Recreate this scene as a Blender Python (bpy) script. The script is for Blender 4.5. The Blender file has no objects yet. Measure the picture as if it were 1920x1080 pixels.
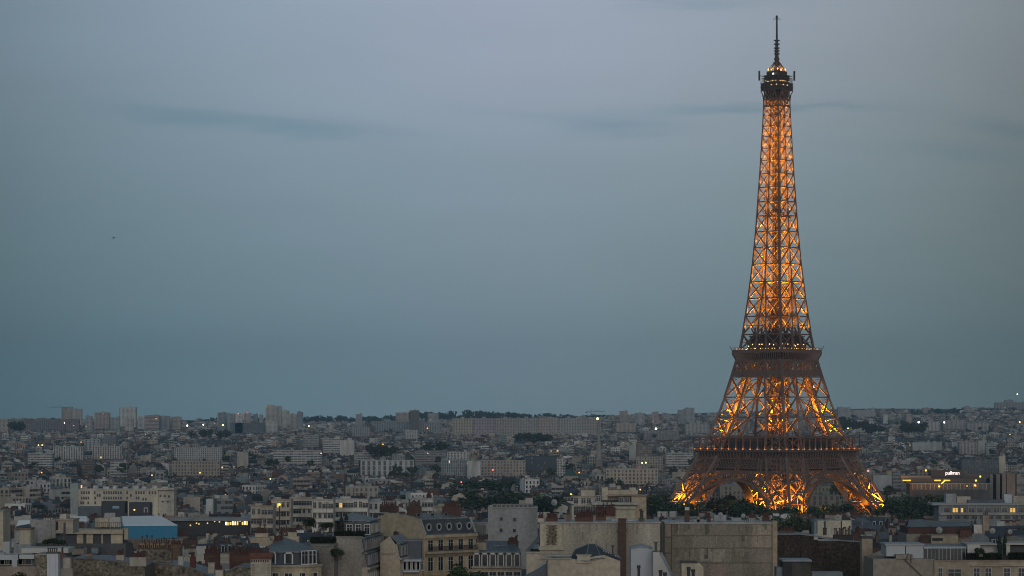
import bpy, math, random
from mathutils import Vector, Matrix, noise
random.seed(7)
R = math.radians
scene = bpy.context.scene
col = scene.collection

# ------------------------------------------------------------------ camera, sky, sun, exposure
F, CX, HY, CZ = 5270.0, 960.0, 790.0, 73.5        # focal length (px of a 1920 frame), principal column, eye-level row, eye height
cam = bpy.data.objects.new('camera', bpy.data.cameras.new('camera'))
col.objects.link(cam); scene.camera = cam
cam.location = (0, 0, CZ); cam.rotation_euler = (R(90), 0, 0)
cam.data.sensor_width = 36.0; cam.data.lens = 36.0 * F / 1920.0
cam.data.shift_y = (HY - 540.0) / 1920.0
cam.data.clip_start = 1.0; cam.data.clip_end = 60000.0
scene.view_settings.view_transform = 'Standard'
scene.view_settings.look = 'None'
scene.view_settings.exposure = 0.0
scene.view_settings.gamma = 1.0
scene.cycles.use_denoising = True
scene.cycles.filter_width = 1.05
scene.cycles.max_bounces = 6
scene.cycles.volume_bounces = 0
scene.cycles.caustics_reflective = False; scene.cycles.caustics_refractive = False

SUN_AZ, SUN_EL = 176.0, 10.0                      # degrees clockwise from the view direction; after-glow behind and to the right
HAZE = 5.0e-5
GLOW = (.40, .41, .41)
world = bpy.data.worlds.new('World'); scene.world = world; world.use_nodes = True
def build_sky():
    nt = world.node_tree; N = nt.nodes; L = nt.links
    for n in list(N): N.remove(n)
    out = N.new('ShaderNodeOutputWorld'); bg = N.new('ShaderNodeBackground')
    tc = N.new('ShaderNodeTexCoord'); sep = N.new('ShaderNodeSeparateXYZ'); L.new(tc.outputs['Generated'], sep.inputs[0])
    def m(op, a, b=None, c=None, clamp=False):
        n = N.new('ShaderNodeMath'); n.operation = op; n.use_clamp = clamp
        for i, v in enumerate((a, b, c)):
            if v is None: continue
            if isinstance(v, (int, float)): n.inputs[i].default_value = v
            else: L.new(v, n.inputs[i])
        return n.outputs[0]
    ramp = N.new('ShaderNodeValToRGB'); r = ramp.color_ramp
    stops = [(0.0, (.152, .219, .255)), (0.012, (.156, .226, .263)), (0.035, (.161, .233, .279)), (0.06, (.170, .238, .291)),
             (0.09, (.196, .258, .322)), (0.12, (.243, .289, .368)), (0.15, (.268, .312, .400)), (0.3, (.22, .27, .36)), (0.6, (.085, .118, .155)), (1.0, (.062, .09, .12))]
    while len(r.elements) < len(stops): r.elements.new(0.5)
    for e, (p, c) in zip(r.elements, stops): e.position = p; e.color = (*c, 1)
    L.new(sep.outputs[2], ramp.inputs[0])
    # soft darker streaks of thin cloud, in azimuth / elevation
    az = m('DIVIDE', sep.outputs[0], m('MAXIMUM', sep.outputs[1], .05)); el = m('DIVIDE', sep.outputs[2], m('MAXIMUM', sep.outputs[1], .05))
    comb = N.new('ShaderNodeCombineXYZ'); L.new(m('MULTIPLY', az, 18), comb.inputs[0]); L.new(m('MULTIPLY', el, 120), comb.inputs[1])
    nz = N.new('ShaderNodeTexNoise'); nz.inputs['Scale'].default_value = 1.3; nz.inputs['Detail'].default_value = 6; L.new(comb.outputs[0], nz.inputs['Vector'])
    wob = m('SUBTRACT', nz.outputs[0], .5)
    total = None
    for (px, py, sx, sy, tilt, amt) in [(380, 218, 150, 13, .08, .62), (590, 243, 140, 13, .05, .6), (1165, 236, 95, 14, .03, .7), (1360, 206, 110, 7, -.03, .7), (1560, 200, 110, 6, .0, .5), (1880, 240, 60, 14, .1, .6),
                                        (1820, 290, 120, 16, .06, .45), (1890, 400, 60, 30, 0, .3), (1300, 5, 130, 8, 0, .4), (1000, 215, 120, 10, .05, .25)]:
        dx = m('SUBTRACT', az, (px - CX) / F); dy = m('SUBTRACT', el, (HY - py) / F)
        dy = m('ADD', dy, m('MULTIPLY', dx, tilt)); dy = m('ADD', dy, m('MULTIPLY', wob, .009))
        q = m('ADD', m('POWER', m('ABSOLUTE', m('MULTIPLY', dx, F / sx)), 2), m('POWER', m('ABSOLUTE', m('MULTIPLY', dy, F / sy)), 2))
        g = m('MULTIPLY', m('POWER', 2.718, m('MULTIPLY', q, -.7)), amt)
        total = g if total is None else m('ADD', total, g)
    mix = N.new('ShaderNodeMix'); mix.data_type = 'RGBA'; mix.inputs['B'].default_value = (.12, .205, .285, 1)
    L.new(m('MULTIPLY', total, m('MULTIPLY_ADD', nz.outputs[0], 1.0, .25), clamp=True), mix.inputs['Factor']); L.new(ramp.outputs[0], mix.inputs['A'])
    # broad uneven cloud cover
    nz2 = N.new('ShaderNodeTexNoise'); nz2.inputs['Scale'].default_value = .5; nz2.inputs['Detail'].default_value = 4; L.new(comb.outputs[0], nz2.inputs['Vector'])
    # camera vignette put into the sky colour: paler mid-view, darker far to either side
    side = m('SUBTRACT', 1.05, m('MULTIPLY', m('POWER', m('ABSOLUTE', az), 2), 12.5)); side = m('MAXIMUM', side, .64)
    k = m('MULTIPLY', side, m('MULTIPLY_ADD', nz2.outputs[0], .12, .94))
    sc_ = N.new('ShaderNodeVectorMath'); sc_.operation = 'SCALE'; L.new(k, sc_.inputs['Scale'])
    tint = N.new('ShaderNodeCombineXYZ'); tint.inputs[1].default_value = 1.0      # cooler to the left, greyer to the right
    L.new(m('SUBTRACT', 1.0, m('MULTIPLY', m('MINIMUM', m('MAXIMUM', m('MULTIPLY', az, -1.0), 0.0), .2), .9)), tint.inputs[0]); L.new(m('SUBTRACT', 1.0, m('MULTIPLY', m('MINIMUM', m('MAXIMUM', az, 0.0), .2), .6)), tint.inputs[2])
    tm = N.new('ShaderNodeVectorMath'); tm.operation = 'MULTIPLY'; L.new(mix.outputs['Result'], tm.inputs[0]); L.new(tint.outputs[0], tm.inputs[1]); L.new(tm.outputs[0], sc_.inputs[0])
    sky = N.new('ShaderNodeTexSky'); sky.sky_type = 'NISHITA'; sky.sun_disc = False
    sky.sun_elevation = R(2.0); sky.sun_rotation = R(SUN_AZ); sky.air_density = 1.0; sky.dust_density = 2.0
    sk = N.new('ShaderNodeVectorMath'); sk.operation = 'SCALE'; sk.inputs['Scale'].default_value = .012; L.new(sky.outputs[0], sk.inputs[0])
    add = N.new('ShaderNodeVectorMath'); add.operation = 'ADD'; L.new(sc_.outputs[0], add.inputs[0]); L.new(sk.outputs[0], add.inputs[1])
    # after-glow low over the horizon on the sunset side, behind the camera
    dt = m('ADD', m('MULTIPLY', sep.outputs[0], math.sin(R(SUN_AZ))), m('MULTIPLY', sep.outputs[1], math.cos(R(SUN_AZ))))
    gl = m('MULTIPLY', m('POWER', m('MAXIMUM', dt, 0.0), 1.5), m('POWER', 2.718, m('MULTIPLY', m('ABSOLUTE', sep.outputs[2]), -2.6)))
    gv = N.new('ShaderNodeVectorMath'); gv.operation = 'SCALE'; gv.inputs[0].default_value = GLOW; L.new(gl, gv.inputs['Scale'])
    ad2 = N.new('ShaderNodeVectorMath'); ad2.operation = 'ADD'; L.new(add.outputs[0], ad2.inputs[0]); L.new(gv.outputs[0], ad2.inputs[1]); add = ad2
    L.new(add.outputs[0], bg.inputs['Color']); bg.inputs['Strength'].default_value = 1.19
    L.new(bg.outputs[0], out.inputs[0])
build_sky()
sun = bpy.data.objects.new('sun', bpy.data.lights.new('sun', 'SUN')); col.objects.link(sun)
sun.data.energy = 0.62; sun.data.angle = R(30); sun.data.color = (1.0, .93, .85)
_a, _e = R(SUN_AZ), R(SUN_EL)
sun.rotation_euler = Vector((math.sin(_a) * math.cos(_e), math.cos(_a) * math.cos(_e), math.sin(_e))).to_track_quat('Z', 'Y').to_euler()

# ------------------------------------------------------------------ helpers
def P(px, py, D): return Vector(((px - CX) / F * D, D, CZ - (py - HY) / F * D))
def lerp(a, b, t): return a + (b - a) * t
def interp(tab, x):
    if x <= tab[0][0]: return tab[0][1]
    for (a, b), (c, d) in zip(tab, tab[1:]):
        if x <= c: return lerp(b, d, (x - a) / (c - a))
    return tab[-1][1]
GROUND = [(0, 26), (450, 24), (600, 22), (800, 19), (1000, 16), (1250, 10), (1350, 3), (1420, -2), (1540, -2), (1620, 0), (3000, 5), (4500, 12), (6000, 29), (7500, 50), (9000, 74), (11000, 92), (16000, 60), (40000, 0)]
def gz(x, y):
    z = interp(GROUND, y)
    if y > 5000: z += min(1, (y - 5000) / 3500) * (14 * noise.noise(Vector((x / 1500, y / 2500, 3))) + max(-14, min(26, (x - 150) * .022)))
    return z

class MB:
    """collects faces (with colour, uv and material slot) and links them as ONE mesh object"""
    def __init__(s): s.v = []; s.f = []; s.m = []; s.c = []; s.uv = []; s.T = None
    def face(s, pts, c=(.4, .4, .4), m=0, uv=None):
        n = len(s.v); T = s.T
        s.v.extend([tuple(T @ Vector(p)) for p in pts] if T else [tuple(p) for p in pts]); s.f.append(tuple(range(n, n + len(pts))))
        s.m.append(m); s.c.append(c); s.uv.extend(uv if uv else [(0.0, 0.0)] * len(pts))
    def box(s, a, b, c=(.4, .4, .4), m=0, bottom=True):
        (x0, y0, z0), (x1, y1, z1) = a, b
        q = [((x0, y0, z0), (x1, y0, z0), (x1, y0, z1), (x0, y0, z1)), ((x1, y0, z0), (x1, y1, z0), (x1, y1, z1), (x1, y0, z1)),
             ((x1, y1, z0), (x0, y1, z0), (x0, y1, z1), (x1, y1, z1)), ((x0, y1, z0), (x0, y0, z0), (x0, y0, z1), (x0, y1, z1)), ((x0, y0, z1), (x1, y0, z1), (x1, y1, z1), (x0, y1, z1))]
        if bottom: q.append(((x0, y1, z0), (x1, y1, z0), (x1, y0, z0), (x0, y0, z0)))
        for p in q: s.face(p, c, m)
    def bar(s, p, q, w, h=None, c=(.2, .15, .12), m=0, up=(0, 0, 1), caps=True):
        p = Vector(p); q = Vector(q); d = (q - p)
        if d.length < 1e-6: return
        d.normalize(); u = Vector(up)
        if abs(d.dot(u)) > .95: u = Vector((1, 0, 0)) if abs(d.x) < .9 else Vector((0, 1, 0))
        a = d.cross(u).normalized() * w / 2; b = d.cross(a).normalized() * (h or w) / 2
        A = [p + a + b, p - a + b, p - a - b, p + a - b]; B = [q + a + b, q - a + b, q - a - b, q + a - b]
        for i in range(4): s.face((A[i], A[(i + 1) % 4], B[(i + 1) % 4], B[i]), c, m)
        if caps: s.face(A[::-1], c, m); s.face(B, c, m)
    def tube(s, p, q, r0, r1, n=8, c=(.2, .2, .2), m=0, caps=True):
        p = Vector(p); q = Vector(q); d = (q - p).normalized(); u = Vector((0, 0, 1)) if abs(d.z) < .9 else Vector((1, 0, 0))
        a = d.cross(u).normalized(); b = d.cross(a).normalized()
        A = [p + (a * math.cos(t) + b * math.sin(t)) * r0 for t in [2 * math.pi * i / n for i in range(n)]]
        B = [q + (a * math.cos(t) + b * math.sin(t)) * r1 for t in [2 * math.pi * i / n for i in range(n)]]
        for i in range(n): s.face((A[(i + 1) % n], A[i], B[i], B[(i + 1) % n]), c, m)
        if caps: s.face(A, c, m); s.face(B[::-1], c, m)
    def ball(s, p, r, c=(.4, .4, .4), m=0, n=8, k=5, sz=1.0):
        p = Vector(p)
        def pt(i, j):
            th = math.pi * j / k; ph = 2 * math.pi * i / n
            return p + Vector((r * math.sin(th) * math.cos(ph), r * math.sin(th) * math.sin(ph), r * sz * math.cos(th)))
        for j in range(k):
            for i in range(n):
                if j == 0: s.face((pt(i, 0), pt(i, 1), pt(i + 1, 1)), c, m)
                elif j == k - 1: s.face((pt(i, j), pt(i, k), pt(i + 1, j)), c, m)
                else: s.face((pt(i, j), pt(i, j + 1), pt(i + 1, j + 1), pt(i + 1, j)), c, m)
    def mesh(s, name, mats):
        me = bpy.data.meshes.new(name); me.from_pydata(s.v, [], s.f)
        for m_ in (mats if isinstance(mats, (list, tuple)) else [mats]): me.materials.append(m_)
        me.polygons.foreach_set('material_index', s.m)
        at = me.attributes.new('Col', 'FLOAT_COLOR', 'FACE'); at.data.foreach_set('color', [x for c in s.c for x in (c[0], c[1], c[2], 1.0)])
        ul = me.uv_layers.new(name='UVMap'); ul.data.foreach_set('uv', [x for u in s.uv for x in u])
        return me
    def build(s, name, mats, parent=None, loc=None):
        o = bpy.data.objects.new(name, s.mesh(name, mats)); col.objects.link(o)
        if parent: o.parent = parent
        if loc: o.location = loc
        return o
def put(name, me, parent=None, loc=(0, 0, 0), rz=0, sc=None):
    o = bpy.data.objects.new(name, me); col.objects.link(o); o.parent = parent; o.location = loc; o.rotation_euler = (0, 0, rz)
    if sc: o.scale = sc
    return o
LABELS = {}
def tag(o, label=None, cat=None, group=None, kind=None):
    if label: o['label'] = label; LABELS[label] = LABELS.get(label, 0) + 1
    if cat: o['category'] = cat
    if group: o['group'] = group
    if kind: o['kind'] = kind
    return o
def empty(name, loc, rz=0, label=None, cat=None, group=None):
    o = bpy.data.objects.new(name, None); col.objects.link(o); o.location = loc; o.rotation_euler = (0, 0, rz); o.empty_display_size = 2
    return tag(o, label, cat, group)

# ------------------------------------------------------------------ materials
def new_mat(name, rough=.8, metal=0.0):
    mt = bpy.data.materials.new(name); mt.use_nodes = True; nt = mt.node_tree
    b = nt.nodes['Principled BSDF']; b.inputs['Roughness'].default_value = rough; b.inputs['Metallic'].default_value = metal
    return mt, nt.nodes, nt.links, b
def nmath(N, L, op, a, b=None, c=None, clamp=False):
    n = N.new('ShaderNodeMath'); n.operation = op; n.use_clamp = clamp
    for i, v in enumerate((a, b, c)):
        if v is None: continue
        if isinstance(v, (int, float)): n.inputs[i].default_value = v
        else: L.new(v, n.inputs[i])
    return n.outputs[0]
def stained(N, L, base, scale, amt, streak=0.0, scale2=None, amt2=0.0):
    """base colour times soft weathering noise in object space; streak > 0 adds vertical run-off marks"""
    geo = N.new('ShaderNodeNewGeometry'); mp = N.new('ShaderNodeMapping'); mp.inputs['Scale'].default_value = (1, 1, .25 if streak else 1); L.new(geo.outputs['Position'], mp.inputs[0])
    nz = N.new('ShaderNodeTexNoise'); nz.inputs['Scale'].default_value = scale; nz.inputs['Detail'].default_value = 5; L.new(mp.outputs[0], nz.inputs['Vector'])
    f = nmath(N, L, 'MULTIPLY_ADD', nmath(N, L, 'SUBTRACT', nz.outputs[0], .5), amt * 2, 1.0)
    if amt2:
        n2 = N.new('ShaderNodeTexNoise'); n2.inputs['Scale'].default_value = scale2; n2.inputs['Detail'].default_value = 3; L.new(geo.outputs['Position'], n2.inputs['Vector'])
        f = nmath(N, L, 'MULTIPLY', f, nmath(N, L, 'MULTIPLY_ADD', nmath(N, L, 'SUBTRACT', n2.outputs[0], .5), amt2 * 2, 1.0))
    f = nmath(N, L, 'MAXIMUM', f, .12)
    v = N.new('ShaderNodeVectorMath'); v.operation = 'SCALE'; L.new(base, v.inputs[0]); L.new(f, v.inputs['Scale'])
    return v.outputs[0]
def mat_attr(name, rough, scale, amt, streak=0, scale2=None, amt2=0, metal=0.0, seam=False):
    mt, N, L, b = new_mat(name, rough, metal)
    at = N.new('ShaderNodeAttribute'); at.attribute_name = 'Col'
    c = stained(N, L, at.outputs['Color'], scale, amt, streak, scale2, amt2)
    if seam:                                           # standing seams and a tone of its own for each zinc strip, along u in metres
        uv = N.new('ShaderNodeUVMap'); uv.uv_map = 'UVMap'; sp = N.new('ShaderNodeSeparateXYZ'); L.new(uv.outputs[0], sp.inputs[0])
        u = nmath(N, L, 'MULTIPLY', sp.outputs[0], 1 / .75); f = nmath(N, L, 'FRACT', u)
        s_ = nmath(N, L, 'MULTIPLY', nmath(N, L, 'GREATER_THAN', f, .42), nmath(N, L, 'LESS_THAN', f, .58)); wn = N.new('ShaderNodeTexWhiteNoise'); wn.noise_dimensions = '1D'; L.new(nmath(N, L, 'FLOOR', u), wn.inputs['W'])
        k = nmath(N, L, 'ADD', nmath(N, L, 'MULTIPLY', s_, .5), nmath(N, L, 'MULTIPLY_ADD', wn.outputs['Value'], .35, .8)); v = N.new('ShaderNodeVectorMath'); v.operation = 'SCALE'; L.new(c, v.inputs[0]); L.new(k, v.inputs['Scale']); c = v.outputs[0]
    L.new(c, b.inputs['Base Color'])
    return mt
def mat_facade(name, u0, u1, v0, v1, lit=.0022, glass=(.022, .026, .032)):
    """plaster in the face's own colour, with window openings on a uv grid (1 unit = one bay / one storey); a few windows are lit"""
    mt, N, L, b = new_mat(name, .8)
    at = N.new('ShaderNodeAttribute'); at.attribute_name = 'Col'
    uv = N.new('ShaderNodeUVMap'); uv.uv_map = 'UVMap'; sp = N.new('ShaderNodeSeparateXYZ'); L.new(uv.outputs[0], sp.inputs[0])
    fu = nmath(N, L, 'FRACT', sp.outputs[0]); fv = nmath(N, L, 'FRACT', sp.outputs[1])
    ms = None
    for f, lo, hi in ((fu, u0, u1), (fv, v0, v1)):
        for op, t in (('GREATER_THAN', lo), ('LESS_THAN', hi)):
            g = nmath(N, L, op, f, t); ms = g if ms is None else nmath(N, L, 'MULTIPLY', ms, g)
    wn = N.new('ShaderNodeTexWhiteNoise'); wn.noise_dimensions = '2D'; cb = N.new('ShaderNodeCombineXYZ')
    L.new(nmath(N, L, 'FLOOR', sp.outputs[0]), cb.inputs[0]); L.new(nmath(N, L, 'FLOOR', sp.outputs[1]), cb.inputs[1]); L.new(cb.outputs[0], wn.inputs['Vector'])
    # some shutters / blinds down: the opening keeps a paler tone
    wn2 = N.new('ShaderNodeTexWhiteNoise'); wn2.noise_dimensions = '2D'; va = N.new('ShaderNodeVectorMath'); va.operation = 'ADD'; va.inputs[1].default_value = (31.7, 11.3, 0); L.new(cb.outputs[0], va.inputs[0]); L.new(va.outputs[0], wn2.inputs['Vector'])
    blind = nmath(N, L, 'GREATER_THAN', wn2.outputs['Value'], .8)
    gl = N.new('ShaderNodeMix'); gl.data_type = 'RGBA'; gl.inputs['A'].default_value = (*glass, 1); gl.inputs['B'].default_value = (.16, .165, .17, 1); L.new(blind, gl.inputs['Factor'])
    mx = N.new('ShaderNodeMix'); mx.data_type = 'RGBA'; L.new(ms, mx.inputs['Factor']); L.new(gl.outputs['Result'], mx.inputs['B'])
    L.new(stained(N, L, at.outputs['Color'], .12, .28, 1, .9, .12), mx.inputs['A']); L.new(mx.outputs['Result'], b.inputs['Base Color'])
    L.new(nmath(N, L, 'MULTIPLY_ADD', ms, -.5, .85), b.inputs['Roughness'])
    lit_ = nmath(N, L, 'MULTIPLY', ms, nmath(N, L, 'GREATER_THAN', wn.outputs['Value'], 1 - lit))
    b.inputs['Emission Color'].default_value = (1.0, .55, .2, 1); L.new(nmath(N, L, 'MULTIPLY', lit_, 1.3), b.inputs['Emission Strength']); mt.cycles.emission_sampling = 'NONE'
    return mt
def mat_plain(name, c, rough=.8, scale=.3, amt=.2, metal=0.0, streak=0):
    mt, N, L, b = new_mat(name, rough, metal); rgb = N.new('ShaderNodeRGB'); rgb.outputs[0].default_value = (*c, 1)
    L.new(stained(N, L, rgb.outputs[0], scale, amt, streak), b.inputs['Base Color']); return mt
def mat_glow(name, c, s):
    mt, N, L, b = new_mat(name, .5); b.inputs['Base Color'].default_value = (*c, 1); b.inputs['Emission Color'].default_value = (*c, 1); b.inputs['Emission Strength'].default_value = s; mt.cycles.emission_sampling = 'NONE'; return mt
M_FAC = mat_facade('plaster_facade', .27, .73, .16, .84)
M_BAND = mat_facade('ribbon_window_facade', .04, .96, .35, .85, lit=.0018)
M_RIB = mat_facade('ribbed_facade', .3, .8, .06, .94, lit=.0015)
M_WALL = mat_attr('plaster_wall', .85, .16, .7, 1, 1.3, .45)
M_ROOF = mat_attr('zinc_roof', .55, .2, .6, 0, 1.6, .4, seam=True)
M_CONC = mat_attr('stained_concrete', .9, .2, .8, 1, 3.2, .6)
M_STONE = mat_attr('rubble_stone', .9, .4, .9, 0, 2.2, 1.9)
M_POT = mat_attr('terracotta', .8, 1.5, .3)
M_GLASS = mat_plain('dark_window_glass', (.02, .024, .03), .15, .5, .3)
M_PAINT = mat_attr('painted_trim', .6, .8, .12)
M_METAL = mat_plain('dark_metal', (.035, .035, .04), .5, .8, .2)
M_IRON = mat_plain('brown_iron_paint', (.15, .097, .075), .55, .3, .22)
M_IRON_DARK = mat_plain('dark_iron_paint', (.068, .048, .041), .6, .3, .22)
M_WARM = mat_glow('warm_lamp_glow', (1.0, .62, .22), 4)
M_AMBER = mat_glow('amber_lamp_glow', (1.0, .42, .06), 2.6)
M_WHITE = mat_glow('white_lamp_glow', (1.0, .93, .80), 8)
M_RED = mat_glow('red_beacon_glow', (1.0, .10, .08), 5)
M_YELLOW = mat_glow('lit_window_glow', (1.0, .58, .12), .62)
# ------------------------------------------------------------------ ground
def build_ground():
    xs = [-16000, -9000, -5000, -3000, -2000, -1400, -1000, -750, -500, -300, -150, 0, 150, 300, 500, 750, 1000, 1400, 2000, 3000, 5000, 9000, 16000]
    ys = [-2000, -600, -100, 200, 450, 600, 800, 900, 1000, 1125, 1250, 1350, 1420, 1540, 1620, 1800, 2100, 2500, 3000, 3500, 4000, 4500, 5000, 5500, 6000, 6500, 7000, 7500, 8000, 8500, 9000, 9500, 10000, 10500, 11000, 12000, 13500, 16000, 22000, 30000, 40000]
    v = [(x, y, gz(x, y)) for y in ys for x in xs]; n = len(xs)
    f = [(j * n + i, j * n + i + 1, (j + 1) * n + i + 1, (j + 1) * n + i) for j in range(len(ys) - 1) for i in range(n - 1)]
    me = bpy.data.meshes.new('ground'); me.from_pydata(v, [], f)
    mt, N, L, b = new_mat('streets_and_gardens', .95)
    geo = N.new('ShaderNodeNewGeometry'); nz = N.new('ShaderNodeTexNoise'); nz.inputs['Scale'].default_value = .012; nz.inputs['Detail'].default_value = 8; L.new(geo.outputs['Position'], nz.inputs['Vector'])
    rp = N.new('ShaderNodeValToRGB'); L.new(nz.outputs[0], rp.inputs[0]); rp.color_ramp.elements[0].position = .42; rp.color_ramp.elements[0].color = (.03, .038, .028, 1); rp.color_ramp.elements[1].position = .58; rp.color_ramp.elements[1].color = (.055, .054, .052, 1)
    L.new(rp.outputs[0], b.inputs['Base Color']); me.materials.append(mt)
    o = bpy.data.objects.new('ground', me); col.objects.link(o); o['kind'] = 'structure'
build_ground()

# ------------------------------------------------------------------ the iron tower
TD = 1700.0
TX = (1456.5 - CX) / F * TD
HALF = [(0, 60.5), (12, 53), (23, 47.2), (28.7, 44.6), (37.4, 40.4), (42.6, 37.8), (54, 33.4), (64.2, 29.2), (80.3, 24.0), (100.3, 19.4), (110, 17.3), (119, 15.3), (126, 14.5), (136.8, 13.3), (147.7, 12.1), (157.7, 11.2), (168.4, 10.25),
        (188, 8.9), (206, 8.0), (223, 7.15), (238, 6.5), (251, 5.95), (267, 5.45), (271, 5.6)]
LEGW = [(0, 23.5), (12, 18.5), (25, 15.8), (40, 15.4), (57, 15.3), (64, 14.0), (100, 12.9), (116, 11.6)]
GIN = [(116, 4.2), (126, 3.4), (137, 2.5), (158, .45), (300, .45)]
def h_(z): return interp(HALF, z)
def g_(z): return max(.4, h_(z) - interp(LEGW, z)) if z < 116 else interp(GIN, z)
IR, ID = (.15, .1, .08), (.06, .05, .04)

def truss_panel(mb, a0, b0, a1, b1, w, k=1, top=True, mid=False):
    """an X braced panel between two chords (a0->a1) and (b0->b1), a horizontal along its top, double lattice when k = 2"""
    a0, b0, a1, b1 = map(Vector, (a0, b0, a1, b1))
    for i in range(k):
        p0, q0, p1, q1 = a0.lerp(b0, i / k), a0.lerp(b0, (i + 1) / k), a1.lerp(b1, i / k), a1.lerp(b1, (i + 1) / k)
        mb.bar(p0, q1, w, w * .7); mb.bar(q0, p1, w * .96, w * .66)
    if top: mb.bar(a1, b1, w * 1.15, w)
    if mid: mb.bar(a0.lerp(a1, .5), b0.lerp(b1, .5), w * .8, w * .6)

def build_tower():
    root = empty('iron_lattice_tower', (TX, TD, 0), R(45 + 1.2), 'tall brown iron lattice tower with arched base and glowing amber lights inside its frame', 'tower')
    lv_low = [0, 12, 24.5, 37.5, 48, 57]
    lv_mid = [57, 64.2, 76, 88, 100.3, 110, 116]
    for sx, sy in ((1, 1), (1, -1), (-1, 1), (-1, -1)):
        mb = MB()
        def C(i, z):                                   # four chords of the leg
            h, g = h_(z), g_(z); return ((sx * (h if i in (0, 1) else g)), (sy * (h if i in (0, 3) else g)), z)
        lv = lv_low + lv_mid[1:]
        for z0, z1 in zip(lv, lv[1:]):
            cw = 1.7 if z1 <= 57 else 1.35
            for i in range(4):
                mb.bar(C(i, z0), C(i, z1), cw, cw)
                w = 1.0 if z1 <= 57 else .8
                truss_panel(mb, C(i, z0), C((i + 1) % 4, z0), C(i, z1), C((i + 1) % 4, z1), w, 1, True)
            if z1 <= 57:
                for i in range(4):
                    m0 = Vector(C(i, z0)).lerp(Vector(C((i + 1) % 4, z0)), .5); m1 = Vector(C(i, z1)).lerp(Vector(C((i + 1) % 4, z1)), .5)
                    mb.bar(m0, m1, .55); mb.bar(Vector(C(i, z0)).lerp(Vector(C(i, z1)), .5), Vector(C((i + 1) % 4, z0)).lerp(Vector(C((i + 1) % 4, z1)), .5), .6)
            # inner diaphragm, lift rails
            mb.bar(C(0, z1), C(2, z1), .5); mb.bar(C(1, z1), C(3, z1), .5)
            c0 = sum((Vector(C(i, z0)) for i in range(4)), Vector()) / 4; c1 = sum((Vector(C(i, z1)) for i in range(4)), Vector()) / 4
            for dx, dy in ((1.8, 1.8), (-1.8, 1.8), (1.8, -1.8), (-1.8, -1.8)): mb.bar(c0 + Vector((dx, dy, 0)), c1 + Vector((dx, dy, 0)), .45)
            for t in (.25, .75):
                e = c0.lerp(c1, t)
                mb.bar(e + Vector((2.2, 2.2, 0)), Vector(C(0, z0)).lerp(Vector(C(0, z1)), t + .2), .4); mb.bar(e - Vector((2.2, 2.2, 0)), Vector(C(2, z0)).lerp(Vector(C(2, z1)), t + .2), .4)
                mb.bar(e + Vector((2.2, -2.2, 0)), Vector(C(1 if sx * sy > 0 else 3, z0)).lerp(Vector(C(1 if sx * sy > 0 else 3, z1)), t - .2), .4)
        leg = mb.build('leg', M_IRON, root)
        for i in range(4):
            x, y, _ = C(i, 0); pm = MB(); pm.box((x - 4, y - 4, -3), (x + 4, y + 4, 2.5), (.35, .32, .27)); pm.build('masonry_pier', M_WALL, leg)
    # the four sides: arch, frieze and lattice girder under the first floor
    for k in range(4):
        Q = Matrix.Rotation(k * math.pi / 2, 3, 'Z')
        def W(x, z, off=0.0): return Q @ Vector((x, -h_(z) - off, z))
        mb = MB(); n = 40
        arc = [math.pi * i / n for i in range(n + 1)]
        def ap(r, t): return (r * math.cos(t) * 1.0, 1.5 + (r - 1.0) * math.sin(t))
        inner = [ap(38.0, t) for t in arc]; outer = [ap(42.6, t) for t in arc]
        for ring, w in ((inner, 1.5), (outer, 1.0)):
            for (x0, z0), (x1, z1) in zip(ring, ring[1:]):
                if z0 > 5 and z1 > 5: mb.bar(W(x0, z0, .9), W(x1, z1, .9), 1.3, .6, up=Q @ Vector((0, 1, 0)))
                if z0 > 5 and z1 > 5 and w > 1.2: mb.bar(W(x0, z0, -1.9), W(x1, z1, -1.9), .35, 5.0, up=Q @ Vector((0, 1, 0)))
        for i in range(2 * n + 1):
            t = math.pi * i / (2 * n); x0, z0 = ap(38.0, t); x1, z1 = ap(42.6, t)
            if z0 > 6: mb.bar(W(x0, z0, .9), W(x1, z1, .9), .42)
        # spandrel lattice between the arch and the girder above
        for i in range(-16, 17):
            x = i * 2.1; zt = 44.0; q = abs(x) / 42.6
            if q < 1:
                zb = 1.5 + 41.6 * math.sqrt(1 - q * q)
                if zt - zb > .8 and abs(x) < h_(zb): mb.bar(W(x, zb, .7), W(x, zt, .7), .34); mb.bar(W(x, zb, .7), W(x + 2.1, min(zt, zb + 3.5), .7), .3)
        mb.build('arch', M_IRON, root)
        mb = MB()
        hw = h_(44) - .3
        for z, t in ((43.4, 1.6), (45.6, .5), (51.2, .7), (55.4, .9)):
            e = h_(z) + .2; mb.bar(Q @ Vector((-e, -e, z)), Q @ Vector((e, -e, z)), .8, t)
        for i in range(34):                             # fine diamond lattice
            for s in (-1, 1):
                t0, t1 = (i + (0 if s > 0 else 1)) / 34, (i + (1 if s > 0 else 0)) / 34
                for za, zb in ((45.6, 48.4), (48.4, 51.2)):
                    ea, eb = h_(za), h_(zb); mb.bar(Q @ Vector((lerp(-ea, ea, t0), -ea, za)), Q @ Vector((lerp(-eb, eb, t1), -eb, zb)), .42, .3)
        for i in range(35):
            t = i / 34; e0, e1 = h_(43.4), h_(51.2)
            if i % 8 in (0, 1): mb.bar(Q @ Vector((lerp(-e0, e0, t), -e0 - .25, 43.4)), Q @ Vector((lerp(-e1, e1, t), -e1 - .25, 51.2)), .7)
        # backing plate behind the name frieze, and its consoles
        for i in range(29):
            t = i / 28; x = lerp(-35, 35, t); mb.bar(Q @ Vector((x * .965, -h_(51.3) - .2, 51.3)), Q @ Vector((x, -35.2, 55.2)), .55, .8)
        e = 33.6; mb.box(*[(min(a, b), min(c, d), z) for a, b, c, d, z in ()]) if False else None
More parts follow.
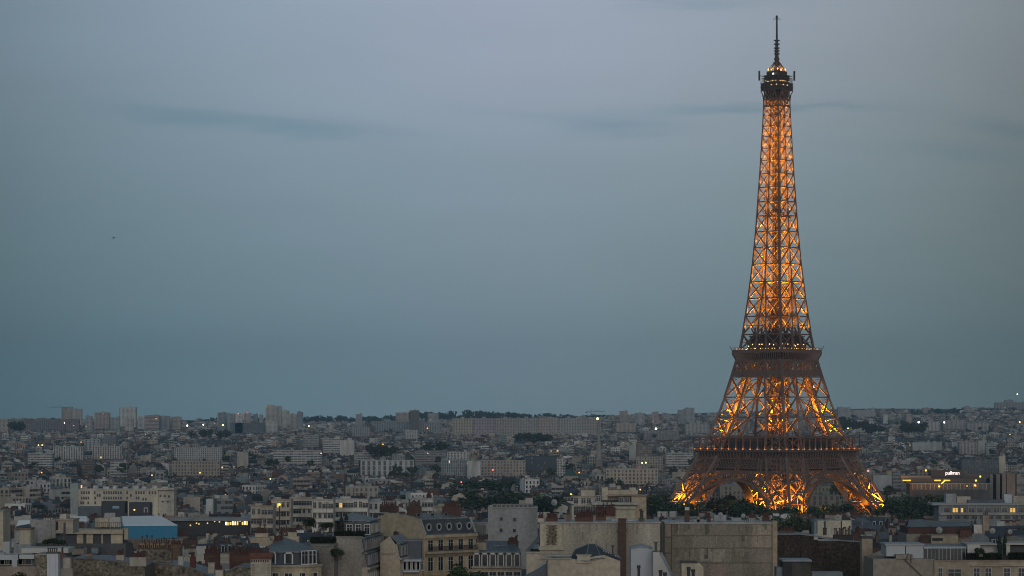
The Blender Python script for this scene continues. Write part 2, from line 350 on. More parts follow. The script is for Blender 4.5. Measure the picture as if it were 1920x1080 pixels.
        a, b2 = Q @ Vector((-e, -e, 51.4)), Q @ Vector((e, -e, 51.4)); a3, b3 = Q @ Vector((-e, -e, 55.0)), Q @ Vector((e, -e, 55.0))
        mb.face((a, b2, b3, a3), m=1); i_ = Q @ Vector((0, .3, 0)); mb.face((a + i_, a3 + i_, b3 + i_, b2 + i_), m=1)
        ea, eb = h_(44.2) - 3.2, h_(51) - 3.0; wa, wb = ea - 1, eb - 1; a, b2, b3, a3 = (Q @ Vector(v) for v in ((-wa, -ea, 44.2), (wa, -ea, 44.2), (wb, -eb, 51.2), (-wb, -eb, 51.2))); mb.face((a, b2, b3, a3), m=1)  # dark plate added behind the lattice to keep its holes dark against the lamps
        mb.build('girder_frieze', [M_IRON, M_IRON_DARK], root)
        # first floor gallery: outer frame of thin posts
        mb = MB(); e = 35.6
        mb.bar(Q @ Vector((-e, -e, 64.0)), Q @ Vector((e, -e, 64.0)), .55, .6); mb.bar(Q @ Vector((-e, -e, 57.0)), Q @ Vector((e, -e, 57.0)), .35, .3); mb.bar(Q @ Vector((-e, -e, 55.9)), Q @ Vector((e, -e, 55.9)), .8, .8)
        for i in range(14):
            x = lerp(-e, e, i / 13); mb.bar(Q @ Vector((x, -e, 56)), Q @ Vector((x, -e, 64)), .55, .5)
        for i in range(70):
            x = lerp(-e, e, (i + .5) / 70); mb.bar(Q @ Vector((x, -e, 56)), Q @ Vector((x, -e, 57)), .08)
        mb.build('gallery_railing', M_IRON, root)
    mb = MB(); e = 35.0
    mb.box((-e, -e, 54.9), (e, e, 55.5), ID)
    for sx in (-1, 1):
        for sy in (-1, 1):
            pass
    mb.build('first_floor_deck', M_IRON_DARK, root)
    mb = MB()
    for k in range(4):                                  # pavilions between the legs
        mb.T = Matrix.Rotation(k * math.pi / 2, 4, 'Z')
        mb.box((-12.8, -30.5, 55.5), (12.8, -21, 62.6), (.09, .07, .06)); mb.box((-13.6, -31.4, 62.6), (13.6, -20, 63.4), (.05, .05, .05))
        for i in range(12): mb.box((-12.4 + i * 2.1, -30.62, 56.3), (-10.8 + i * 2.1, -30.5, 61.8), (.03, .03, .035))
    mb.T = None
    mb.build('first_floor_pavilion', M_PAINT, root)
    # second floor: belt lattice, consoles, deck
    mb = MB()
    for k in range(4):
        Q = Matrix.Rotation(k * math.pi / 2, 3, 'Z')
        def E(t, z, o=.1): e = h_(z) + o; return Q @ Vector((lerp(-e, e, t), -e, z))
        for z, t in ((100.3, .7), (102.2, 2.6), (103.8, .7), (110.2, .9)): mb.bar(E(0, z), E(1, z), .6, t)
        for i in range(16):
            mb.bar(E(i / 16, 104), E((i + 1) / 16, 110), .5, .4); mb.bar(E((i + 1) / 16, 104), E(i / 16, 110), .5, .4)
        for i in (0, 3, 5.5, 8, 10.5, 13, 16): mb.bar(E(i / 16, 100, .3), E(i / 16, 110.4, .3), .75)
        for i in range(25):
            t = i / 24; p = E(t, 110.4, .2); e = 19.2; mb.bar(p, Q @ Vector((lerp(-e, e, t), -e, 114.6)), .5, .9)
        a, b2 = E(0, 110.4, -.5), E(1, 110.4, -.5); e = 17.4; c2, d2 = Q @ Vector((e, -e, 114.6)), Q @ Vector((-e, -e, 114.6)); mb.face((a, b2, c2, d2), m=1)
    mb.build('second_floor_belt', [M_IRON, M_IRON_DARK], root)
    mb = MB(); e = 19.3
    mb.box((-e, -e, 114.6), (e, e, 116.6)); mb.build('second_floor_deck', M_IRON, root)
    mb = MB()
    for k in range(4):
        Q = Matrix.Rotation(k * math.pi / 2, 3, 'Z')
        mb.bar(Q @ Vector((-e, -e + .1, 117.9)), Q @ Vector((e, -e + .1, 117.9)), .15, .15)
        for i in range(40): x = lerp(-e, e, i / 39); mb.bar(Q @ Vector((x, -e + .1, 116.6)), Q @ Vector((x, -e + .1, 117.9)), .1)
        for s in (-1, 1): mb.bar(Q @ Vector((s * e, -e, 116.6)), Q @ Vector((s * (e + .9), -e - .9, 119)), .3)
    mb.build('second_floor_railing', M_IRON, root)
    mb = MB()
    mb.box((-12.6, -12.6, 116.6), (12.6, 12.6, 120.4), ID); mb.box((-13.4, -13.4, 120.4), (13.4, 13.4, 121.0), ID); mb.box((-11.4, -11.4, 121.0), (11.4, 11.4, 124.4), ID); mb.box((-12, -12, 124.4), (12, 12, 125), ID)
    mb.build('second_floor_kiosk', M_IRON_DARK, root)
    # upper shaft
    lv = [116.6, 126, 136.8, 147.7, 157.7, 168.4, 178.4, 188, 197.6, 206.2, 214.8, 223, 231, 238.4, 245.4, 251.8, 258, 263.6, 268]
    mb = MB()
    for z0, z1 in zip(lv, lv[1:]):
        cw = lerp(1.2, .72, (z0 - 116) / 150); w = lerp(.72, .46, (z0 - 116) / 150)
        for k in range(4):
            Q = Matrix.Rotation(k * math.pi / 2, 3, 'Z')
            def S(x, z): return Q @ Vector((x, -h_(z), z))
            mb.bar(S(-h_(z0), z0), S(-h_(z1), z1), cw)
            if g_(z0) > .5:
                for s in (-1, 1):
                    mb.bar(S(s * g_(z0), z0), S(s * g_(z1), z1), cw * .8)
                    truss_panel(mb, S(s * h_(z0), z0), S(s * g_(z0), z0), S(s * h_(z1), z1), S(s * g_(z1), z1), w)
                mb.bar(S(-g_(z1), z1), S(g_(z1), z1), w)
                for s in (-1, 1):                      # the inner sides of each leg
                    a = lambda z, s=s: Q @ Vector((s * g_(z), -h_(z), z)); b_ = lambda z, s=s: Q @ Vector((s * g_(z), -g_(z), z))
                    mb.bar(b_(z0), b_(z1), w * 1.2); truss_panel(mb, a(z0), b_(z0), a(z1), b_(z1), w * .85)
            else:
                mb.bar(S(0, z0), S(0, z1), cw * .85)
                for s in (-1, 1): truss_panel(mb, S(s * h_(z0), z0), S(0, z0), S(s * h_(z1), z1), S(0, z1), w)
                mb.bar(S(0, z1), Q @ Vector((0, -1.6, z1)), w * .8); mb.bar(S(-h_(z1), z1), Q @ Vector((-1.6, -1.6, z1)), w * .8)
            for t in (.5,):                             # half-height members
                zz = lerp(z0, z1, t); mb.bar(S(-h_(zz), zz), Q @ Vector((-1.7, -1.7, zz)), w * .6)
    for z in (197.6,):
        mb.box((-9.2, -9.2, z - .5), (9.2, 9.2, z + .1)) if False else None
    mb.build('upper_shaft', M_IRON, root)
    mb = MB()
    for x in (-1.6, 1.6):
        for y in (-1.6, 1.6): mb.bar((x, y, 116.6), (x, y, 268), .55)
    z = 120
    while z < 266:
        for k in range(4):
            Q = Matrix.Rotation(k * math.pi / 2, 3, 'Z'); mb.bar(Q @ Vector((-1.6, -1.6, z)), Q @ Vector((1.6, -1.6, z + 3)), .25); mb.bar(Q @ Vector((-1.6, -1.6, z)), Q @ Vector((1.6, -1.6, z)), .25)
        z += 3
    mb.box((-.9, -.9, 116.6), (.9, .9, 268), ID, 1)
    mb.build('lift_shaft', [M_IRON_DARK, M_IRON_DARK], root)
    mb = MB(); mb.box((-6.2, -6.2, 196.6), (6.2, 6.2, 197.2)); mb.box((-3.2, -3.2, 197.2), (3.2, 3.2, 200), ID, 1); mb.build('intermediate_platform', [M_IRON, M_IRON_DARK], root)
    # summit: flared consoles, two storeys of cabin, cage, lantern, mast
    mb = MB(); fl = [(264, 5.5), (268, 5.65), (271, 6.0), (273.2, 6.9)]
    for k in range(4):
        Q = Matrix.Rotation(k * math.pi / 2, 3, 'Z')
        for (z0, e0), (z1, e1) in zip(fl, fl[1:]):
            for t in (0, .2, .4, .5, .6, .8, 1): mb.bar(Q @ Vector((lerp(-e0, e0, t), -e0, z0)), Q @ Vector((lerp(-e1, e1, t), -e1, z1)), .5 if t in (0, 1, .5) else .36)
        for t0, t1 in ((0, .25), (.5, .25), (.5, .75), (1, .75)): mb.bar(Q @ Vector((lerp(-5.6, 5.6, t0), -5.6, 266)), Q @ Vector((lerp(-6.8, 6.8, t1), -6.8, 273.2)), .4)
        for z in (264, 268): mb.bar(Q @ Vector((-5.6, -5.6, z)), Q @ Vector((5.6, -5.6, z)), .7, .9)
    mb.box((-4.6, -4.6, 268.2), (4.6, 4.6, 273), ID, 1)
    mb.build('summit_console', [M_IRON, M_IRON_DARK], root)
    mb = MB()
    mb.box((-6.9, -6.9, 273.2), (6.9, 6.9, 277.4), ID); mb.box((-7.15, -7.15, 275.0), (7.15, 7.15, 275.5), IR); mb.box((-7.1, -7.1, 277.4), (7.1, 7.1, 277.8), IR)
    mb.box((-5.4, -5.4, 277.8), (5.4, 5.4, 282), ID); mb.box((-6.0, -6.0, 282), (6.0, 6.0, 282.6), ID); mb.box((-4.4, -4.4, 282.6), (4.4, 4.4, 285.0), ID)
    cabin = mb.build('summit_cabin', M_IRON_DARK, root)
    mb = MB()
    for k in range(4):
        Q = Matrix.Rotation(k * math.pi / 2, 3, 'Z')
        for i in range(15): x = lerp(-6.9, 6.9, i / 14); mb.bar(Q @ Vector((x, -6.9, 277.8)), Q @ Vector((x, -6.5, 281)), .12)
        mb.bar(Q @ Vector((-6.5, -6.5, 281)), Q @ Vector((6.5, -6.5, 281)), .2)
        mb.bar(Q @ Vector((-6, -6, 282)), Q @ Vector((-7.3, -7.3, 282.6)), .35)      # aerial panels on the corners
        mb.box(*sorted_box(Q @ Vector((-7.9, -7.9, 279.6)), Q @ Vector((-7.1, -7.1, 285.4))))
    mb.build('safety_cage', M_IRON_DARK, root)
    mb = MB()
    for k in range(8):
        a = k * math.pi / 4; r = 4.6
        for (r0, z0), (r1, z1) in (((4.8, 285), (4.2, 287.2)), ((4.2, 287.2), (2.6, 289.4)), ((2.6, 289.4), (1.4, 291))): mb.bar((r0 * math.cos(a), r0 * math.sin(a), z0), (r1 * math.cos(a), r1 * math.sin(a), z1), .4)
    mb.tube((0, 0, 285), (0, 0, 288), 2.0, 1.6, 10); mb.tube((0, 0, 288.4), (0, 0, 292.4), 1.5, 1.1, 10); mb.ball((0, 0, 292.6), 1.7); mb.build('lantern', M_IRON_DARK, root)
    mb = MB()
    mb.tube((0, 0, 293), (0, 0, 304), 1.15, .85, 8)
    for z in (295.5, 297.3, 299, 301.4, 303.6):
        mb.tube((0, 0, z), (0, 0, z + .5), 1.8, 1.8, 10)
        for a in range(4): mb.bar((0, 0, z), (2.1 * math.cos(a * 1.57), 2.1 * math.sin(a * 1.57), z + .2), .3)
    mb.tube((0, 0, 304), (0, 0, 317.6), .62, .5, 8); mb.tube((0, 0, 317.6), (0, 0, 319), .9, .4, 8)
    for a in range(4): mb.bar((0, 0, 316.8), (2.3 * math.cos(a * 1.57 + .8), 2.3 * math.sin(a * 1.57 + .8), 316.8), .35)
    mb.build('antenna_mast', M_IRON_DARK, root)
    # --- lamps: real point lights inside the frame, and the small bulbs one can see on the floors
    def lamp(x, y, z, power, r=.35, c=(1.0, .35, .012)):
        l = bpy.data.lights.new('projector', 'SPOT'); l.spot_size = R(168); l.spot_blend = .25; l.energy = power; l.color = c; l.shadow_soft_size = r
        o = bpy.data.objects.new('projector', l); col.objects.link(o); o.parent = root; o.location = (x, y, z); o.rotation_euler = (math.pi, 0, 0)
    for sx, sy in ((1, 1), (1, -1), (-1, 1), (-1, -1)):
        for z, p in ((11, 2400), (19, 4200), (25, 1900)):
            c = lerp(g_(z), h_(z), .68); lamp(sx * c, sy * c, z, p * LEGK)
        for z, p in ((63, 1200), (67, 1700), (73, 1700), (79, 1100), (86, 600), (94, 260)):
            c = lerp(g_(z), h_(z), .62); lamp(sx * c, sy * c, z, p * LEGK)
        for z in (121, 129, 138, 146, 154):
            c = lerp(g_(z), h_(z), .6); lamp(sx * c, sy * c, z, 560 * SHK)
    for i, z in enumerate((160, 165, 173, 181, 190, 201, 209, 217, 225, 232, 239, 246, 252, 258, 263)):
        r = h_(z) * .88
        for a in (0, 1, 2, 3):
            lamp(r * math.cos(a * 1.5708 + .785), r * math.sin(a * 1.5708 + .785), z, lerp(330, 190, i / 14) * SHK)
            lamp(r * .68 * math.cos(a * 1.5708), r * .68 * math.sin(a * 1.5708), z - 3.2, lerp(170, 90, i / 14) * SHK)
    for k in range(4):
        Q = Matrix.Rotation(k * math.pi / 2, 3, 'Z')
        for i in range(14):
            p = Q @ Vector((lerp(-35.6, 35.6, i / 13), -36.5, 56.6)); lamp(p.x, p.y, p.z, 300, .15, (1.0, .36, .05))
        for t in (.22, .5, .78):                        # footlights under the arch rim
            a = math.pi * t; p = Q @ Vector((36.2 * math.cos(a), -h_(1.5 + 36 * math.sin(a)) + 2.5, 1.5 + 35 * math.sin(a))); lamp(p.x, p.y, p.z - 1.5, 1500)
    for a in range(6): lamp(3.4 * math.cos(a), 3.4 * math.sin(a), 286, 400)
    bulb = MB(); bulb.ball((0, 0, 0), 1.0, n=6, k=4); bm = bulb.mesh('lamp', M_WARM); bm2 = bulb.mesh('lamp', M_AMBER); bm3 = bulb.mesh('lamp', M_WHITE); bm4 = bulb.mesh('lamp', M_RED)
    rr = random.Random(3)
    for k in range(4):
        Q = Matrix.Rotation(k * math.pi / 2, 3, 'Z')
        for i in range(9): p = Q @ Vector((lerp(-11.5, 11.5, (i + rr.random() * .7) / 9), -12.9, rr.choice((118.9, 119.4, 119.9)))); put('lamp', bm, root, p, 0, (.27,) * 3)
        for i in range(14): p = Q @ Vector((lerp(-17.5, 17.5, (i + rr.random() * .8) / 14), -17.9, 117.2)); put('lamp', bm2 if rr.random() < .6 else bm, root, p, 0, (.2,) * 3)
        for i in range(5): p = Q @ Vector((lerp(-5.2, 5.2, (i + rr.random() * .7) / 5), -5.7, 278.8 + rr.random() * .5)); put('lamp', bm, root, p, 0, (.2,) * 3)
        for i in range(2): p = Q @ Vector((lerp(-6, 6, rr.random()), -7.05, 276.4)); put('lamp', bm, root, p, 0, (.2,) * 3)
        p = Q @ Vector((-3.6, -3.6, 286.2)); put('lamp', bm2, root, p, 0, (.42, .42, .7))
        p = Q @ Vector((0, -4.2, 286.6)); put('lamp', bm2, root, p, 0, (.36, .36, .6))
        for i in range(3): p = Q @ Vector((lerp(-4.5, 4.5, i / 2), -6.3, 198)); put('lamp', bm2, root, p, 0, (.28,) * 3)
    put('lamp', bm3, root, (-5.6, -1.6, 283.2), 0, (.42,) * 3); put('lamp', bm4, root, (-4.5, -4.6, 281.4), 0, (.36,) * 3)
    return root
def sorted_box(a, b): return tuple(min(p, q) for p, q in zip(a, b)), tuple(max(p, q) for p, q in zip(a, b))
LEGK, SHK = 33.0, 20.0
build_tower()
# ------------------------------------------------------------------ far city: generated houses, street blocks, tower blocks
rg = random.Random(11)
WALLS = [('cream', (.47, .42, .35)), ('pale grey', (.46, .46, .44)), ('beige', (.36, .315, .26)), ('grey', (.25, .255, .255)), ('white', (.66, .65, .62)), ('pinkish', (.38, .29, .24)), ('brown', (.20, .15, .12)), ('cream', (.42, .39, .34)), ('beige', (.30, .27, .235))]
ROOFS = [('zinc', (.078, .095, .108)), ('pale zinc', (.17, .195, .21)), ('slate', (.034, .040, .048)), ('dark slate', (.022, .026, .031)), ('zinc', (.06, .075, .085)), ('red tile', (.17, .075, .05))]
POT = (.082, .036, .030); BRICK = (.10, .06, .048)
def jit(c, r, a=.1): k = 1 + (r.random() * 2 - 1) * a; return tuple(max(.01, x * k * (1 + (r.random() - .5) * .04)) for x in c)

class Spec: pass
def make_spec(r, x, y, w, d, ang, old=True):
    s = Spec(); s.x, s.y, s.w, s.d, s.ang = x, y, w, d, ang; s.z0 = gz(x, y)
    s.wall = r.choice(WALLS); s.roofc = r.choice(ROOFS[:5] if r.random() < .93 else ROOFS); s.old = old
    s.wc = tuple(q * .86 for q in jit(s.wall[1], r, .28)); s.rc = jit(s.roofc[1], r, .3)
    s.fl = r.choice((4, 5, 5, 5, 6, 6)) if old else r.choice((6, 7, 7, 8, 9)); s.h = s.fl * 3.1 + .6
    s.bay = r.choice((2.3, 2.6, 2.9)) if old else r.choice((2.6, 3.2, 3.6)); s.rs = r.randrange(1 << 30)
    s.mat = 0 if old else r.choice((0, 3, 3, 4)); s.top = s.h + (5.5 if old else 2.6)
    return s
MATS = [M_FAC, M_WALL, M_ROOF, M_BAND, M_RIB, M_POT]
def house(mb, s, lod, only=None):
    """one house in its own frame (facade along x at y = 0, depth +y). lod 0: boxes and pitched roof for the distance, 1: with dormers, ledges and pots"""
    r = random.Random(s.rs); w, d, h = s.w / 2, s.d, s.h
    nb = max(1, round(s.w / s.bay)); nf = s.fl; ou, ov = r.randrange(400), r.randrange(400)
    P_ = only
    trim = tuple(min(.7, c * 1.15) for c in s.wc)
    def fac(p, q, z0, z1, n, f, m=0, c=None): mb.face(((p[0], p[1], z0), (q[0], q[1], z0), (q[0], q[1], z1), (p[0], p[1], z1)), c or s.wc, m, [(ou, ov), (ou + n, ov), (ou + n, ov + f), (ou, ov + f)])
    blank = r.random() < .62
    if P_ in (None, 'walls'):
        fac((-w, 0), (w, 0), 0, h, nb, nf, s.mat); fac((w, d), (-w, d), 0, h, nb, nf, s.mat)
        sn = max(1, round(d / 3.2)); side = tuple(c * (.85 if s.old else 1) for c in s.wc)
        sm = 1 if blank else 0
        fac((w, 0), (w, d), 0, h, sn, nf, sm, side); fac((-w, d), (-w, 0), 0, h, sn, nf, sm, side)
        if lod: mb.box((-w - .05, -.45, h - .35), (w + .05, -.003, h + .12), trim, 1); mb.box((-w, -.3, h - 3.5), (w, -.003, h - 3.3), trim, 1)
    if s.old:
        k = r.random(); a, hm = 1.5, 3.0; hr = r.uniform(3.6, 5.0)
        if P_ in (None, 'roof'):
            if k < .75:                                # mansard with party-wall gables
                prof = [(0, h), (a, h + hm), (d / 2, h + hr), (d - a, h + hm), (d, h)]
            else:                                      # plain pitched zinc roof
                prof = [(0, h), (d / 2, h + hr * .6), (d, h)]
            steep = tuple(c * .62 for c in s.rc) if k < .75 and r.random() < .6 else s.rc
            for i, ((y0, z0), (y1, z1)) in enumerate(zip(prof, prof[1:])):
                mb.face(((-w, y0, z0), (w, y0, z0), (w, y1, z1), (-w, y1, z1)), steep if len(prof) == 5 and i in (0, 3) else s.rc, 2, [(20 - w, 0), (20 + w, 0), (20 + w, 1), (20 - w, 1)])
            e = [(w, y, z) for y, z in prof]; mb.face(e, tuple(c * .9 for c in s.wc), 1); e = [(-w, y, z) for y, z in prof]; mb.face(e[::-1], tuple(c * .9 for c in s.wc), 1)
        if k < .75 and P_ in (None, 'dormers') and (lod or r.random() < .75):
            for side in ((0, 1) if lod else (0,)):
                for i in range(nb):
                    x = -w + (i + .5) * s.w / nb; yy = .25 if side == 0 else d - 1.45
                    c = trim if r.random() < .8 else s.rc
                    mb.box((x - .62, yy, h + .35), (x + .62, yy + 1.2, h + 2.5), c, 1, False)
                    yf = yy - .004 if side == 0 else yy + 1.204
                    q = ((x - .4, yf, h + .6), (x + .4, yf, h + .6), (x + .4, yf, h + 2.2), (x - .4, yf, h + 2.2)); mb.face(q if side == 0 else q[::-1], (.02, .024, .03), 1)
        ztop = h + (hr if k < .75 else hr * .6)
        if P_ in (None, 'roof'):
            for _ in range(r.choice((0, 1, 1, 2, 3)) * (2 if lod else 1)):
                x = r.uniform(-.8, .8) * w; yy = r.uniform(.2, .42) * d; zz = lerp(h + hm, ztop, .5) if k < .75 else lerp(h, ztop, yy / d * 2); q = r.random(); cc = (.42, .45, .47) if q < .5 else ((.03, .03, .035) if q < .75 else s.wc); mb.box((x - .5, yy, zz - .6), (x + r.uniform(.3, 1.6), yy + 1.2, zz + r.uniform(.25, 1.0)), cc, 1, False)
        ch = []
        for sx in (-1, 1):
            if r.random() < .85:
                y0 = r.uniform(.15, .45) * d; ln = r.uniform(1.8, 4.6); ch.append((sx * (w - .38), y0, ln, ztop - .2 + r.uniform(.5, 1.6), r.choice((BRICK, s.wc, (.3, .26, .2), (.12, .08, .06)))))
        if r.random() < .3: ch.append((r.uniform(-.5, .5) * w, .5 * d, 1.2, ztop + 1.1, BRICK))
        s.ch = ch; s.zr = ztop
        if P_ is None:
            for c in ch: chimney(mb, c, h, lod, r)
    else:
        s.ch = []; s.zr = h
        if P_ in (None, 'roof'):
            mb.box((-w, 0, h), (w, .25, h + .9), s.wc, 1, False); mb.box((-w, d - .25, h), (w, d, h + .9), s.wc, 1, False); mb.box((-w, .25, h), (-w + .25, d - .25, h + .9), s.wc, 1, False); mb.box((w - .25, .25, h), (w, d - .25, h + .9), s.wc, 1, False)
            mb.face(((-w, 0, h + .3), (w, 0, h + .3), (w, d, h + .3), (-w, d, h + .3)), (.12, .12, .12), 2)
            for _ in range(r.choice((1, 2, 3))):
                x, y = r.uniform(-.7, .5) * w, r.uniform(.2, .6) * d; bw = r.uniform(1.5, 5); mb.box((x, y, h + .3), (min(w - .3, x + bw), y + 2.5, h + r.uniform(1.6, 3.2)), jit((.4, .39, .37), r, .3), 1, False)
def chimney(mb, c, h, lod, r):
    x, y0, ln, zt, cc = c
    mb.box((x - .36, y0, h + 1.5), (x + .36, y0 + ln, zt), cc, 1, False)
    if lod:
        n = max(2, int(ln / .55))
        for i in range(n):
            yy = y0 + .25 + (ln - .5) * i / max(1, n - 1); mb.box((x - .14, yy - .14, zt), (x + .14, yy + .14, zt + r.uniform(.45, .95)), POT, 5, False)
    else: mb.box((x - .16, y0 + .2, zt), (x + .16, y0 + ln - .2, zt + .55), POT, 5, False)
def xform(s): return Matrix.Translation((s.x, s.y, s.z0 - .5)) @ Matrix.Rotation(s.ang, 4, 'Z')

# --- keep-outs in plan: tower foot, hand-built places (x, y, radius)
KEEP = []
KEEPBOX = []                                           # (x0, x1, y0, y1) in plan
CLEAR = []                                             # sight lines kept open: (px0, px1, py of the lowest thing to see, up to distance)
def blocked(x, y, w):
    if abs(x - TX) < 150 and abs(y - TD) < 150: return True
    if 1330 < y < 1600: return True
    for kx, ky, kr in KEEP:
        if (x - kx) ** 2 + (y - ky) ** 2 < (kr + w * .6) ** 2: return True
    for x0, x1, y0, y1 in KEEPBOX:
        if x0 - w * .5 < x < x1 + w * .5 and y0 - 9 < y < y1 + 3: return True
    return False
def screen(x, y, z): return CX + F * x / y, HY - F * (z - CZ) / y

def generate():
    specs = []
    zones = []
    for i in range(420):
        y = 560 + (8600 - 560) * rg.random() ** 1.3; zones.append((rg.uniform(-.26, .26) * y * 1.05, y, rg.uniform(0, math.pi / 2), rg.random()))
    zones += [(rg.uniform(-150, 150), y, rg.uniform(-.5, .5), .5) for y in (600, 690, 780, 880, 980, 1080, 1180, 1270)]
    import bisect
    zs = sorted(zones, key=lambda q: q[1]); zy = [q[1] for q in zs]
    def nearest(x, y):
        lo = bisect.bisect(zy, y - 900); hi = bisect.bisect(zy, y + 900); best = None; bd = 1e18
        for j in range(lo, hi):
            q = zs[j]; dd = (q[0] - x) ** 2 + (q[1] - y) ** 2
            if dd < bd: bd = dd; best = q
        return best
    for zn in zs:
        zx, zy_, ang, ch = zn; ca, sa = math.cos(ang), math.sin(ang); rad = 90 + zy_ * .13
        bw, bh = rg.uniform(62, 105), rg.uniform(46, 66); nx, ny = int(rad / bw) + 1, int(rad / bh) + 1
        for i in range(-nx, nx + 1):
            for j in range(-ny, ny + 1):
                u, v = i * bw, j * bh; X, Y = zx + u * ca - v * sa, zy_ + u * sa + v * ca
                if Y < 590 or Y > 8900 or abs(X) > Y * .2 + 60: continue
                if nearest(X, Y) is not zn: continue
                k = rg.random()
                if k < .045: continue                   # a square or garden
                lw, lh = bw - 13, bh - 12
                rows = [(-lh / 2, 0, lw), (lh / 2, math.pi, lw)]
                for (vv, ro, ln) in rows:
                    t = -ln / 2; base = rg.choice((5, 5, 6))
                    while t < ln / 2 - 6:
                        w = min(rg.uniform(10, 21) if Y < 1600 else rg.uniform(7.5, 16), ln / 2 - t)
                        if ln / 2 - t - w < 7: w = ln / 2 - t
                        mu = t + w / 2; t += w
                        if ro: mu = -mu
                        x = X + mu * ca - vv * sa; y = Y + mu * sa + vv * ca
                        old = rg.random() < (.88 if Y < 1400 else .9)
                        if Y > 5200: old = rg.random() < .75
                        s = make_spec(rg, x, y, w, rg.uniform(10.5, 13), ang + ro, old)
                        if old: s.fl = max(3, min(6, base + rg.choice((-1, 0, 0, 0, 1)))); s.h = s.fl * 3.1 + rg.uniform(.3, 1.5); s.top = s.h + 5.5
                        if Y < 1340 and not old: s.fl = min(s.fl, 7); s.h = s.fl * 3.05 + .5; s.top = s.h + 2.5
                        # do not hide the places the photograph shows behind
                        px, py = screen(x, y, s.z0 + s.top + 1); hw = s.w * .75 / y * F + 8
                        for a, b, yy, far in CLEAR:
                            if y < far and px + hw > a and px - hw < b and py < yy:
                                zt = CZ - (yy - HY) / F * y; s.h = min(s.h, zt - s.z0 - 7.5); s.fl = max(1, int(s.h / 3.1)); s.top = s.h + 5.5
                        if s.h < 4: continue
                        if blocked(x, y, w): continue
                        specs.append(s)
                if rg.random() < .55:                    # wing across the yard
                    s = make_spec(rg, X + rg.uniform(-.3, .3) * lw * ca, Y + rg.uniform(-.3, .3) * lw * sa, rg.uniform(9, 14), 10, ang + math.pi / 2, rg.random() < .7)
                    s.fl = min(s.fl, 5); s.h = s.fl * 3.1; s.top = s.h + 5.5
                    px, py = screen(s.x, s.y, s.z0 + s.top + 1); hw = s.w * .8 / s.y * F + 4
                    if not blocked(s.x, s.y, 12) and not any(s.y < far and px + hw > a and px - hw < b and py < yy for a, b, yy, far in CLEAR): specs.append(s)
    return specs
# ------------------------------------------------------------------ near roofs and walls, built one by one
def win_mesh(w, h, frame=(.5, .48, .44), bars=True, glass=M_GLASS, deep=.1):
    mb = MB(); t = .11
    mb.box((-w / 2, -.02, 0), (w / 2, .03, h), (.02, .02, .03), 1)
    for x in (-w / 2 - t, w / 2): mb.box((x, -deep, -.02), (x + t, .02, h + t), frame, 0)
    mb.box((-w / 2, -deep, h), (w / 2, .02, h + t), frame, 0); mb.box((-w / 2 - t - .08, -deep - .12, -.14), (w / 2 + t + .08, .02, -.02), frame, 0)
    if bars: mb.box((-.035, -.05, 0), (.035, -.02, h), (.4, .4, .4), 0); mb.box((-w / 2, -.05, h * .68), (w / 2, -.02, h * .68 + .06), (.4, .4, .4), 0)
    return mb.mesh('window', [M_PAINT, glass])
W_TALL = win_mesh(1.15, 2.25); W_PALE = win_mesh(.95, 2.0, (.62, .61, .58)); W_SQ = win_mesh(.62, .7, (.24, .24, .24), False, deep=.03); W_MED = win_mesh(1.1, 1.4); W_WIDE = win_mesh(2.2, 1.7, (.33, .32, .3))
W_LIT = win_mesh(1.9, 1.7, (.2, .2, .2), True, M_YELLOW)
_m = MB()
_m.tube((0, 0, 0), (0, 0, .62), .15, .12, 7, POT); _m.tube((0, 0, .62), (0, 0, .72), .16, .15, 7, tuple(c * .7 for c in POT)); POT_ME = _m.mesh('chimney_pot', M_POT)
_m = MB(); _m.tube((0, 0, 0), (0, 0, 1.0), .11, .1, 7, (.05, .045, .04)); _m.tube((0, 0, 1.0), (0, 0, 1.25), .2, .17, 7, (.04, .04, .04)); COWL_ME = _m.mesh('chimney_cowl', M_PAINT)
_m = MB()                                              # dormer with pale front
_m.box((-.75, 0, 0), (.75, 1.6, 1.9), (.1, .11, .13), 2); _m.box((-.72, -.06, 0), (-.5, 0, 1.9), (.55, .54, .5), 0); _m.box((.5, -.06, 0), (.72, 0, 1.9), (.55, .54, .5), 0); _m.box((-.72, -.06, 1.65), (.72, 0, 1.98), (.55, .54, .5), 0); _m.box((-.5, -.02, .1), (.5, 0, 1.65), (.02, .02, .02), 1); _m.box((-.85, -.15, 1.9), (.85, 1.6, 2.02), (.16, .18, .2), 2)
DORMER_ME = _m.mesh('dormer', [M_PAINT, M_GLASS, M_ROOF])
_m = MB()                                              # bull's-eye dormer
_n = 12
_o = [(.72 * math.cos(2 * math.pi * i / _n), .72 * math.sin(2 * math.pi * i / _n) + .9) for i in range(_n)]; _i = [(.4 * math.cos(2 * math.pi * i / _n), .46 * math.sin(2 * math.pi * i / _n) + .92) for i in range(_n)]
for k in range(_n):
    a, b = _o[k], _o[(k + 1) % _n]; c, d = _i[(k + 1) % _n], _i[k]
    _m.face(((a[0], 0, a[1]), (b[0], 0, b[1]), (c[0], 0, c[1]), (d[0], 0, d[1])), (.33, .33, .32), 0); _m.face(((b[0], 0, b[1]), (a[0], 0, a[1]), (a[0], 1.5, a[1]), (b[0], 1.5, b[1])), (.14, .155, .17), 2)
_m.face([(p[0], .05, p[1]) for p in _i], (.02, .02, .02), 1); EYE_ME = _m.mesh('dormer', [M_PAINT, M_GLASS, M_ROOF])
NMATS = [M_WALL, M_CONC, M_ROOF, M_STONE, M_PAINT, M_METAL, M_GLASS, M_POT]
wall_, conc, zinc, stone, paint, metal, glass_, pot_ = range(8)
CREAM, WARM, WHITE, GREY, SLATE, ZINC = (.50, .43, .32), (.40, .31, .20), (.56, .56, .55), (.34, .34, .335), (.06, .068, .08), (.17, .19, .21)

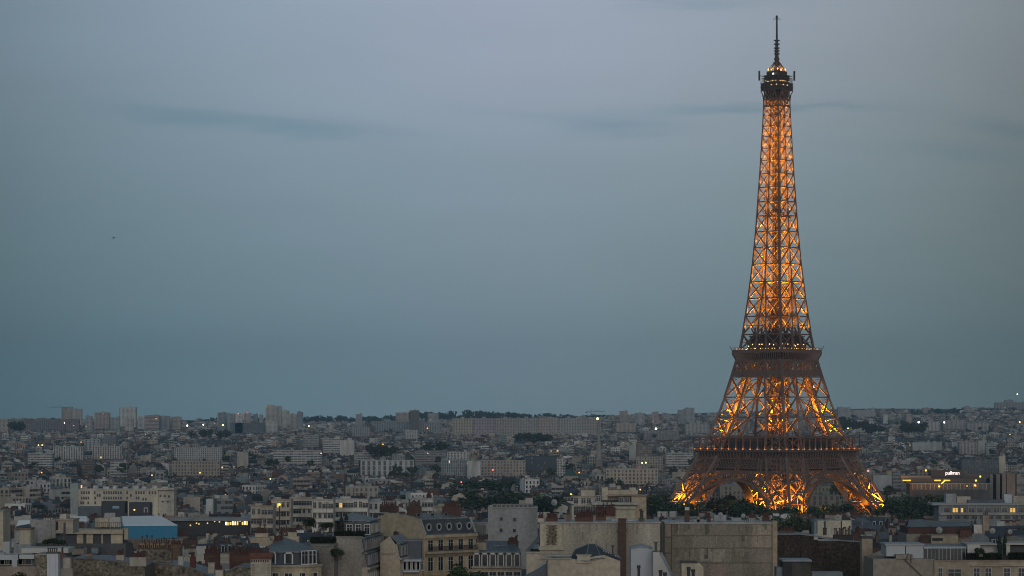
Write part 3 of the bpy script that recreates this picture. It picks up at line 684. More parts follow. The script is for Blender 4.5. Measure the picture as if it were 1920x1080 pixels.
class Near:
    def __init__(s, name, label, cat, px, D, group=None, rz=0.0, py=None):
        s.D = D; p = P(px, HY, D); s.o = Vector((p.x, D, gz(p.x, D) - .3)); s.root = empty(name, s.o, rz, label, cat, group); s.parts = {}
    def pt(s, px, py, dy=0.0): return P(px, py, s.D + dy) - s.o
    def x(s, px, dy=0.0): return s.pt(px, HY, dy).x
    def z(s, py, dy=0.0): return s.pt(CX, py, dy).z
    def mb(s, part): return s.parts.setdefault(part, MB())
    def box(s, part, x0, x1, t, b, y0, y1, c, m=0):
        """front face spans columns x0..x1 and rows t..b of the photograph at depth D + y0"""
        zb = 0 if b is None else s.z(b, y0); s.mb(part).box((s.x(x0, y0), y0, zb), (s.x(x1, y0), y1, s.z(t, y0)), c, m)
    def done(s):
        out = {}
        for k, mb in s.parts.items(): out[k] = mb.build(k, NMATS, s.root)
        return out
    def stack(s, x0, x1, t, b, y0, d, c, n, m=0, ph=None, cowl=0, name='chimney'):
        """a chimney stack with its row of pots (sub-parts)"""
        if c[0] > 1.6 * c[1]: c = tuple(q * .62 for q in c)
        mb = MB(); a, e = s.x(x0, y0), s.x(x1, y0); zt = s.z(t, y0); zb = s.z(b, y0)
        mb.box((a, y0, zb), (e, y0 + d, zt), c, m); mb.box((a - .06, y0 - .06, zt), (e + .06, y0 + d + .06, zt + .12), tuple(k * .8 for k in c), m)
        o = mb.build(name, NMATS, s.root); rr = random.Random(int(x0 * 7 + t))
        for i in range(n):
            q = put('chimney_pot', COWL_ME if rr.random() < cowl else POT_ME, o, (lerp(a + .16, e - .16, (i + .5) / n if n > 1 else .5), y0 + d * rr.uniform(.35, .65), zt + .12)); k = (ph or 1) * rr.uniform(.75, 1.35); q.scale = (1, 1, k)
        return o
    def window(s, me, px, py, y0=0.0, name='window', sc=None):
        return put(name, me, s.root, s.pt(px, py, y0) + Vector((0, -.012, 0)), 0, sc)

def mansard_box(mb, w, d, h, hm, inset, ridge, wc, sc, zc, hip=False):
    """steep lower slopes, shallow top; gable ends when not hipped. facade at y = 0"""
    i = inset; xi = i if hip else 0
    a = [(-w, 0, h), (w, 0, h), (w, d, h), (-w, d, h)]; b = [(-w + xi, i, h + hm), (w - xi, i, h + hm), (w - xi, d - i, h + hm), (-w + xi, d - i, h + hm)]
    mb.face((a[0], a[1], b[1], b[0]), sc, zinc); mb.face((a[2], a[3], b[3], b[2]), sc, zinc)
    r0, r1 = (-w + xi * 3, d / 2, h + ridge), (w - xi * 3, d / 2, h + ridge)
    mb.face((b[0], b[1], r1, r0), zc, zinc); mb.face((b[2], b[3], r0, r1), zc, zinc)
    if hip:
        mb.face((a[1], a[2], b[2], b[1]), sc, zinc); mb.face((a[3], a[0], b[0], b[3]), sc, zinc); mb.face((b[1], b[2], r1), zc, zinc); mb.face((b[3], b[0], r0), zc, zinc)
    else:
        mb.face((a[1], a[2], b[2], r1, b[1]), wc, wall_); mb.face((a[3], a[0], b[0], r0, b[3]), wc, wall_)

def near_city():
    global rs_
    # ---- the long bare rear walls, centre right
    n = Near('party_wall_house', 'wide house with bare grey plaster rear wall, cream quoined panel and brown flue', 'building', 1128, 480)
    n.box('walls', 1012, 1238, 981, None, 0, 12, (.34, .305, .25), conc)
    n.box('coping', 1010, 1240, 978.5, 981, -.25, 12.2, (.30, .30, .29), zinc)
    n.box('quoined_panel', 1013, 1024, 981.5, 1024, -.14, .02, (.46, .40, .31)); n.box('quoined_panel', 1045, 1053, 981.5, 1024, -.14, .02, (.46, .40, .31)); n.box('quoined_panel', 1024, 1045, 981.5, 984, -.13, .02, (.46, .40, .31)); n.box('quoined_panel', 1024, 1045, 984, 1022, -.04, .02, (.17, .135, .095), stone)
    for i in range(6): n.box('quoined_panel', 1021.5, 1026.5, 986 + i * 6.2, 989.4 + i * 6.2, -.18, .02, (.44, .38, .30)); n.box('quoined_panel', 1043, 1047.5, 986 + i * 6.2, 989.4 + i * 6.2, -.18, .02, (.44, .38, .30))
    n.box('ledge', 1010, 1057, 1024, 1031, -.5, .02, (.44, .38, .29))
    n.box('flue', 1159.5, 1174, 973, None, -.9, .05, (.075, .045, .036)); n.box('flue', 1157.5, 1176, 994, 996, -1.0, .05, (.10, .05, .04)); n.box('flue', 1158.5, 1175, 972, 974, -1.0, .1, (.10, .05, .04))
    mb = n.mb('mansard'); prev = None
    for k in range(6):
        t = k / 5; q = (lerp(1012, 987, t ** 1.6), lerp(1000, 1036, t)); 
        if prev:
            a, b = n.pt(*prev), n.pt(*q); mb.face((a, b, b + Vector((0, 11, 0)), a + Vector((0, 11, 0))), SLATE, zinc)
            mb.face((a, (a.x + .01, a.y, b.z), b), SLATE, zinc)
        prev = q
    n.box('wing', 987, 1012, 1036, None, 0, 11, (.46, .40, .31)); n.box('wing', 985.5, 1013, 1034.5, 1037, -.3, 11.2, (.38, .36, .32))
    for i in range(5): n.box('wing', 1013 + i * .01, 1060, 1038 + i * 9, 1040 + i * 9, -.25 - i * .01, .0, (.38, .34, .27)) if i < 2 else None
    rs_ = random.Random(40)
    for i in range(46):
        x = rs_.uniform(1055, 1234); t = rs_.choice((982, 982, 982, rs_.uniform(984, 1030))); q = rs_.uniform(.72, 1.22); n.box('walls', x, x + rs_.uniform(.8, 5), t, t + rs_.uniform(4, 26), -.006 - .0004 * i, .02, tuple(v * q for v in (.34, .305, .25)), conc)
    # lumps on the flat roof
    n.box('roof_hatch', 1016, 1036, 966, 979, 6, 9, (.42, .36, .28)); n.box('roof_hatch', 1018, 1034, 962, 966, 6.5, 8.5, (.38, .32, .25))
    n.box('skylight', 1145, 1158, 973, 979, 4, 6, (.26, .31, .34), zinc); n.box('skylight', 1176, 1195, 974, 979, 4, 6, (.26, .31, .34), zinc)
    n.stack(1008, 1020, 973, 979, 1, 1, (.45, .40, .33), 5); n.stack(1024, 1046, 972, 979, 3, .9, (.16, .08, .06), 8); n.stack(1062, 1070, 966, 979, 5, .8, (.2, .15, .12), 3, cowl=.5); n.stack(1078, 1112, 971, 979, 2, 1, (.15, .075, .055), 11); n.stack(1118, 1136, 970, 979, 7, 1, (.2, .1, .07), 6, cowl=.3); n.stack(1198, 1208, 973, 979, 3, .9, (.1, .09, .08), 3, cowl=1)
    n.done()
    n = Near('party_wall_house', 'wide house with dark stained, patched rear wall and pale pier at its right end', 'building', 1350, 486)
    n.box('walls', 1246, 1449, 982, None, 0, 12, (.225, .195, .155), conc)
    n.box('coping', 1246, 1449, 979.5, 982, -.2, 12.2, (.33, .34, .34), zinc)
    n.box('pier', 1448.5, 1457.5, 977, None, -.35, 3, (.36, .28, .20))
    for x0, x1, t, b, c in ((1409, 1446, 984, 1026, (.31, .255, .20)), (1312, 1335, 1029, 1052, (.31, .285, .24)), (1337, 1359, 1030, 1054, (.30, .27, .22)), (1248, 1258, 984, 1006, (.30, .25, .20)), (1330, 1362, 1057, 1080, (.28, .21, .17)), (1262, 1300, 985, 1001, (.26, .22, .175)), (1372, 1405, 1034, 1056, (.18, .155, .125)), (1300, 1336, 1003, 1027, (.255, .23, .19)), (1384, 1408, 985, 1000, (.19, .165, .135)), (1416, 1445, 1040, 1078, (.25, .21, .165))):
        n.box('plaster_patch', x0, x1, t, b, -.012, .02, c, conc)
    for i in range(70):
        x = rs_.uniform(1262, 1440); t = rs_.choice((983, 983, 1005, 1028, rs_.uniform(984, 1060))); q = rs_.uniform(.5, 1.3); n.box('walls', x, x + rs_.uniform(1, 7), t, t + rs_.uniform(3, 20), -.014 - .0003 * i, .02, tuple(v * q for v in (.225, .195, .155)), conc)
    for y in (1004, 1027, 1055): n.box('string_course', 1262, 1447, y, y + 1.2, -.06, .02, (.10, .085, .07), conc)
    n.box('drainpipe_and_gap_shade', 1258.3, 1260, 982, None, -.14, 0, (.035, .03, .03), metal); n.box('drainpipe_and_gap_shade', 1236.5, 1246, 983, None, .6, 1.2, (.02, .018, .02), metal); n.box('drainpipe_and_gap_shade', 1240, 1242.5, 980, None, -.3, .3, (.04, .03, .03), metal)  # the wide black box stands in for shade in the gap between the houses
    for y in (1006, 1036): n.box('drainpipe_and_gap_shade', 1247, 1258.3, y, y + 2, -.1, 0, (.03, .025, .025), metal)
    n.box('roof_hatch', 1339, 1362, 966, 980, 6, 8.6, (.36, .38, .40)); n.box('skylight', 1300, 1320, 974, 980, 3, 5, (.24, .28, .31), zinc); n.box('skylight', 1372, 1390, 971, 980, 7, 9, (.3, .33, .36), zinc)
    n.stack(1284, 1293, 958, 980, 2, 1, (.13, .07, .055), 2, cowl=.5); n.box('vent_box', 1284.5, 1292.5, 951, 957, 2, 3, (.45, .44, .41)); n.stack(1307, 1312, 970, 980, 3, .8, (.3, .24, .17), 2, cowl=1); n.stack(1326, 1333, 971, 980, 1, .7, (.16, .09, .07), 3); n.stack(1404, 1416, 972, 980, 3, .8, (.4, .4, .38), 4, cowl=.6); n.stack(1430, 1443, 971, 980, 6, 1, (.14, .08, .06), 5)
    mb = n.mb('roof_railing')
    for i in range(9): mb.bar(n.pt(1396 + i * 3.6, 980, .3), n.pt(1396 + i * 3.6, 971, .3), .06, m=metal)
    mb.bar(n.pt(1396, 971, .3), n.pt(1425, 971, .3), .06, m=metal); mb.bar(n.pt(1396, 975, .3), n.pt(1425, 975, .3), .06, m=metal)
    n.done()
    # ---- in front of them
    n = Near('zinc_roofed_house', 'low cream house with faceted blue-grey zinc roof in front of the grey rear wall', 'building', 1095, 440)
    mb = n.mb('walls'); y0 = 0
    prof = [(1028, None), (1163, None), (1163, 1052), (1133, 1041), (1115, 1043), (1090, 1049), (1028, 1045)]
    fr = [n.pt(px, py, 0) if py else Vector((n.x(px), 0, 0)) for px, py in prof]; bk = [p + Vector((0, 9, 0)) for p in fr]
    mb.face(fr, (.42, .36, .28)); 
    for a, b, c, d in zip(fr, fr[1:] + fr[:1], bk[1:] + bk[:1], bk): mb.face((b, a, d, c), (.40, .35, .28))
    mb = n.mb('roof'); A = [n.pt(1069, 1048, .3), n.pt(1098, 1052, -.5), n.pt(1128, 1047, -.3), n.pt(1165, 1048, 1)]; T = [n.pt(1078, 1030, 3), n.pt(1104, 1019.5, 5), n.pt(1116, 1020, 5), n.pt(1130, 1031, 3)]
    for a, b, c, d, k in ((A[0], A[1], T[1], T[0], .8), (A[1], A[2], T[2], T[1], 1.1), (A[2], A[3], T[3], T[2], .95)): mb.face((a, b, c, d), tuple(.06 * k * q for q in (.85, 1.0, 1.2)), zinc)
    mb.face((A[0], T[0], T[1], T[2], T[3], A[3], n.pt(1160, 1040, 9), n.pt(1075, 1040, 9)), ZINC, zinc)
    for a, b in ((T[0], T[1]), (T[1], T[2]), (T[2], T[3]), (A[1], T[1]), (A[2], T[2]), (T[3], A[3]), (A[0], A[1]), (A[1], A[2])): mb.bar(a, b, .12, c=(.2, .225, .25), m=zinc)
    n.box('chimney', 1082, 1107, 1041, 1056, -.3, 1.2, (.42, .36, .28)); n.box('chimney', 1080, 1109, 1040, 1042, -.4, 1.3, (.38, .35, .3)); n.box('cornice', 1024, 1072, 1046, 1048, -.4, .2, (.33, .31, .28)); n.box('cornice', 1026, 1072, 1041, 1043, -.2, 2, (.36, .34, .3))
    for i in range(7): mb.box(n.pt(1131 + i * 4.4, 1034 + i * 1.9, 2.5 - i * .2), n.pt(1133 + i * 4.4, 1032 + i * 1.9, 2.5 - i * .2) + Vector((0, .5, 0)), (.42, .45, .47), zinc)
    n.stack(1146, 1152, 1040, 1056, 1.5, .8, (.1, .09, .09), 1, cowl=1); n.done()
    n = Near('stair_tower', 'pale blue-grey rooftop stair tower with arched zinc top before the grey rear wall', 'building', 1203, 436)
    mb = n.mb('walls'); k = 10; fr = [Vector((n.x(1224), 0, 0)), *[n.pt(lerp(1224, 1183, i / k), 1029 - 5.2 * math.sin(math.pi * (i + .6) / (k + 1.2)), 0) for i in range(k + 1)], Vector((n.x(1183), 0, 0))]
    bk = [p + Vector((0, 4, 0)) for p in fr]; mb.face(fr, (.42, .44, .47), paint)
    for i in (0, len(fr) - 2): mb.face((fr[i], bk[i], bk[i + 1], fr[i + 1]), (.4, .42, .45), paint)
    mb = n.mb('roof')
    for i in range(1, len(fr) - 2):
        u = Vector((0, 0, .12)); e = Vector((0, -.35, 0)); mb.face((fr[i] + u + e, bk[i] + u, bk[i + 1] + u, fr[i + 1] + u + e), ZINC, zinc); mb.face((fr[i] + e - u, fr[i] + e + u, fr[i + 1] + e + u, fr[i + 1] + e - u), (.15, .2, .26), zinc)
    n.done()
    n = Near('gabled_house', 'narrow white gabled wall with sloping zinc edge and black flues beside the stair tower', 'building', 1240, 432)
    mb = n.mb('walls'); fr = [Vector((n.x(1224.5), 0, 0)), Vector((n.x(1262), 0, 0)), n.pt(1262, 1084), n.pt(1250, 1060), n.pt(1238, 1036), n.pt(1224.5, 1035)]; bk = [p + Vector((0, 7, 0)) for p in fr]; mb.face(fr, (.45, .44, .42), paint)
    for a, b, c, d in zip(fr, fr[1:] + fr[:1], bk[1:] + bk[:1], bk): mb.face((b, a, d, c), (.42, .42, .4), paint)
    mb = n.mb('roof')
    for a, b in ((fr[2], fr[3]), (fr[3], fr[4])): mb.face((a + Vector((.1, -.3, .1)), a + Vector((.1, 7, .1)), b + Vector((.1, 7, .1)), b + Vector((.1, -.3, .1))), (.16, .2, .24), zinc); mb.bar(a + Vector((.1, -.3, .05)), b + Vector((.1, -.3, .05)), .12, .3, (.15, .2, .25), zinc)
    n.box('flue', 1227.5, 1232.5, 1018, 1034, 1, 1.5, (.03, .03, .035), metal); n.box('flue', 1224, 1234, 1033.5, 1036, .6, 1.8, (.03, .03, .035), metal); n.box('flue', 1226, 1234, 1016, 1018.5, .9, 1.7, (.03, .03, .03), metal); n.done()
    for px0, px1, t, D, lab in ((1194, 1201.5, 1060, 424, 'slim black flue with round cap in front of the stair tower'), (1234.5, 1251, 1069, 420, 'squat black flue box in front of the white gabled wall'), (1287, 1304, 1063, 416, 'cluster of black flues in front of the small cream block')):
        n = Near('flue_pipe', lab, 'flue', (px0 + px1) / 2, D); n.root.location.z = P(0, 1090, D).z; n.o = Vector(n.root.location); mb = n.mb('pipe')
        a, b = n.x(px0), n.x(px1); zt = n.z(t); k = 2 if px1 - px0 > 12 else 1
        for i in range(k):
            xx = lerp(a, b, (i + .5) / k); r = (b - a) / k * .36; mb.tube((xx, 0, -.6), (xx, 0, zt - i * .35), r, r, 10, m=metal); mb.tube((xx, 0, zt - .45 - i * .35), (xx, 0, zt - i * .35), r * 1.3, r * 1.3, 10, m=metal)
        n.done()
    n = Near('cream_block', 'small cream plastered block with chamfered top in front of the dark stained wall', 'building', 1298, 426)
    mb = n.mb('walls'); fr = [Vector((n.x(1278), 0, 0)), Vector((n.x(1319), 0, 0)), n.pt(1319, 1063), n.pt(1312, 1056), n.pt(1278, 1056)]; bk = [p + Vector((0, 4, 0)) for p in fr]; mb.face(fr, (.50, .44, .33))
    for a, b, c, d in zip(fr, fr[1:] + fr[:1], bk[1:] + bk[:1], bk): mb.face((b, a, d, c), (.4, .35, .28))
    n.box('coping', 1277, 1308, 1053.5, 1056, -.15, 4.2, (.09, .07, .06)); n.done()
    n = Near('slate_house', 'dark rounded slate mansard low beside the cream wing', 'building', 1005, 442)
    mb = n.mb('roof'); prev = None
    for k in range(7):
        t = k / 6; q = (lerp(1026, 984, t ** 1.5), lerp(1056, 1084, t))
        if prev: a, b = n.pt(*prev), n.pt(*q); mb.face((a, b, b + Vector((0, 8, 0)), a + Vector((0, 8, 0))), SLATE, zinc); mb.face((a, (a.x, 0, 0), (b.x, 0, 0), b), SLATE, zinc)
        prev = q
    mb.bar(n.pt(1026, 1055), n.pt(1008, 1062), .2, c=(.2, .22, .24), m=zinc); n.box('walls', 1026, 1029, 1053, None, -.2, 6, (.42, .37, .29)); n.done()

    # ---- grey block with four small windows
    n = Near('grey_block', 'plain light grey block with four small square windows and rooftop planters', 'building', 962, 620)
    n.box('walls', 915, 1008, 953, 1013, 0, 11, (.30, .295, .295), wall_); n.box('walls', 914, 1000, 1013, None, -.25, 11, (.26, .255, .255), wall_); n.box('coping', 914.5, 1008.5, 951, 953, -.15, 11.1, (.26, .26, .26), paint)
    for px, py in ((940, 976), (965, 977), (939.5, 997), (964.5, 998)): n.window(W_SQ, px, py)
    n.box('roof_terrace', 925, 1000, 945.5, 951, 2, 6, (.04, .045, .045), paint); n.box('roof_terrace', 985, 999, 934, 951, 6, 9, (.42, .40, .38)); n.box('roof_terrace', 973, 986, 938, 951, 7, 9, (.36, .32, .27)); n.box('roof_terrace', 918, 924, 947, 951, .3, 1, (.3, .3, .3))
    for i in range(9): n.window(W_SQ, 928 + i * 8.2, 951, 1.8, 'planter', (1.4, 1, .8))
    n.done()

    # ---- corner house with bull's-eye dormers: nearest corner at px 797
    D = 492; c0 = P(797, HY, D); a = R(46)
    o = Vector((c0.x, D, gz(c0.x, D))); root = empty('corner_house', o, a, "cream corner house with five bull's-eye dormers and a big bare side gable", 'building')
    n = Near.__new__(Near); n.D = D; n.o = o; n.root = root; n.parts = {}
    zE = n.z(1003); wL = 12.5; dp = 11.8; zr = n.z(962) + .3
    mb = n.mb('walls')                                  # local: facade from x = 0 to wL along y = 0, depth +y
    mb.box((0, 0, 0), (wL, dp, zE), (.45, .36, .24), wall_)
    lev = [n.z(1034), n.z(1079)]
    mb2 = n.mb('cornice'); mb2.box((-.2, -.5, zE - .55), (wL + .2, -.003, zE - .05), (.44, .36, .25)); mb2.box((-.1, -.3, zE - 1.0), (wL + .1, -.004, zE - .56), (.30, .24, .17))
    for z in lev: mb2.box((-.1, -.85, z - .45), (wL + .1, -.003, z - .05), (.36, .30, .22)); mb2.box((0, -.4, z - .95), (wL, -.004, z - .46), (.25, .2, .14))
    rb = n.mb('balustrade')
    for i in range(60): x = wL * (i + .5) / 60; rb.bar((x, -.78, lev[0] - .05), (x, -.78, lev[0] + .8), .05, m=metal)
    rb.bar((0, -.78, lev[0] + .8), (wL, -.78, lev[0] + .8), .08, m=metal)
    for i in range(6): mb2.box((wL * i / 5 - .22 if i else 0, -.12, lev[0]), (wL * i / 5 + .22 if i < 5 else wL, -.002, zE - 1.0), (.48, .39, .27))
    hm = 2.7; top = zE + hm
    mb = n.mb('roof'); b = 1.35
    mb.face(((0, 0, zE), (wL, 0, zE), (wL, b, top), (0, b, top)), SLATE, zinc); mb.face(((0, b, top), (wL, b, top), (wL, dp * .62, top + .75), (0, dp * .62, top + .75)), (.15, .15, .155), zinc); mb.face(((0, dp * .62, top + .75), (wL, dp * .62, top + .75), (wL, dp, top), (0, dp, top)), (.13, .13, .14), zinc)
    mb.bar((0, -.15, zE), (wL, -.15, zE), .3, .3, (.12, .14, .16), zinc); mb.bar((0, b, top), (wL, b, top), .22, .22, (.2, .22, .24), zinc)
    mb.bar((.05, -.1, zE), (.05, b, top), .35, .35, (.36, .36, .35), zinc); mb.bar((wL - .05, -.1, zE), (wL - .05, b, top), .35, .35, (.36, .36, .35), zinc)
    gm = n.mb('side_gable'); gp = [(0, 0, zE), (0, b, top), (0, dp * .3, top + .5), (0, dp * .86, top + 1.05), (0, dp * .86, top + .5), (0, dp, top + .2), (0, dp, zE)]
    gm.face(gp[::-1], (.47, .39, .27), wall_); gm.face([(wL, y, z) for _, y, z in gp], (.4, .33, .24), wall_); gm.face([(-.28, y, z) for _, y, z in gp][::-1], (.45, .365, .25), wall_); gm.box((-.28, 0, 0), (-.003, dp, zE), (.45, .365, .25), wall_)
    for i, ((_, y0, z0), (_, y1, z1)) in enumerate(zip(gp, gp[1:6])): gm.bar((-.14, y0, z0), (-.14, y1, z1), .32, .16, (.36, .32, .26), wall_)
    n.done()
    for i in range(5):
        x = wL * (i + .5) / 5; put('dormer', EYE_ME, root, (x, .3, zE + .42), 0, (.95, .8, .98)); put('window', W_TALL, root, (x, -.012, lev[0] + .1), 0, (1, 1, .8)); put('window', W_TALL, root, (x, -.012, n.z(1071)), 0, (1, 1, 1.05))
    for i in range(3): put('skylight', W_SQ, root, (2.5 + i * 3.4, 4.2, top + .45), 0, (1.2, 1, .5))
    cm = MB(); cm.box((1.6, 5.4, top), (4.4, 6.3, top + 2.2), (.10, .06, .05), wall_); ch = cm.build('chimney', NMATS, root)
    for i in range(7): put('chimney_pot', COWL_ME if i % 3 == 0 else POT_ME, ch, (1.85 + i * .38, 5.85, top + 2.2), 0, (1, 1, random.uniform(.8, 1.4)))
    cm = MB(); cm.box((-.2, dp - 4.4, top + 1), (.7, dp - .4, top + 2.2), (.09, .055, .045), wall_); ch = cm.build('chimney', NMATS, root)
    for i in range(8): put('chimney_pot', POT_ME, ch, (.25, dp - 4.1 + i * .48, top + 2.2), 0, (1, 1, random.uniform(.8, 1.4)))
    cm = MB(); cm.box((wL - .9, 3.5, top), (wL - .1, 7.5, top + 1.9), (.11, .06, .05), wall_); ch = cm.build('chimney', NMATS, root)
    for i in range(9): put('chimney_pot', POT_ME, ch, (wL - .5, 3.7 + i * .43, top + 1.9), 0, (1, 1, random.uniform(.8, 1.4)))

    # ---- house with a row of dark dormers below the grey block
    n = Near('dormer_house', 'low house with seamed zinc roof and tall dark dormers below the grey block', 'building', 930, 500)
    zE, zT = n.z(1063), n.z(1036); x0, x1 = n.x(886), n.x(977); mb = n.mb('roof'); L_ = x1 - x0
    mb.face(((x0, 0, zE), (x1, 0, zE), (x1, .9, zT), (x0, .9, zT)), SLATE, zinc, [(20, 0), (20 + L_, 0), (20 + L_, 1), (20, 1)]); mb.face(((x0, .9, zT), (x1, .9, zT), (x1 - 1, 8, zT + 1.7), (x0, 8, zT + 1.7)), (.10, .12, .14), zinc, [(20, 0), (20 + L_, 0), (20 + L_, 1), (20, 1)]); mb.face(((x1, 0, zE), (x1, 9, zE), (x1 - 1, 8, zT + 1.7), (x1, .9, zT)), SLATE, zinc); mb.bar((x0, .85, zT), (x1, .85, zT), .22, .25, (.2, .23, .25), zinc)
    n.box('walls', 885, 978, 1063, None, .1, 9, (.36, .30, .22)); n.box('cornice', 884, 979, 1062, 1065, -.45, .09, (.36, .33, .28))
    for i in range(6): put('dormer', DORMER_ME, n.root, (lerp(x0, x1, (i + .5) / 6), -.12, zE + .15), 0, (.82, .8, 1.25))
    for i in range(6): n.window(W_TALL, lerp(886, 977, (i + .5) / 6), 1096, .09)
    n.box('chimney', 893, 912, 1017, 1036, 2.5, 3.6, (.34, .29, .22)); n.box('chimney', 892, 913, 1014.5, 1017, 2.4, 3.7, (.09, .10, .11)); n.box('roof_box', 928, 948, 1022, 1034, 5, 7, (.15, .17, .19), zinc); n.stack(952, 972, 1016, 1032, 6, .9, (.12, .07, .055), 8, cowl=.4); n.done()

    # ---- the street front with pale window frames, seen along its length (px 580..722)
    def row_house(px, D, wf, dp, py_wall, py_base, tiers, attic, label, rz, blank, wc):
        c0 = P(px, HY, D); o = Vector((c0.x, D, gz(c0.x, D))); root = empty('street_house', o, rz, label, 'building')
        n = Near.__new__(Near); n.D = D; n.o = o; n.root = root; n.parts = {}
        zW = n.z(py_wall); zf = n.z(py_base)             # origin = near right corner; blank end wall along -x, street front along +y
        n.mb('walls').box((-wf, 0, 0), (-.9, dp, zW), blank, conc); n.mb('coping').box((-wf - .1, -.15, zW), (-.8, .5, zW + .3), tuple(q * .75 for q in blank), conc)
        fm = n.mb('street_front'); fm.box((-.9, .0, 0), (0, dp, zf), wc, wall_); fm.box((-.9, -.1, zf), (.4, dp, zf + .35), (.36, .33, .28))
        rm = n.mb('roof'); x = 0.0; nw = max(3, int(dp / 2.1)); z = zf + .35; th = 2.3
        for t in range(tiers):
            y0 = 0 if t < 2 else attic; x2 = x - .5; L_ = dp - y0
            rm.face(((x, y0, z), (x, dp, z), (x2, dp, z + th), (x2, y0, z + th)), SLATE, zinc, [(20, 0), (20 + L_, 0), (20 + L_, 1), (20, 1)]); rm.face(((x, y0, z), (x2, y0, z + th), (-6 if t == 2 else -.9, y0, z + th), (-6 if t == 2 else -.9, y0, z)), SLATE if t == 2 else tuple(q * .9 for q in blank), zinc if t == 2 else conc)
            rm.box((x2 - .1, y0, z + th - .05), (x2 + .5, dp, z + th + .18), (.15, .17, .19), zinc)
            for i in range(nw):
                yy = y0 + L_ * (i + .5) / nw; put('dormer', DORMER_ME, root, (x + .1, yy, z + .3), math.pi / 2, (.78, .56, .9))
            x = x2; z += th + .18
        if tiers == 3:
            for i in range(3): put('window', W_PALE, root, (-1.4 - i * 1.5, attic - .02, z - th + .05), 0, (.9, 1, .8))
            rm.face(((x, attic, z), (x, dp, z), (-4.5, dp * .6, z + 1.3), (-4.5, attic + 3, z + 1.3)), ZINC, zinc, [(20, 0), (20 + dp, 0), (20 + dp, 1), (20, 1)]); rm.face(((-7, attic, z), (x, attic, z), (-4.5, attic + 3, z + 1.3)), (.2, .23, .26), zinc); rm.face(((-7, dp, z), (-7, attic, z), (-4.5, attic + 3, z + 1.3), (-4.5, dp * .6, z + 1.3)), ZINC, zinc)
            rm.face(((-7, attic, z), (-7, dp, z), (-7, dp, z - th), (-7, attic, z - th)), (.3, .27, .22), wall_)
        else: rm.face(((x, 0, z), (x, dp, z), (-wf * .5, dp, z + 1.2), (-wf * .5, 0, z + 1.2)), ZINC, zinc, [(20, 0), (20 + dp, 0), (20 + dp, 1), (20, 1)]); rm.face(((-wf * .5, 0, z + 1.2), (-wf * .5, dp, z + 1.2), (-wf, dp, z), (-wf, 0, z)), ZINC, zinc); n.mb('walls').face(((-wf, 0, zW), (-.9, 0, zW), (-.9, 0, z), (-wf * .5, 0, z + 1.2), (-wf, 0, z)), blank, conc)
        for f in range(3):
            for i in range(nw): put('window', W_TALL, root, (.012, dp * (i + .5) / nw, zf - 3.0 - f * 3.2), math.pi / 2)
        n.done(); return n
    row_house(689, 466, 5.2, 20, 1009, 1068, 3, 8, 'tall grey house with bare end wall, three dormer tiers and a rooftop hedge', R(-6.5), (.25, .23, .2), (.36, .31, .24))
    n2 = Near('garden_terrace', 'grey concrete terrace wall topped by dark hedge, left of the tall grey house', 'building', 605, 462)
    n2.box('walls', 583, 627, 1024, None, 0, 9, (.27, .25, .215), conc); n2.box('coping', 581, 629, 1021, 1024, -.2, 9.2, (.19, .18, .16)); n2.box('downpipe', 628, 633, 1018, None, .4, 1, (.025, .025, .03), metal); n2.done()
    row_house(750, 474, 3.4, 10, 1040, 1050, 1, 0, 'narrow street house with pale dormers and striped cream front right of the tall grey house', R(-9), (.36, .31, .24), (.42, .35, .25))
    n = Near('zinc_shed', 'long low house with flat zinc awning roof between street houses and corner house', 'building', 768, 477)
    n.box('walls', 748, 792, 1052, None, 0, 8, (.38, .30, .2)); n.box('roof', 750, 790, 1049, 1053, -1, 8.5, (.33, .36, .4), zinc); n.box('awning', 756, 786, 1070, 1073, -2.0, 0, (.4, .43, .48), zinc); n.box('upper_storey', 752, 790, 1015, 1049, 3, 8, (.05, .06, .08), zinc); n.box('upper_storey', 748, 792, 1012.5, 1015, 2.8, 8.2, (.13, .15, .18), zinc)
    for i in range(5): n.window(W_MED, 755 + i * 8.3, 1068, 0)
    n.stack(718, 728, 1015, 1040, 1.5, .8, (.15, .06, .05), 3); n.stack(736, 750, 1006, 1030, 6, 1, (.36, .32, .28), 5); n.box('roof', 735, 752, 1030, 1033, 2, 7, (.36, .4, .45), zinc); n.done()

    # ---- rounded mansard at the left, its big chimney in front
    D = 452; n = Near('rounded_house', 'cream house with curved slate mansard and zinc roof, left of the garden terrace', 'building', 540, D)
    mbw, mbr = n.mb('walls'), n.mb('roof'); k = 14
    def arcp(i, r, z): 
        t = R(-100 + 110 * i / k); cx, cy = n.x(541), 9.5; return Vector((cx + r * 0.56 * math.sin(t + R(45)) * 1.15, cy - r * math.cos(t + R(45)), z))
    zE, z1, z2 = n.z(1064), n.z(1037), n.z(1020)
    for i in range(k):
        a0, a1 = arcp(i, 9.5, 0), arcp(i + 1, 9.5, 0); e0, e1 = arcp(i, 9.5, zE), arcp(i + 1, 9.5, zE)
        mbw.face((a0, a1, e1, e0), (.46, .38, .26))
        c0, c1 = arcp(i, 9.9, zE), arcp(i + 1, 9.9, zE); u = Vector((0, 0, .4)); mbw.face((c0, c1, c1 + u, c0 + u), (.36, .31, .23)); mbr.face((c0 + u, c1 + u, arcp(i + 1, 9.4, zE + .4), arcp(i, 9.4, zE + .4)), ZINC, zinc)
        f0, f1 = arcp(i, 9.2, zE + .35), arcp(i + 1, 9.2, zE + .35); g0, g1 = arcp(i, 8.5, z1), arcp(i + 1, 8.5, z1); mbr.face((f0, f1, g1, g0), SLATE, zinc)
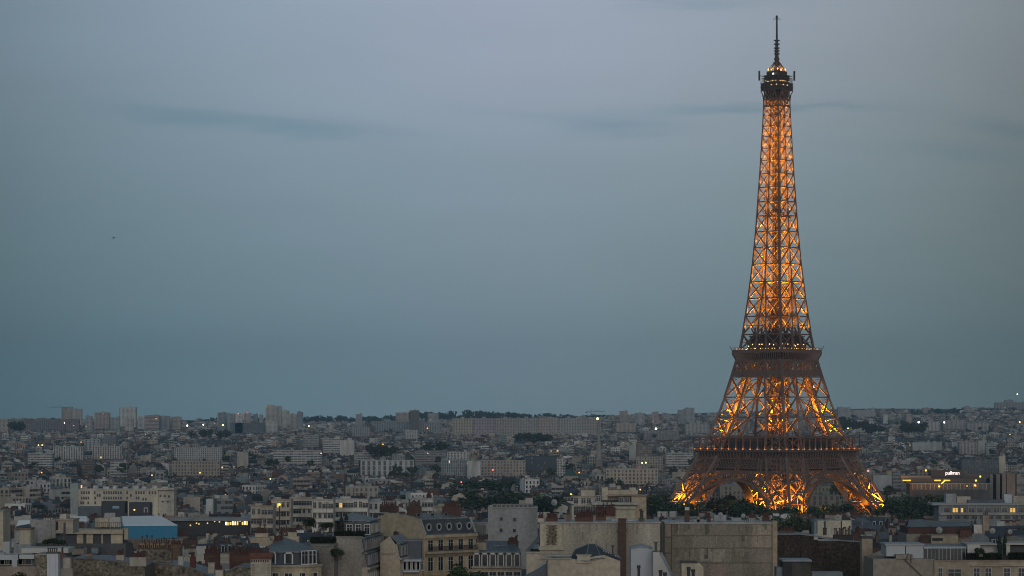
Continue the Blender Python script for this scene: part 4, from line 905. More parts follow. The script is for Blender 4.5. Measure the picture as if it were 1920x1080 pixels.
        h0, h1 = arcp(i, 8.8, z1), arcp(i + 1, 8.8, z1); mbr.face((h0, h1, h1 + u * .6, h0 + u * .6), (.16, .19, .21), zinc); mbr.face((h0 + u * .6, h1 + u * .6, Vector((n.x(520), 11, z2 + .8))), (.14, .17, .19), zinc)
    for i, me in ((7.0, DORMER_ME), (10.2, W_PALE), (11.1, W_PALE), (12, W_PALE), (3.5, DORMER_ME)):
        p = arcp(i, 9.25, zE + .55); t = R(-100 + 110 * i / k) + R(45); put('dormer' if me is DORMER_ME else 'window', me, n.root, p, t * .8)
    for i in (2, 4.5, 7, 9.5, 12):
        p = arcp(i, 9.53, zE - 3.2); put('window', W_TALL, n.root, p, (R(-100 + 110 * i / k) + R(45)) * .8)
    n.box('roof_block', 470, 506, 1008, 1018, 10, 13, (.36, .29, .21)); n.box('roof_block', 505, 560, 1006, 1020, 12, 15, (.42, .35, .26)); n.box('roof_block', 486, 552, 1014, 1024, 9.5, 12, (.33, .27, .2))
    n.stack(478, 502, 1001, 1010, 12, 1, (.4, .33, .25), 7, cowl=.4); n.stack(512, 532, 1016, 1026, 8, 1, (.2, .09, .07), 7); n.stack(540, 556, 999, 1010, 13, 1, (.4, .36, .28), 5); n.done()
    n = Near('chimney_wall', 'tall pale chimney wall with a long row of red pots before the rounded mansard', 'chimney', 490, 432)
    n.box('stack', 470, 508, 1049, None, 0, 1.6, (.42, .38, .31)); n.box('stack', 469, 509, 1044, 1049, -.1, 1.7, (.13, .065, .05)); n.box('stack', 468, 511, 1036.5, 1044, -.15, 1.75, (.17, .07, .05))
    for i in range(8): n.box('vent_slot', 471 + i * 4.3, 473.4 + i * 4.3, 1050, 1054, -.02, .05, (.03, .025, .02))
    for i in range(8): put('chimney_pot', POT_ME, n.root, n.pt(472 + i * 4.4, 1036.5, .8), 0, (1.1, 1.1, random.uniform(.95, 1.3)))
    for i in range(6): n.box('stack', 472, 477, 1058 + i * 5, 1061 + i * 5, -.05, .0, (.30, .26, .2)); n.box('stack', 501, 506, 1058 + i * 5, 1061 + i * 5, -.05, .0, (.30, .26, .2))
    n.done()

    # ---- rubble-stone gables along the bottom left
    def stone_gable(label, prof, D, dp, c, zc, stacks=()):
        pc = (prof[0][0] + prof[-1][0]) / 2; n = Near('stone_gable_house', label, 'building', pc, D); mb = n.mb('gable_wall')
        fr = [Vector((n.x(prof[0][0]), 0, 0))] + [n.pt(a, b) for a, b in prof] + [Vector((n.x(prof[-1][0]), 0, 0))]; bk = [p + Vector((0, dp, 0)) for p in fr]
        mb.face(fr[::-1], c, stone)
        mb.face((fr[0], fr[1], bk[1], bk[0]), c, wall_); mb.face((fr[-2], fr[-1], bk[-1], bk[-2]), c, wall_); mb.face(bk, c, wall_)
        rb = n.mb('roof')
        for p, q, r_, s_ in zip(fr[1:], fr[2:-1], bk[2:], bk[1:]): u = Vector((0, 0, .06)); rb.face((p + u, q + u, r_ + u, s_ + u), zc, zinc); rb.bar(p + Vector((0, -.1, .05)), q + Vector((0, -.1, .05)), .35, .22, (.11, .115, .12), zinc)
        for st in stacks: n.stack(*st)
        n.done(); return n
    stone_gable('rubble stone gable with grey flat roof at the bottom, right of the white chimney shaft', [(136, 1047), (180, 1048), (236, 1055), (272, 1062)], 440, 12, (.15, .128, .098), (.14, .16, .18), [(218, 232, 1042, 1054, 3, 1, (.4, .35, .28), 4), (243, 274, 1046, 1062, -.6, 1.2, (.40, .37, .30), 9), (160, 172, 1040, 1050, 6, 1, (.3, .2, .15), 4, 0, None, .5)])
    stone_gable('rubble stone gable with a stepped ridge at the bottom, under rows of red chimney pots', [(268, 1065), (296, 1056), (330, 1060), (352, 1064), (372, 1070), (400, 1084)], 452, 12, (.145, .122, .092), (.16, .19, .21), [(256, 322, 1030, 1056, 4, 1.2, (.145, .122, .095), 16, 3), (334, 344, 1044, 1062, 1, .9, (.36, .35, .33), 2, 0, None, 1), (356, 366, 1046, 1066, 2, .9, (.16, .06, .05), 3)])
    stone_gable('rubble stone gable at the bottom, left of the tall pale chimney wall', [(404, 1084), (424, 1072), (446, 1063), (470, 1064)], 446, 12, (.165, .145, .11), (.15, .17, .19), [(390, 402, 1056, 1075, -.5, 1, (.42, .38, .31), 5), (404, 418, 1070, 1080, -3, 1, (.42, .39, .32), 4), (382, 410, 1040, 1050, 6, 1.2, (.13, .07, .05), 9), (436, 478, 1041, 1051, 5, 1.2, (.15, .07, .05), 12)])
    for (x0, x1, t, D, lab, np_, c) in ((430, 476, 1034, 500, 'long brown chimney wall with red pots above the left stone gables', 14, (.15, .08, .06)), (384, 412, 1032, 500, 'brown chimney wall with red pots behind the pale stack and stone gable', 9, (.16, .085, .06)), (318, 340, 1022, 530, 'orange-brown chimney wall with dark pots behind the stepped gable', 7, (.26, .15, .09)), (262, 320, 1020, 540, 'low ochre chimney wall with short pots below the blue marquee', 12, (.33, .24, .16))):
        n = Near('chimney_wall', lab, 'chimney', (x0 + x1) / 2, D); n.stack(x0, x1, t, t + 60, 0, 1.1, c, np_, cowl=.2, name='stack'); n.done()
    n = Near('chimney_shaft', 'white square chimney shaft rising from the bottom edge near the left corner', 'chimney', 98, 426)
    n.box('shaft', 88, 109, 1038, None, 0, 1.8, (.50, .52, .56), paint); n.box('cap', 87, 110, 1035.5, 1038, -.12, 1.9, (.1, .09, .08)); n.box('shaft_ribs', 93, 93.8, 1040, None, -.05, 0, (.42, .44, .48), paint); n.box('shaft_ribs', 104, 104.8, 1040, None, -.05, 0, (.42, .44, .48), paint)
    for i in range(5): put('chimney_pot', COWL_ME, n.root, n.pt(90.5 + i * 4, 1035.5, .9), 0, (.9, .9, .55))
    n.done()
    n = Near('stone_wall', 'narrow strip of rubble wall between balcony house and white chimney shaft', 'wall', 77, 430); n.box('wall', 66, 88, 1041, None, 0, 8, (.20, .17, .125), stone); n.box('coping', 65, 88.5, 1039, 1041, -.1, 8, (.3, .28, .25)); n.done()
    n = Near('chimney_wall', 'pale plaster chimney block right of the white chimney shaft', 'chimney', 121, 430); n.box('stack', 118, 132, 1046, 1066, 0, 1.4, (.44, .40, .35)); n.box('stack', 112, 136, 1066, None, .1, 1.5, (.34, .31, .27)); n.box('stack', 117, 133, 1044.5, 1046, -.1, 1.5, (.2, .19, .18)); n.stack(113, 119, 1039, 1048, 1, 1, (.35, .2, .15), 2); n.done()
    n = Near('balcony_house', 'low house with white balcony parapets and dark recesses at the bottom left corner', 'building', 30, 470)
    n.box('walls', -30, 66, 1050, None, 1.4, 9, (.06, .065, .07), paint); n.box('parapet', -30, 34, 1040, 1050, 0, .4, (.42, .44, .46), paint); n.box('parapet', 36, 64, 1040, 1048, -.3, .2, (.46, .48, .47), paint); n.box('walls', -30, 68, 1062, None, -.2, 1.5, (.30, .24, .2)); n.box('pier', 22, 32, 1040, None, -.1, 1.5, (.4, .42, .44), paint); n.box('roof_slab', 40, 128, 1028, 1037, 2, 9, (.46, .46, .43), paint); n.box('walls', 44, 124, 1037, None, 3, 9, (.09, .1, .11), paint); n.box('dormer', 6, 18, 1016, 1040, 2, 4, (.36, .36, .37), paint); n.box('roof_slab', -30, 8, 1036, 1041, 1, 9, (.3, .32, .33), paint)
    for i in range(4): n.window(W_WIDE, -4 + i * 17, 1058, 1.35)
    n.done()

    # ---- left: terrace house, roof boxes
    n = Near('terrace_house', 'long low house with cream roof slab, glazed bays and roof terrace below the white tents', 'building', 176, 640)
    n.box('roof_slab', 120, 230, 993, 1001, -.8, 9, (.44, .38, .29)); n.box('walls', 122, 230, 1001, 1019, .5, 9, (.05, .05, .055), paint); n.box('walls', 118, 236, 1019, None, 0, 9, (.10, .10, .10))
    for k_, (x0, x1) in enumerate(((144, 156), (162, 174), (190, 193), (208, 230))): n.box(('pier', 'bay_wall', 'mullion', 'end_wall')[k_], x0, x1, 1001, 1019, .2, .6, (.50, .43, .31))
    n.box('penthouse', 178, 203, 972, 988, 4, 8, (.44, .38, .28)); n.box('penthouse', 203, 226, 970, 988, 5, 8, (.46, .44, .40)); n.box('railing', 178, 228, 979, 979.6, 1, 1.1, (.05, .05, .05), metal)
    for i in range(14): n.box('railing', 178 + i * 3.8, 178.5 + i * 3.8, 979, 993, 1, 1.1, (.05, .05, .05), metal)
    n.box('corner_pier', 233, 240, 991, 1012, .6, 1.4, (.42, .36, .26)); n.box('zinc_lean_to', 158, 184, 1027, 1038, -4, 0, ZINC, zinc); n.box('zinc_lean_to', 132, 158, 1030, 1040, -5, -1, (.36, .30, .22)); n.done()
    n = Near('rooftop_block', 'grey rendered block with tall flat top left of the terrace house', 'building', 88, 600)
    n.box('walls', 70, 104, 975, None, 0, 9, (.31, .30, .29)); n.box('walls', 104.5, 137, 976, 1000, .6, 9, (.40, .36, .30)); n.box('roof_slab', 103, 138, 973.5, 976, .2, 9, (.42, .32, .24)); n.box('recess', 102, 109, 978, 994, .5, .7, (.03, .03, .03)); n.box('recess', 119, 123, 980, 1012, .5, .65, (.09, .08, .075)); n.box('roof_box', 112, 124, 964, 974, 3, 6, (.50, .47, .40)); n.box('walls', 56, 70, 974, 1024, 2, 8, (.38, .36, .35))
    for i in range(4): n.box('roof_ball', 82 + i * 4.5, 84.5 + i * 4.5, 971, 975, .5, 1.2, (.5, .46, .38))
    n.box('balcony', 68, 124, 1019, 1026, -2.2, 0, (.09, .085, .08)); n.done()
    n = Near('rooftop_block', 'small cream block with dark pitched cap left of the grey rendered block', 'building', 42, 590); n.box('walls', 36, 57, 992, 1020, 0, 5, (.47, .41, .31)); n.box('walls', 27, 36, 993, 1016, .5, 5, (.36, .35, .33)); n.box('walls', 26, 58, 1020, None, -.5, 6, (.3, .31, .31))
    mb = n.mb('roof'); a, b, c, d = n.pt(27, 992, -.4), n.pt(59, 988, -.4), n.pt(56, 982, 3), n.pt(32, 986, 3); mb.face((a, b, c, d), (.05, .055, .07), zinc); mb.face((a, d, d + Vector((0, 2, -1)), a + Vector((0, 5, 0))), (.05, .05, .06), zinc); mb.box(n.pt(27, 993, -.4), n.pt(58, 990, -.4) + Vector((0, 5.4, 0)), (.2, .14, .1)); n.done()
    n = Near('rooftop_block', 'cream corner block cut by the left edge of the view', 'building', -4, 560); n.box('walls', -40, 6, 960, None, 0, 8, (.48, .42, .33)); n.box('coping', -41, 7, 957.5, 960, -.15, 8.1, (.36, .33, .28)); n.done()
    for (x0, x1, t, b, D, lab) in ((30, 60, 976, 989, 700, 'wide white tent behind the small cream block'), (134, 164, 968.5, 975, 690, 'small white tent above the terrace house')):
        n = Near('roof_tent', lab, 'tent', (x0 + x1) / 2, D); w = (n.x(x1) - n.x(x0)) / 2; z0, z1 = n.z(b), n.z(t); n.root.location.z += z0; mb = n.mb('canopy'); z1 -= z0
        A = [(-w, 0, 0), (w, 0, 0), (w, 3.4, 0), (-w, 3.4, 0)]; B = [(-w * .8, 1.3, z1), (w * .75, 1.3, z1), (w * .75, 2.2, z1), (-w * .8, 2.2, z1)]
        for i in range(4): j = (i + 1) % 4; mb.face((A[i], A[j], B[j], B[i]), (.66, .70, .74), paint); mb.face(((A[i][0], A[i][1], -.35), (A[j][0], A[j][1], -.35), A[j], A[i]), (.6, .64, .68), paint)
        mb.face(B, (.66, .70, .74), paint); pm = n.mb('post')
        for x, y, _ in A: n.mb('post').bar((x * .97, y, -2.2), (x * .97, y, -.3), .09, m=metal)
        n.done()
    n = Near('marquee', 'large blue-walled marquee with white canopy on the roofs at left', 'marquee', 280, 900); z0 = n.z(1011); n.root.location.z += z0; q = Vector((0, 0, z0))
    mb = n.mb('wall_panels'); A = [n.pt(233, 1011, 0), n.pt(332, 1009, 0), n.pt(332, 1009, 12), n.pt(222, 1011, 12)]; E = [n.pt(232, 985.5, 0), n.pt(332.5, 984.5, 0), n.pt(332.5, 984.5, 12), n.pt(222, 985.5, 12)]
    A = [p - q for p in A]; E = [p - q for p in E]
    for i in range(4): j = (i + 1) % 4; mb.face((A[i], A[j], E[j], E[i]), (.018, .20, .35), paint)
    cb = n.mb('canopy'); T = [n.pt(227, 968, 9) - q, n.pt(300, 966.5, 9) - q]; u = Vector((0, -.12, .02)); 
    E = [p + u for p in E]; cb.face((E[0], E[1], T[1], T[0]), (.74, .79, .85), paint); cb.face((E[1], E[2], T[1]), (.55, .6, .66), paint); cb.face((E[3], E[0], T[0]), (.55, .6, .66), paint); cb.face((E[2], E[3], T[0], T[1]), (.55, .6, .66), paint)
    cb.bar(E[0], E[1], .25, .35, (.62, .66, .7), paint)
    fb = n.mb('frame')
    for i in range(6): p = A[0].lerp(A[1], i / 5); fb.bar(p + Vector((0, -.06, 0)), E[0].lerp(E[1], i / 5), .1, c=(.10, .25, .38), m=paint)
    n.done()
    n = Near('flat_roofed_house', 'flat-roofed house carrying the blue marquee', 'building', 280, 897); n.box('walls', 222, 342, 1012, None, 0, 18, (.22, .17, .13)); n.box('coping', 221, 343, 1010.5, 1012.3, -.2, 18.2, (.3, .22, .17)); n.done()

    # ---- lit pavilion right of the marquee
    n = Near('glazed_pavilion', 'long flat-roofed pavilion with dark glazing and a cluster of warm lit panes', 'pavilion', 390, 960)
    n.box('roof', 318, 478, 972, 977, -1.5, 14, (.20, .215, .22), zinc); n.box('walls', 320, 476, 977, None, 0, 12, (.03, .032, .038), paint); n.box('walls', 470, 486, 974, None, -.5, 6, (.24, .24, .24))
    mb = n.mb('awning'); a, b, c, d = n.pt(374, 970, -1), n.pt(384, 968, 3), n.pt(424, 974, 1.5), n.pt(416, 975.5, -1.6); mb.face((a, d, c, b), (.30, .235, .30), paint); mb.face((a, a + Vector((0, 0, -.5)), d + Vector((0, 0, -.25)), d), (.27, .21, .27), paint)
    wl, yl = MB(), MB(); rr = random.Random(5)
    for i, px in enumerate((424, 428, 432.5, 437, 441.5, 446, 455, 459, 463.5)):
        n_ = MB(); n_.box(n.pt(px - 1.7, 984 + rr.random(), -.06), n.pt(px + rr.uniform(.9, 1.9), 976.5 + rr.random() * 2.5, -.06) + Vector((0, .05, 0))); n_.build('lit_pane', M_LAMPW if i in (0, 3, 4, 7) else M_LAMPY, n.root)
    for px, py in ((373, 982.5), (402.5, 977.5), (411.5, 978.5), (357, 985), (368.5, 981), (389, 981), (450, 977)): n_ = MB(); n_.ball((0, 0, 0), .26); put('lamp', n_.mesh('lamp', M_LAMPY), n.root, n.pt(px, py, -.3))
    for i in range(16): n.box('mullion', 322 + i * 9.6, 322.6 + i * 9.6, 977, 990, -.1, 0, (.06, .06, .065), metal)
    n.box('mast', 413.8, 414.6, 975, 995, -2.5, -2.35, (.35, .35, .36), metal); n.done()

    # ---- right of centre: dark rough wall, pier, white dormers
    n = Near('dark_wall_house', 'broad house with dark brown rough brick rear wall right of the pale pier', 'building', 1536, 520)
    mb = n.mb('walls'); prof = [(1456, None), (1456, 1003), (1500, 1002), (1530, 1006), (1560, 1013), (1616, 1017), (1616, None)]
    fr = [n.pt(a, b) if b else Vector((n.x(a), 0, 0)) for a, b in prof]; mb.face(fr[::-1], (.042, .032, .025), stone); bk = [p + Vector((0, 14, 0)) for p in fr]; rb = n.mb('roof')
    for a, b, c, d in zip(fr[1:], fr[2:-1], bk[2:], bk[1:]): u = Vector((0, 0, .05)); rb.face((a + u, b + u, c + u, d + u), (.12, .14, .155), zinc); rb.bar(a + Vector((0, -.1, .1)), b + Vector((0, -.1, .1)), .4, .25, (.15, .17, .18), zinc)
    mb.face((fr[0], fr[1], bk[1], bk[0]), (.08, .06, .05), wall_); mb.face((fr[-2], fr[-1], bk[-1], bk[-2]), (.08, .06, .05), wall_)
    n.box('parapet', 1526, 1534, 1001, 1012, -.2, .8, (.32, .33, .34), zinc); n.box('parapet', 1534, 1570, 1011, 1014.5, -.2, .8, (.22, .25, .27), zinc)
    n.stack(1563, 1600, 1004, 1014, 3, 1.2, (.05, .04, .04), 12, cowl=.8); n.stack(1544, 1550, 991, 1003, 5, .8, (.05, .045, .04), 2, cowl=1); n.stack(1602, 1614, 1000, 1016, 6, 1, (.14, .085, .065), 4); n.stack(1462, 1490, 996, 1004, 7, 1.1, (.11, .08, .07), 8); n.done()
    n = Near('wall_pier', 'tall pale stone pier with dark cap at the right end of the brown wall', 'pier', 1626, 500); n.box('shaft', 1616, 1636, 1010, None, 0, 2.4, (.335, .265, .20)); n.box('cap', 1615, 1637.5, 1006, 1010, -.15, 2.6, (.07, .055, .05)); n.done()
    n = Near('zinc_box', 'dark box-shaped roof house with pale zinc lid before the brown wall', 'building', 1497, 462); n.box('walls', 1468.5, 1521, 1053, None, 0, 6, (.03, .03, .03)); n.box('walls', 1485, 1520, 1056, None, -.06, .1, (.055, .05, .043)); n.box('lid', 1467, 1522, 1049.5, 1053, -.3, 6.3, (.22, .25, .28), zinc); n.box('lean_to', 1456, 1468, 1064, None, 1, 5, (.16, .19, .22), zinc); n.box('lean_to', 1522, 1580, 1073.5, None, .5, 5, (.14, .17, .19), zinc); n.done()
    n = Near('penthouse_house', 'brown-grey penthouse house with white dormer boxes and glazed conservatory, bottom right', 'building', 1780, 484)
    n.box('walls', 1637, 1752, 1048, None, .0, 12, (.275, .235, .19)); n.box('walls', 1752, 1960, 1051, None, -.5, 12, (.36, .295, .22)); n.box('walls', 1680, 1712, 1040, 1049, 0, 3, (.275, .235, .19))
    n.box('dormer_box', 1662, 1697, 1023, 1043, 2.0, 9, (.40, .42, .44), paint); n.box('dormer_box', 1698.5, 1731, 1023, 1048, 2.1, 9, (.38, .40, .42), paint); n.box('dormer_box', 1660, 1733, 1019.5, 1023, 1.7, 9.2, (.30, .31, .32), zinc)
    n.box('conservatory', 1731, 1811, 1028.5, 1050.5, 2.4, 8, (.03, .035, .04), glass_); n.box('conservatory', 1732, 1812, 1025, 1028.5, 2.0, 8.2, (.30, .35, .38), zinc)
    for i in range(12): n.box('conservatory', 1731.5 + i * 7.1, 1732.3 + i * 7.1 + (i % 3 == 1) * .8, 1028.5, 1050.5, 2.3, 2.39, (.30, .32, .33), paint)
    n.box('roof', 1731, 1815, 1021, 1024.5, 5, 9, (.10, .12, .14), zinc); n.box('dormer_box', 1814, 1838, 1021, 1048, 2.2, 9, (.47, .46, .42), paint); n.box('dormer_box', 1838.5, 1869, 1022, 1044, 4, 9, (.38, .39, .38), paint); n.box('dormer_box', 1813, 1870, 1019.5, 1021.4, 2, 9.2, (.38, .38, .37), paint)
    n.box('dormer_box', 1887, 1894, 1021, 1046, 2, 9, (.44, .42, .38), paint); n.box('dormer_box', 1894.5, 1960, 1023, 1042, 3.4, 9, (.04, .045, .045), paint); n.box('dormer_box', 1886, 1960, 1018.5, 1021.5, 1.6, 9.2, (.42, .40, .34), paint)
    n.box('planter', 1818, 1890, 1042, 1051, .6, 1.6, (.04, .035, .03)); n.box('planter', 1894, 1960, 1043, 1051, .2, 1.2, (.035, .03, .03)); n.box('string_course', 1821, 1880, 1059, 1062, -1.1, -.4, (.42, .36, .28)); n.box('string_course', 1881, 1960, 1058.5, 1061, -1.1, -.4, (.42, .36, .28)); n.box('string_course', 1752, 1960, 1050, 1052, -.75, .5, (.28, .22, .17))
    for i, px in enumerate((1763, 1831, 1853, 1888, 1915)): n.window(W_TALL, px, 1090, -.52, sc=(.6 if i == 0 else .9, 1, 1))
    n.window(W_WIDE, 1790, 1086, -.52)
    n.mb('downpipe').bar(n.pt(1697, 1050, -.15), n.pt(1730, 1082, -.15), .22, .2, m=metal); n.mb('downpipe').bar(n.pt(1703, 1038, -.1), n.pt(1699, 1051, -.15), .2, .2, m=metal); n.box('downpipe', 1707, 1709, 1041, 1056, -.1, 0, (.1, .08, .07)); n.done()
    # ---- behind: blank cream walls, long zinc roof
    n = Near('blank_wall_house', 'two bright cream blank walls side by side among dark roofs below the right foot', 'building', 1560, 720)
    n.box('walls', 1533, 1577.5, 976.5, None, 0, 9, (.52, .47, .37)); n.box('walls', 1558, 1577.5, 978, 1002, -.06, .1, (.46, .40, .32)); n.box('walls', 1579, 1596.5, 976, None, -.8, 9, (.52, .46, .35)); n.box('gap', 1577, 1579.4, 978, None, -.3, 1, (.05, .045, .04)); n.box('walls', 1527, 1533, 979, None, 1, 8, (.24, .27, .28)); n.box('roof', 1580, 1594, 971, 976, 1, 3, (.05, .045, .045)); n.stack(1566, 1578, 967, 977, 6, 1, (.34, .33, .31), 4); n.done()  # solid dark strip between the two walls paints the shade of their gap
    n = Near('long_roof_house', 'long low house with blue-grey zinc roof and red brick band at the right', 'building', 1762, 660)
    mb = n.mb('roof'); a, b, c, d = n.pt(1700, 988, 0), n.pt(1818, 987, 0), n.pt(1826, 979, 8), n.pt(1704, 975, 8); mb.face((a, b, c, d), (.125, .15, .17), zinc); mb.face((d, c, c + Vector((0, 8, -2)), d + Vector((0, 8, -2))), (.12, .14, .16), zinc); n.box('walls', 1702, 1818, 988, 1001, .2, 14, (.075, .036, .031)); n.box('walls', 1700, 1820, 1001, None, -.4, 14, (.22, .19, .16)); n.box('walls', 1746, 1796, 1004, 1020, -5, -.5, (.34, .28, .20)); n.box('walls', 1748, 1768, 1009, 1014, -5.06, -4.9, (.03, .03, .03))
    n.stack(1843, 1855, 967, 995, 3, 2, (.30, .23, .18), 3); n.box('walls', 1826, 1842, 984, 1000, 2, 5, (.45, .43, .40)); n.stack(1724, 1742, 1008, 1020, -4, 1, (.13, .07, .06), 6); n.stack(1800, 1822, 995, 1006, -3, 1, (.16, .08, .06), 7); n.done()
    # ---- stepped cream house, centre
    n = Near('stepped_house', 'cream stepped apartment house with roof boxes and dark terraces behind the grey rear wall', 'building', 1135, 720)
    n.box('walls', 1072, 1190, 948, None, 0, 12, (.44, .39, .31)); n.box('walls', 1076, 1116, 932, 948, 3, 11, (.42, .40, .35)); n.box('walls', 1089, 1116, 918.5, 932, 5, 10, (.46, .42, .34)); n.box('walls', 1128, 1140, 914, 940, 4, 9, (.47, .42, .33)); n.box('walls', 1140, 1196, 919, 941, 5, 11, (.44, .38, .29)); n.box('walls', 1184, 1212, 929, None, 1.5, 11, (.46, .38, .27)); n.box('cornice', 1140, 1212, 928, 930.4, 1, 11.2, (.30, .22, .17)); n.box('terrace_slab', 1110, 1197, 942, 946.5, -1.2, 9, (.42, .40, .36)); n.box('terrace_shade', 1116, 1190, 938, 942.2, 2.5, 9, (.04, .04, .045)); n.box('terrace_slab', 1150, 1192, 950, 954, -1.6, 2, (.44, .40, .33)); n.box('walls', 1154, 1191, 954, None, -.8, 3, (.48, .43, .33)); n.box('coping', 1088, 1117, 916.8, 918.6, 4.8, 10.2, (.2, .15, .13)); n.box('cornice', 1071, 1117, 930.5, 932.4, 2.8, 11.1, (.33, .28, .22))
    for px, py in ((1122, 938), (1165, 941), (1176, 941)): n.window(W_MED, px, py + 2, 2.4)
    for px in (1080, 1094, 1104): n.window(W_MED, px, 944, 2.95)
    for i in range(8): n.window(W_TALL, 1080 + i * 9, 966, -.01)
    for i, (a, b, t) in enumerate(((1118, 1134, 955), (1136, 1154, 952), (1090, 1112, 961), (1160, 1166, 944), (1098, 1102, 912), (1157, 1163, 911), (1180, 1192, 915))): n.stack(a, b, t, t + 14 if i < 3 else t + 6, -2 + .15 * i if i < 3 else 6, 1, (.15, .06, .05) if i < 3 else (.44, .39, .3), 6 if i < 3 else 2, cowl=.2)
    n.done()
M_LAMPW = mat_glow('pavilion_white_light', (1.0, .82, .48), 1.5); M_LAMPY = mat_glow('pavilion_yellow_light', (1.0, .66, .16), .9)
near_city()
# ------------------------------------------------------------------ trees
def leaf_mat(name, c):
    mt, N, L, b = new_mat(name, .8); at = N.new('ShaderNodeAttribute'); at.attribute_name = 'Col'; L.new(at.outputs['Color'], b.inputs['Base Color']); return mt
M_LEAF = leaf_mat('foliage', None); M_BARK = mat_plain('bark', (.05, .04, .03), .9, 1.0, .3)
def crown_mesh(seed, rx, rz, n, leaf, base=(.046, .068, .032), lumps=7):
    """a crown of many small leaf clumps spread through several overlapping lobes, with gaps between them"""
    r = random.Random(seed); mb = MB(); L_ = [(Vector((0, 0, 0)), .75)]
    for i in range(lumps):
        a = r.uniform(0, 6.28); q = r.uniform(.35, .7); L_.append((Vector((rx * q * math.cos(a), rx * q * math.sin(a), rz * r.uniform(-.55, .65))), r.uniform(.32, .55)))
    for i in range(n):
        c, k = r.choice(L_); d = Vector((r.gauss(0, 1), r.gauss(0, 1), r.gauss(0, 1))).normalized() * (r.random() ** .35)
        p = c + Vector((d.x * rx * k, d.y * rx * k, d.z * rz * k * 1.05)); s = leaf * r.uniform(.5, 1.25)
        u = Vector((r.gauss(0, 1), r.gauss(0, 1), r.gauss(0, .7))).normalized(); w = u.cross(Vector((r.gauss(0, 1), r.gauss(0, 1), r.gauss(0, 1)))).normalized()
        k2 = r.uniform(.4, 1.7); col_ = (base[0] * k2 * r.uniform(.85, 1.2), base[1] * k2, base[2] * k2)
        mb.face((p - u * s, p + w * s * .6, p + u * s, p - w * s * .6), col_)
    return mb.mesh('crown', M_LEAF)
def trunk_mesh(h, r0):
    mb = MB(); mb.tube((0, 0, -1), (0, 0, h * .6), r0, r0 * .6, 7)
    for a in range(4): mb.tube((0, 0, h * (.35 + a * .06)), (math.cos(a * 1.7) * h * .28, math.sin(a * 1.7) * h * .28, h * .8), r0 * .45, r0 * .15, 5)
    return mb.mesh('trunk', M_BARK)
CROWNS = [crown_mesh(i, 5.2, 6.2, 1500, .62) for i in range(4)] + [crown_mesh(9, 5.0, 6.4, 3600, .36, (.036, .066, .026))]
TRUNK = trunk_mesh(14, .35)
def tree(x, y, ztop, h, label, k=0, w=1.0, group=None, name='tree', cat='tree'):
    s = h / 14.0; root = empty(name, (x, y, ztop - h), random.uniform(0, 6), label, cat, group)
    put('trunk', TRUNK, root, (0, 0, 0), 0, (s, s, s)); put('crown', CROWNS[k], root, (0, 0, h - 6.4 * s), 0, (s * w, s * w, s)); return root
def pxtree(px, pyt, D, h, label, k=0, w=1.0, group=None, name='tree'):
    p = P(px, pyt, D); return tree(p.x, D, p.z, h, label, k, w, group, name)
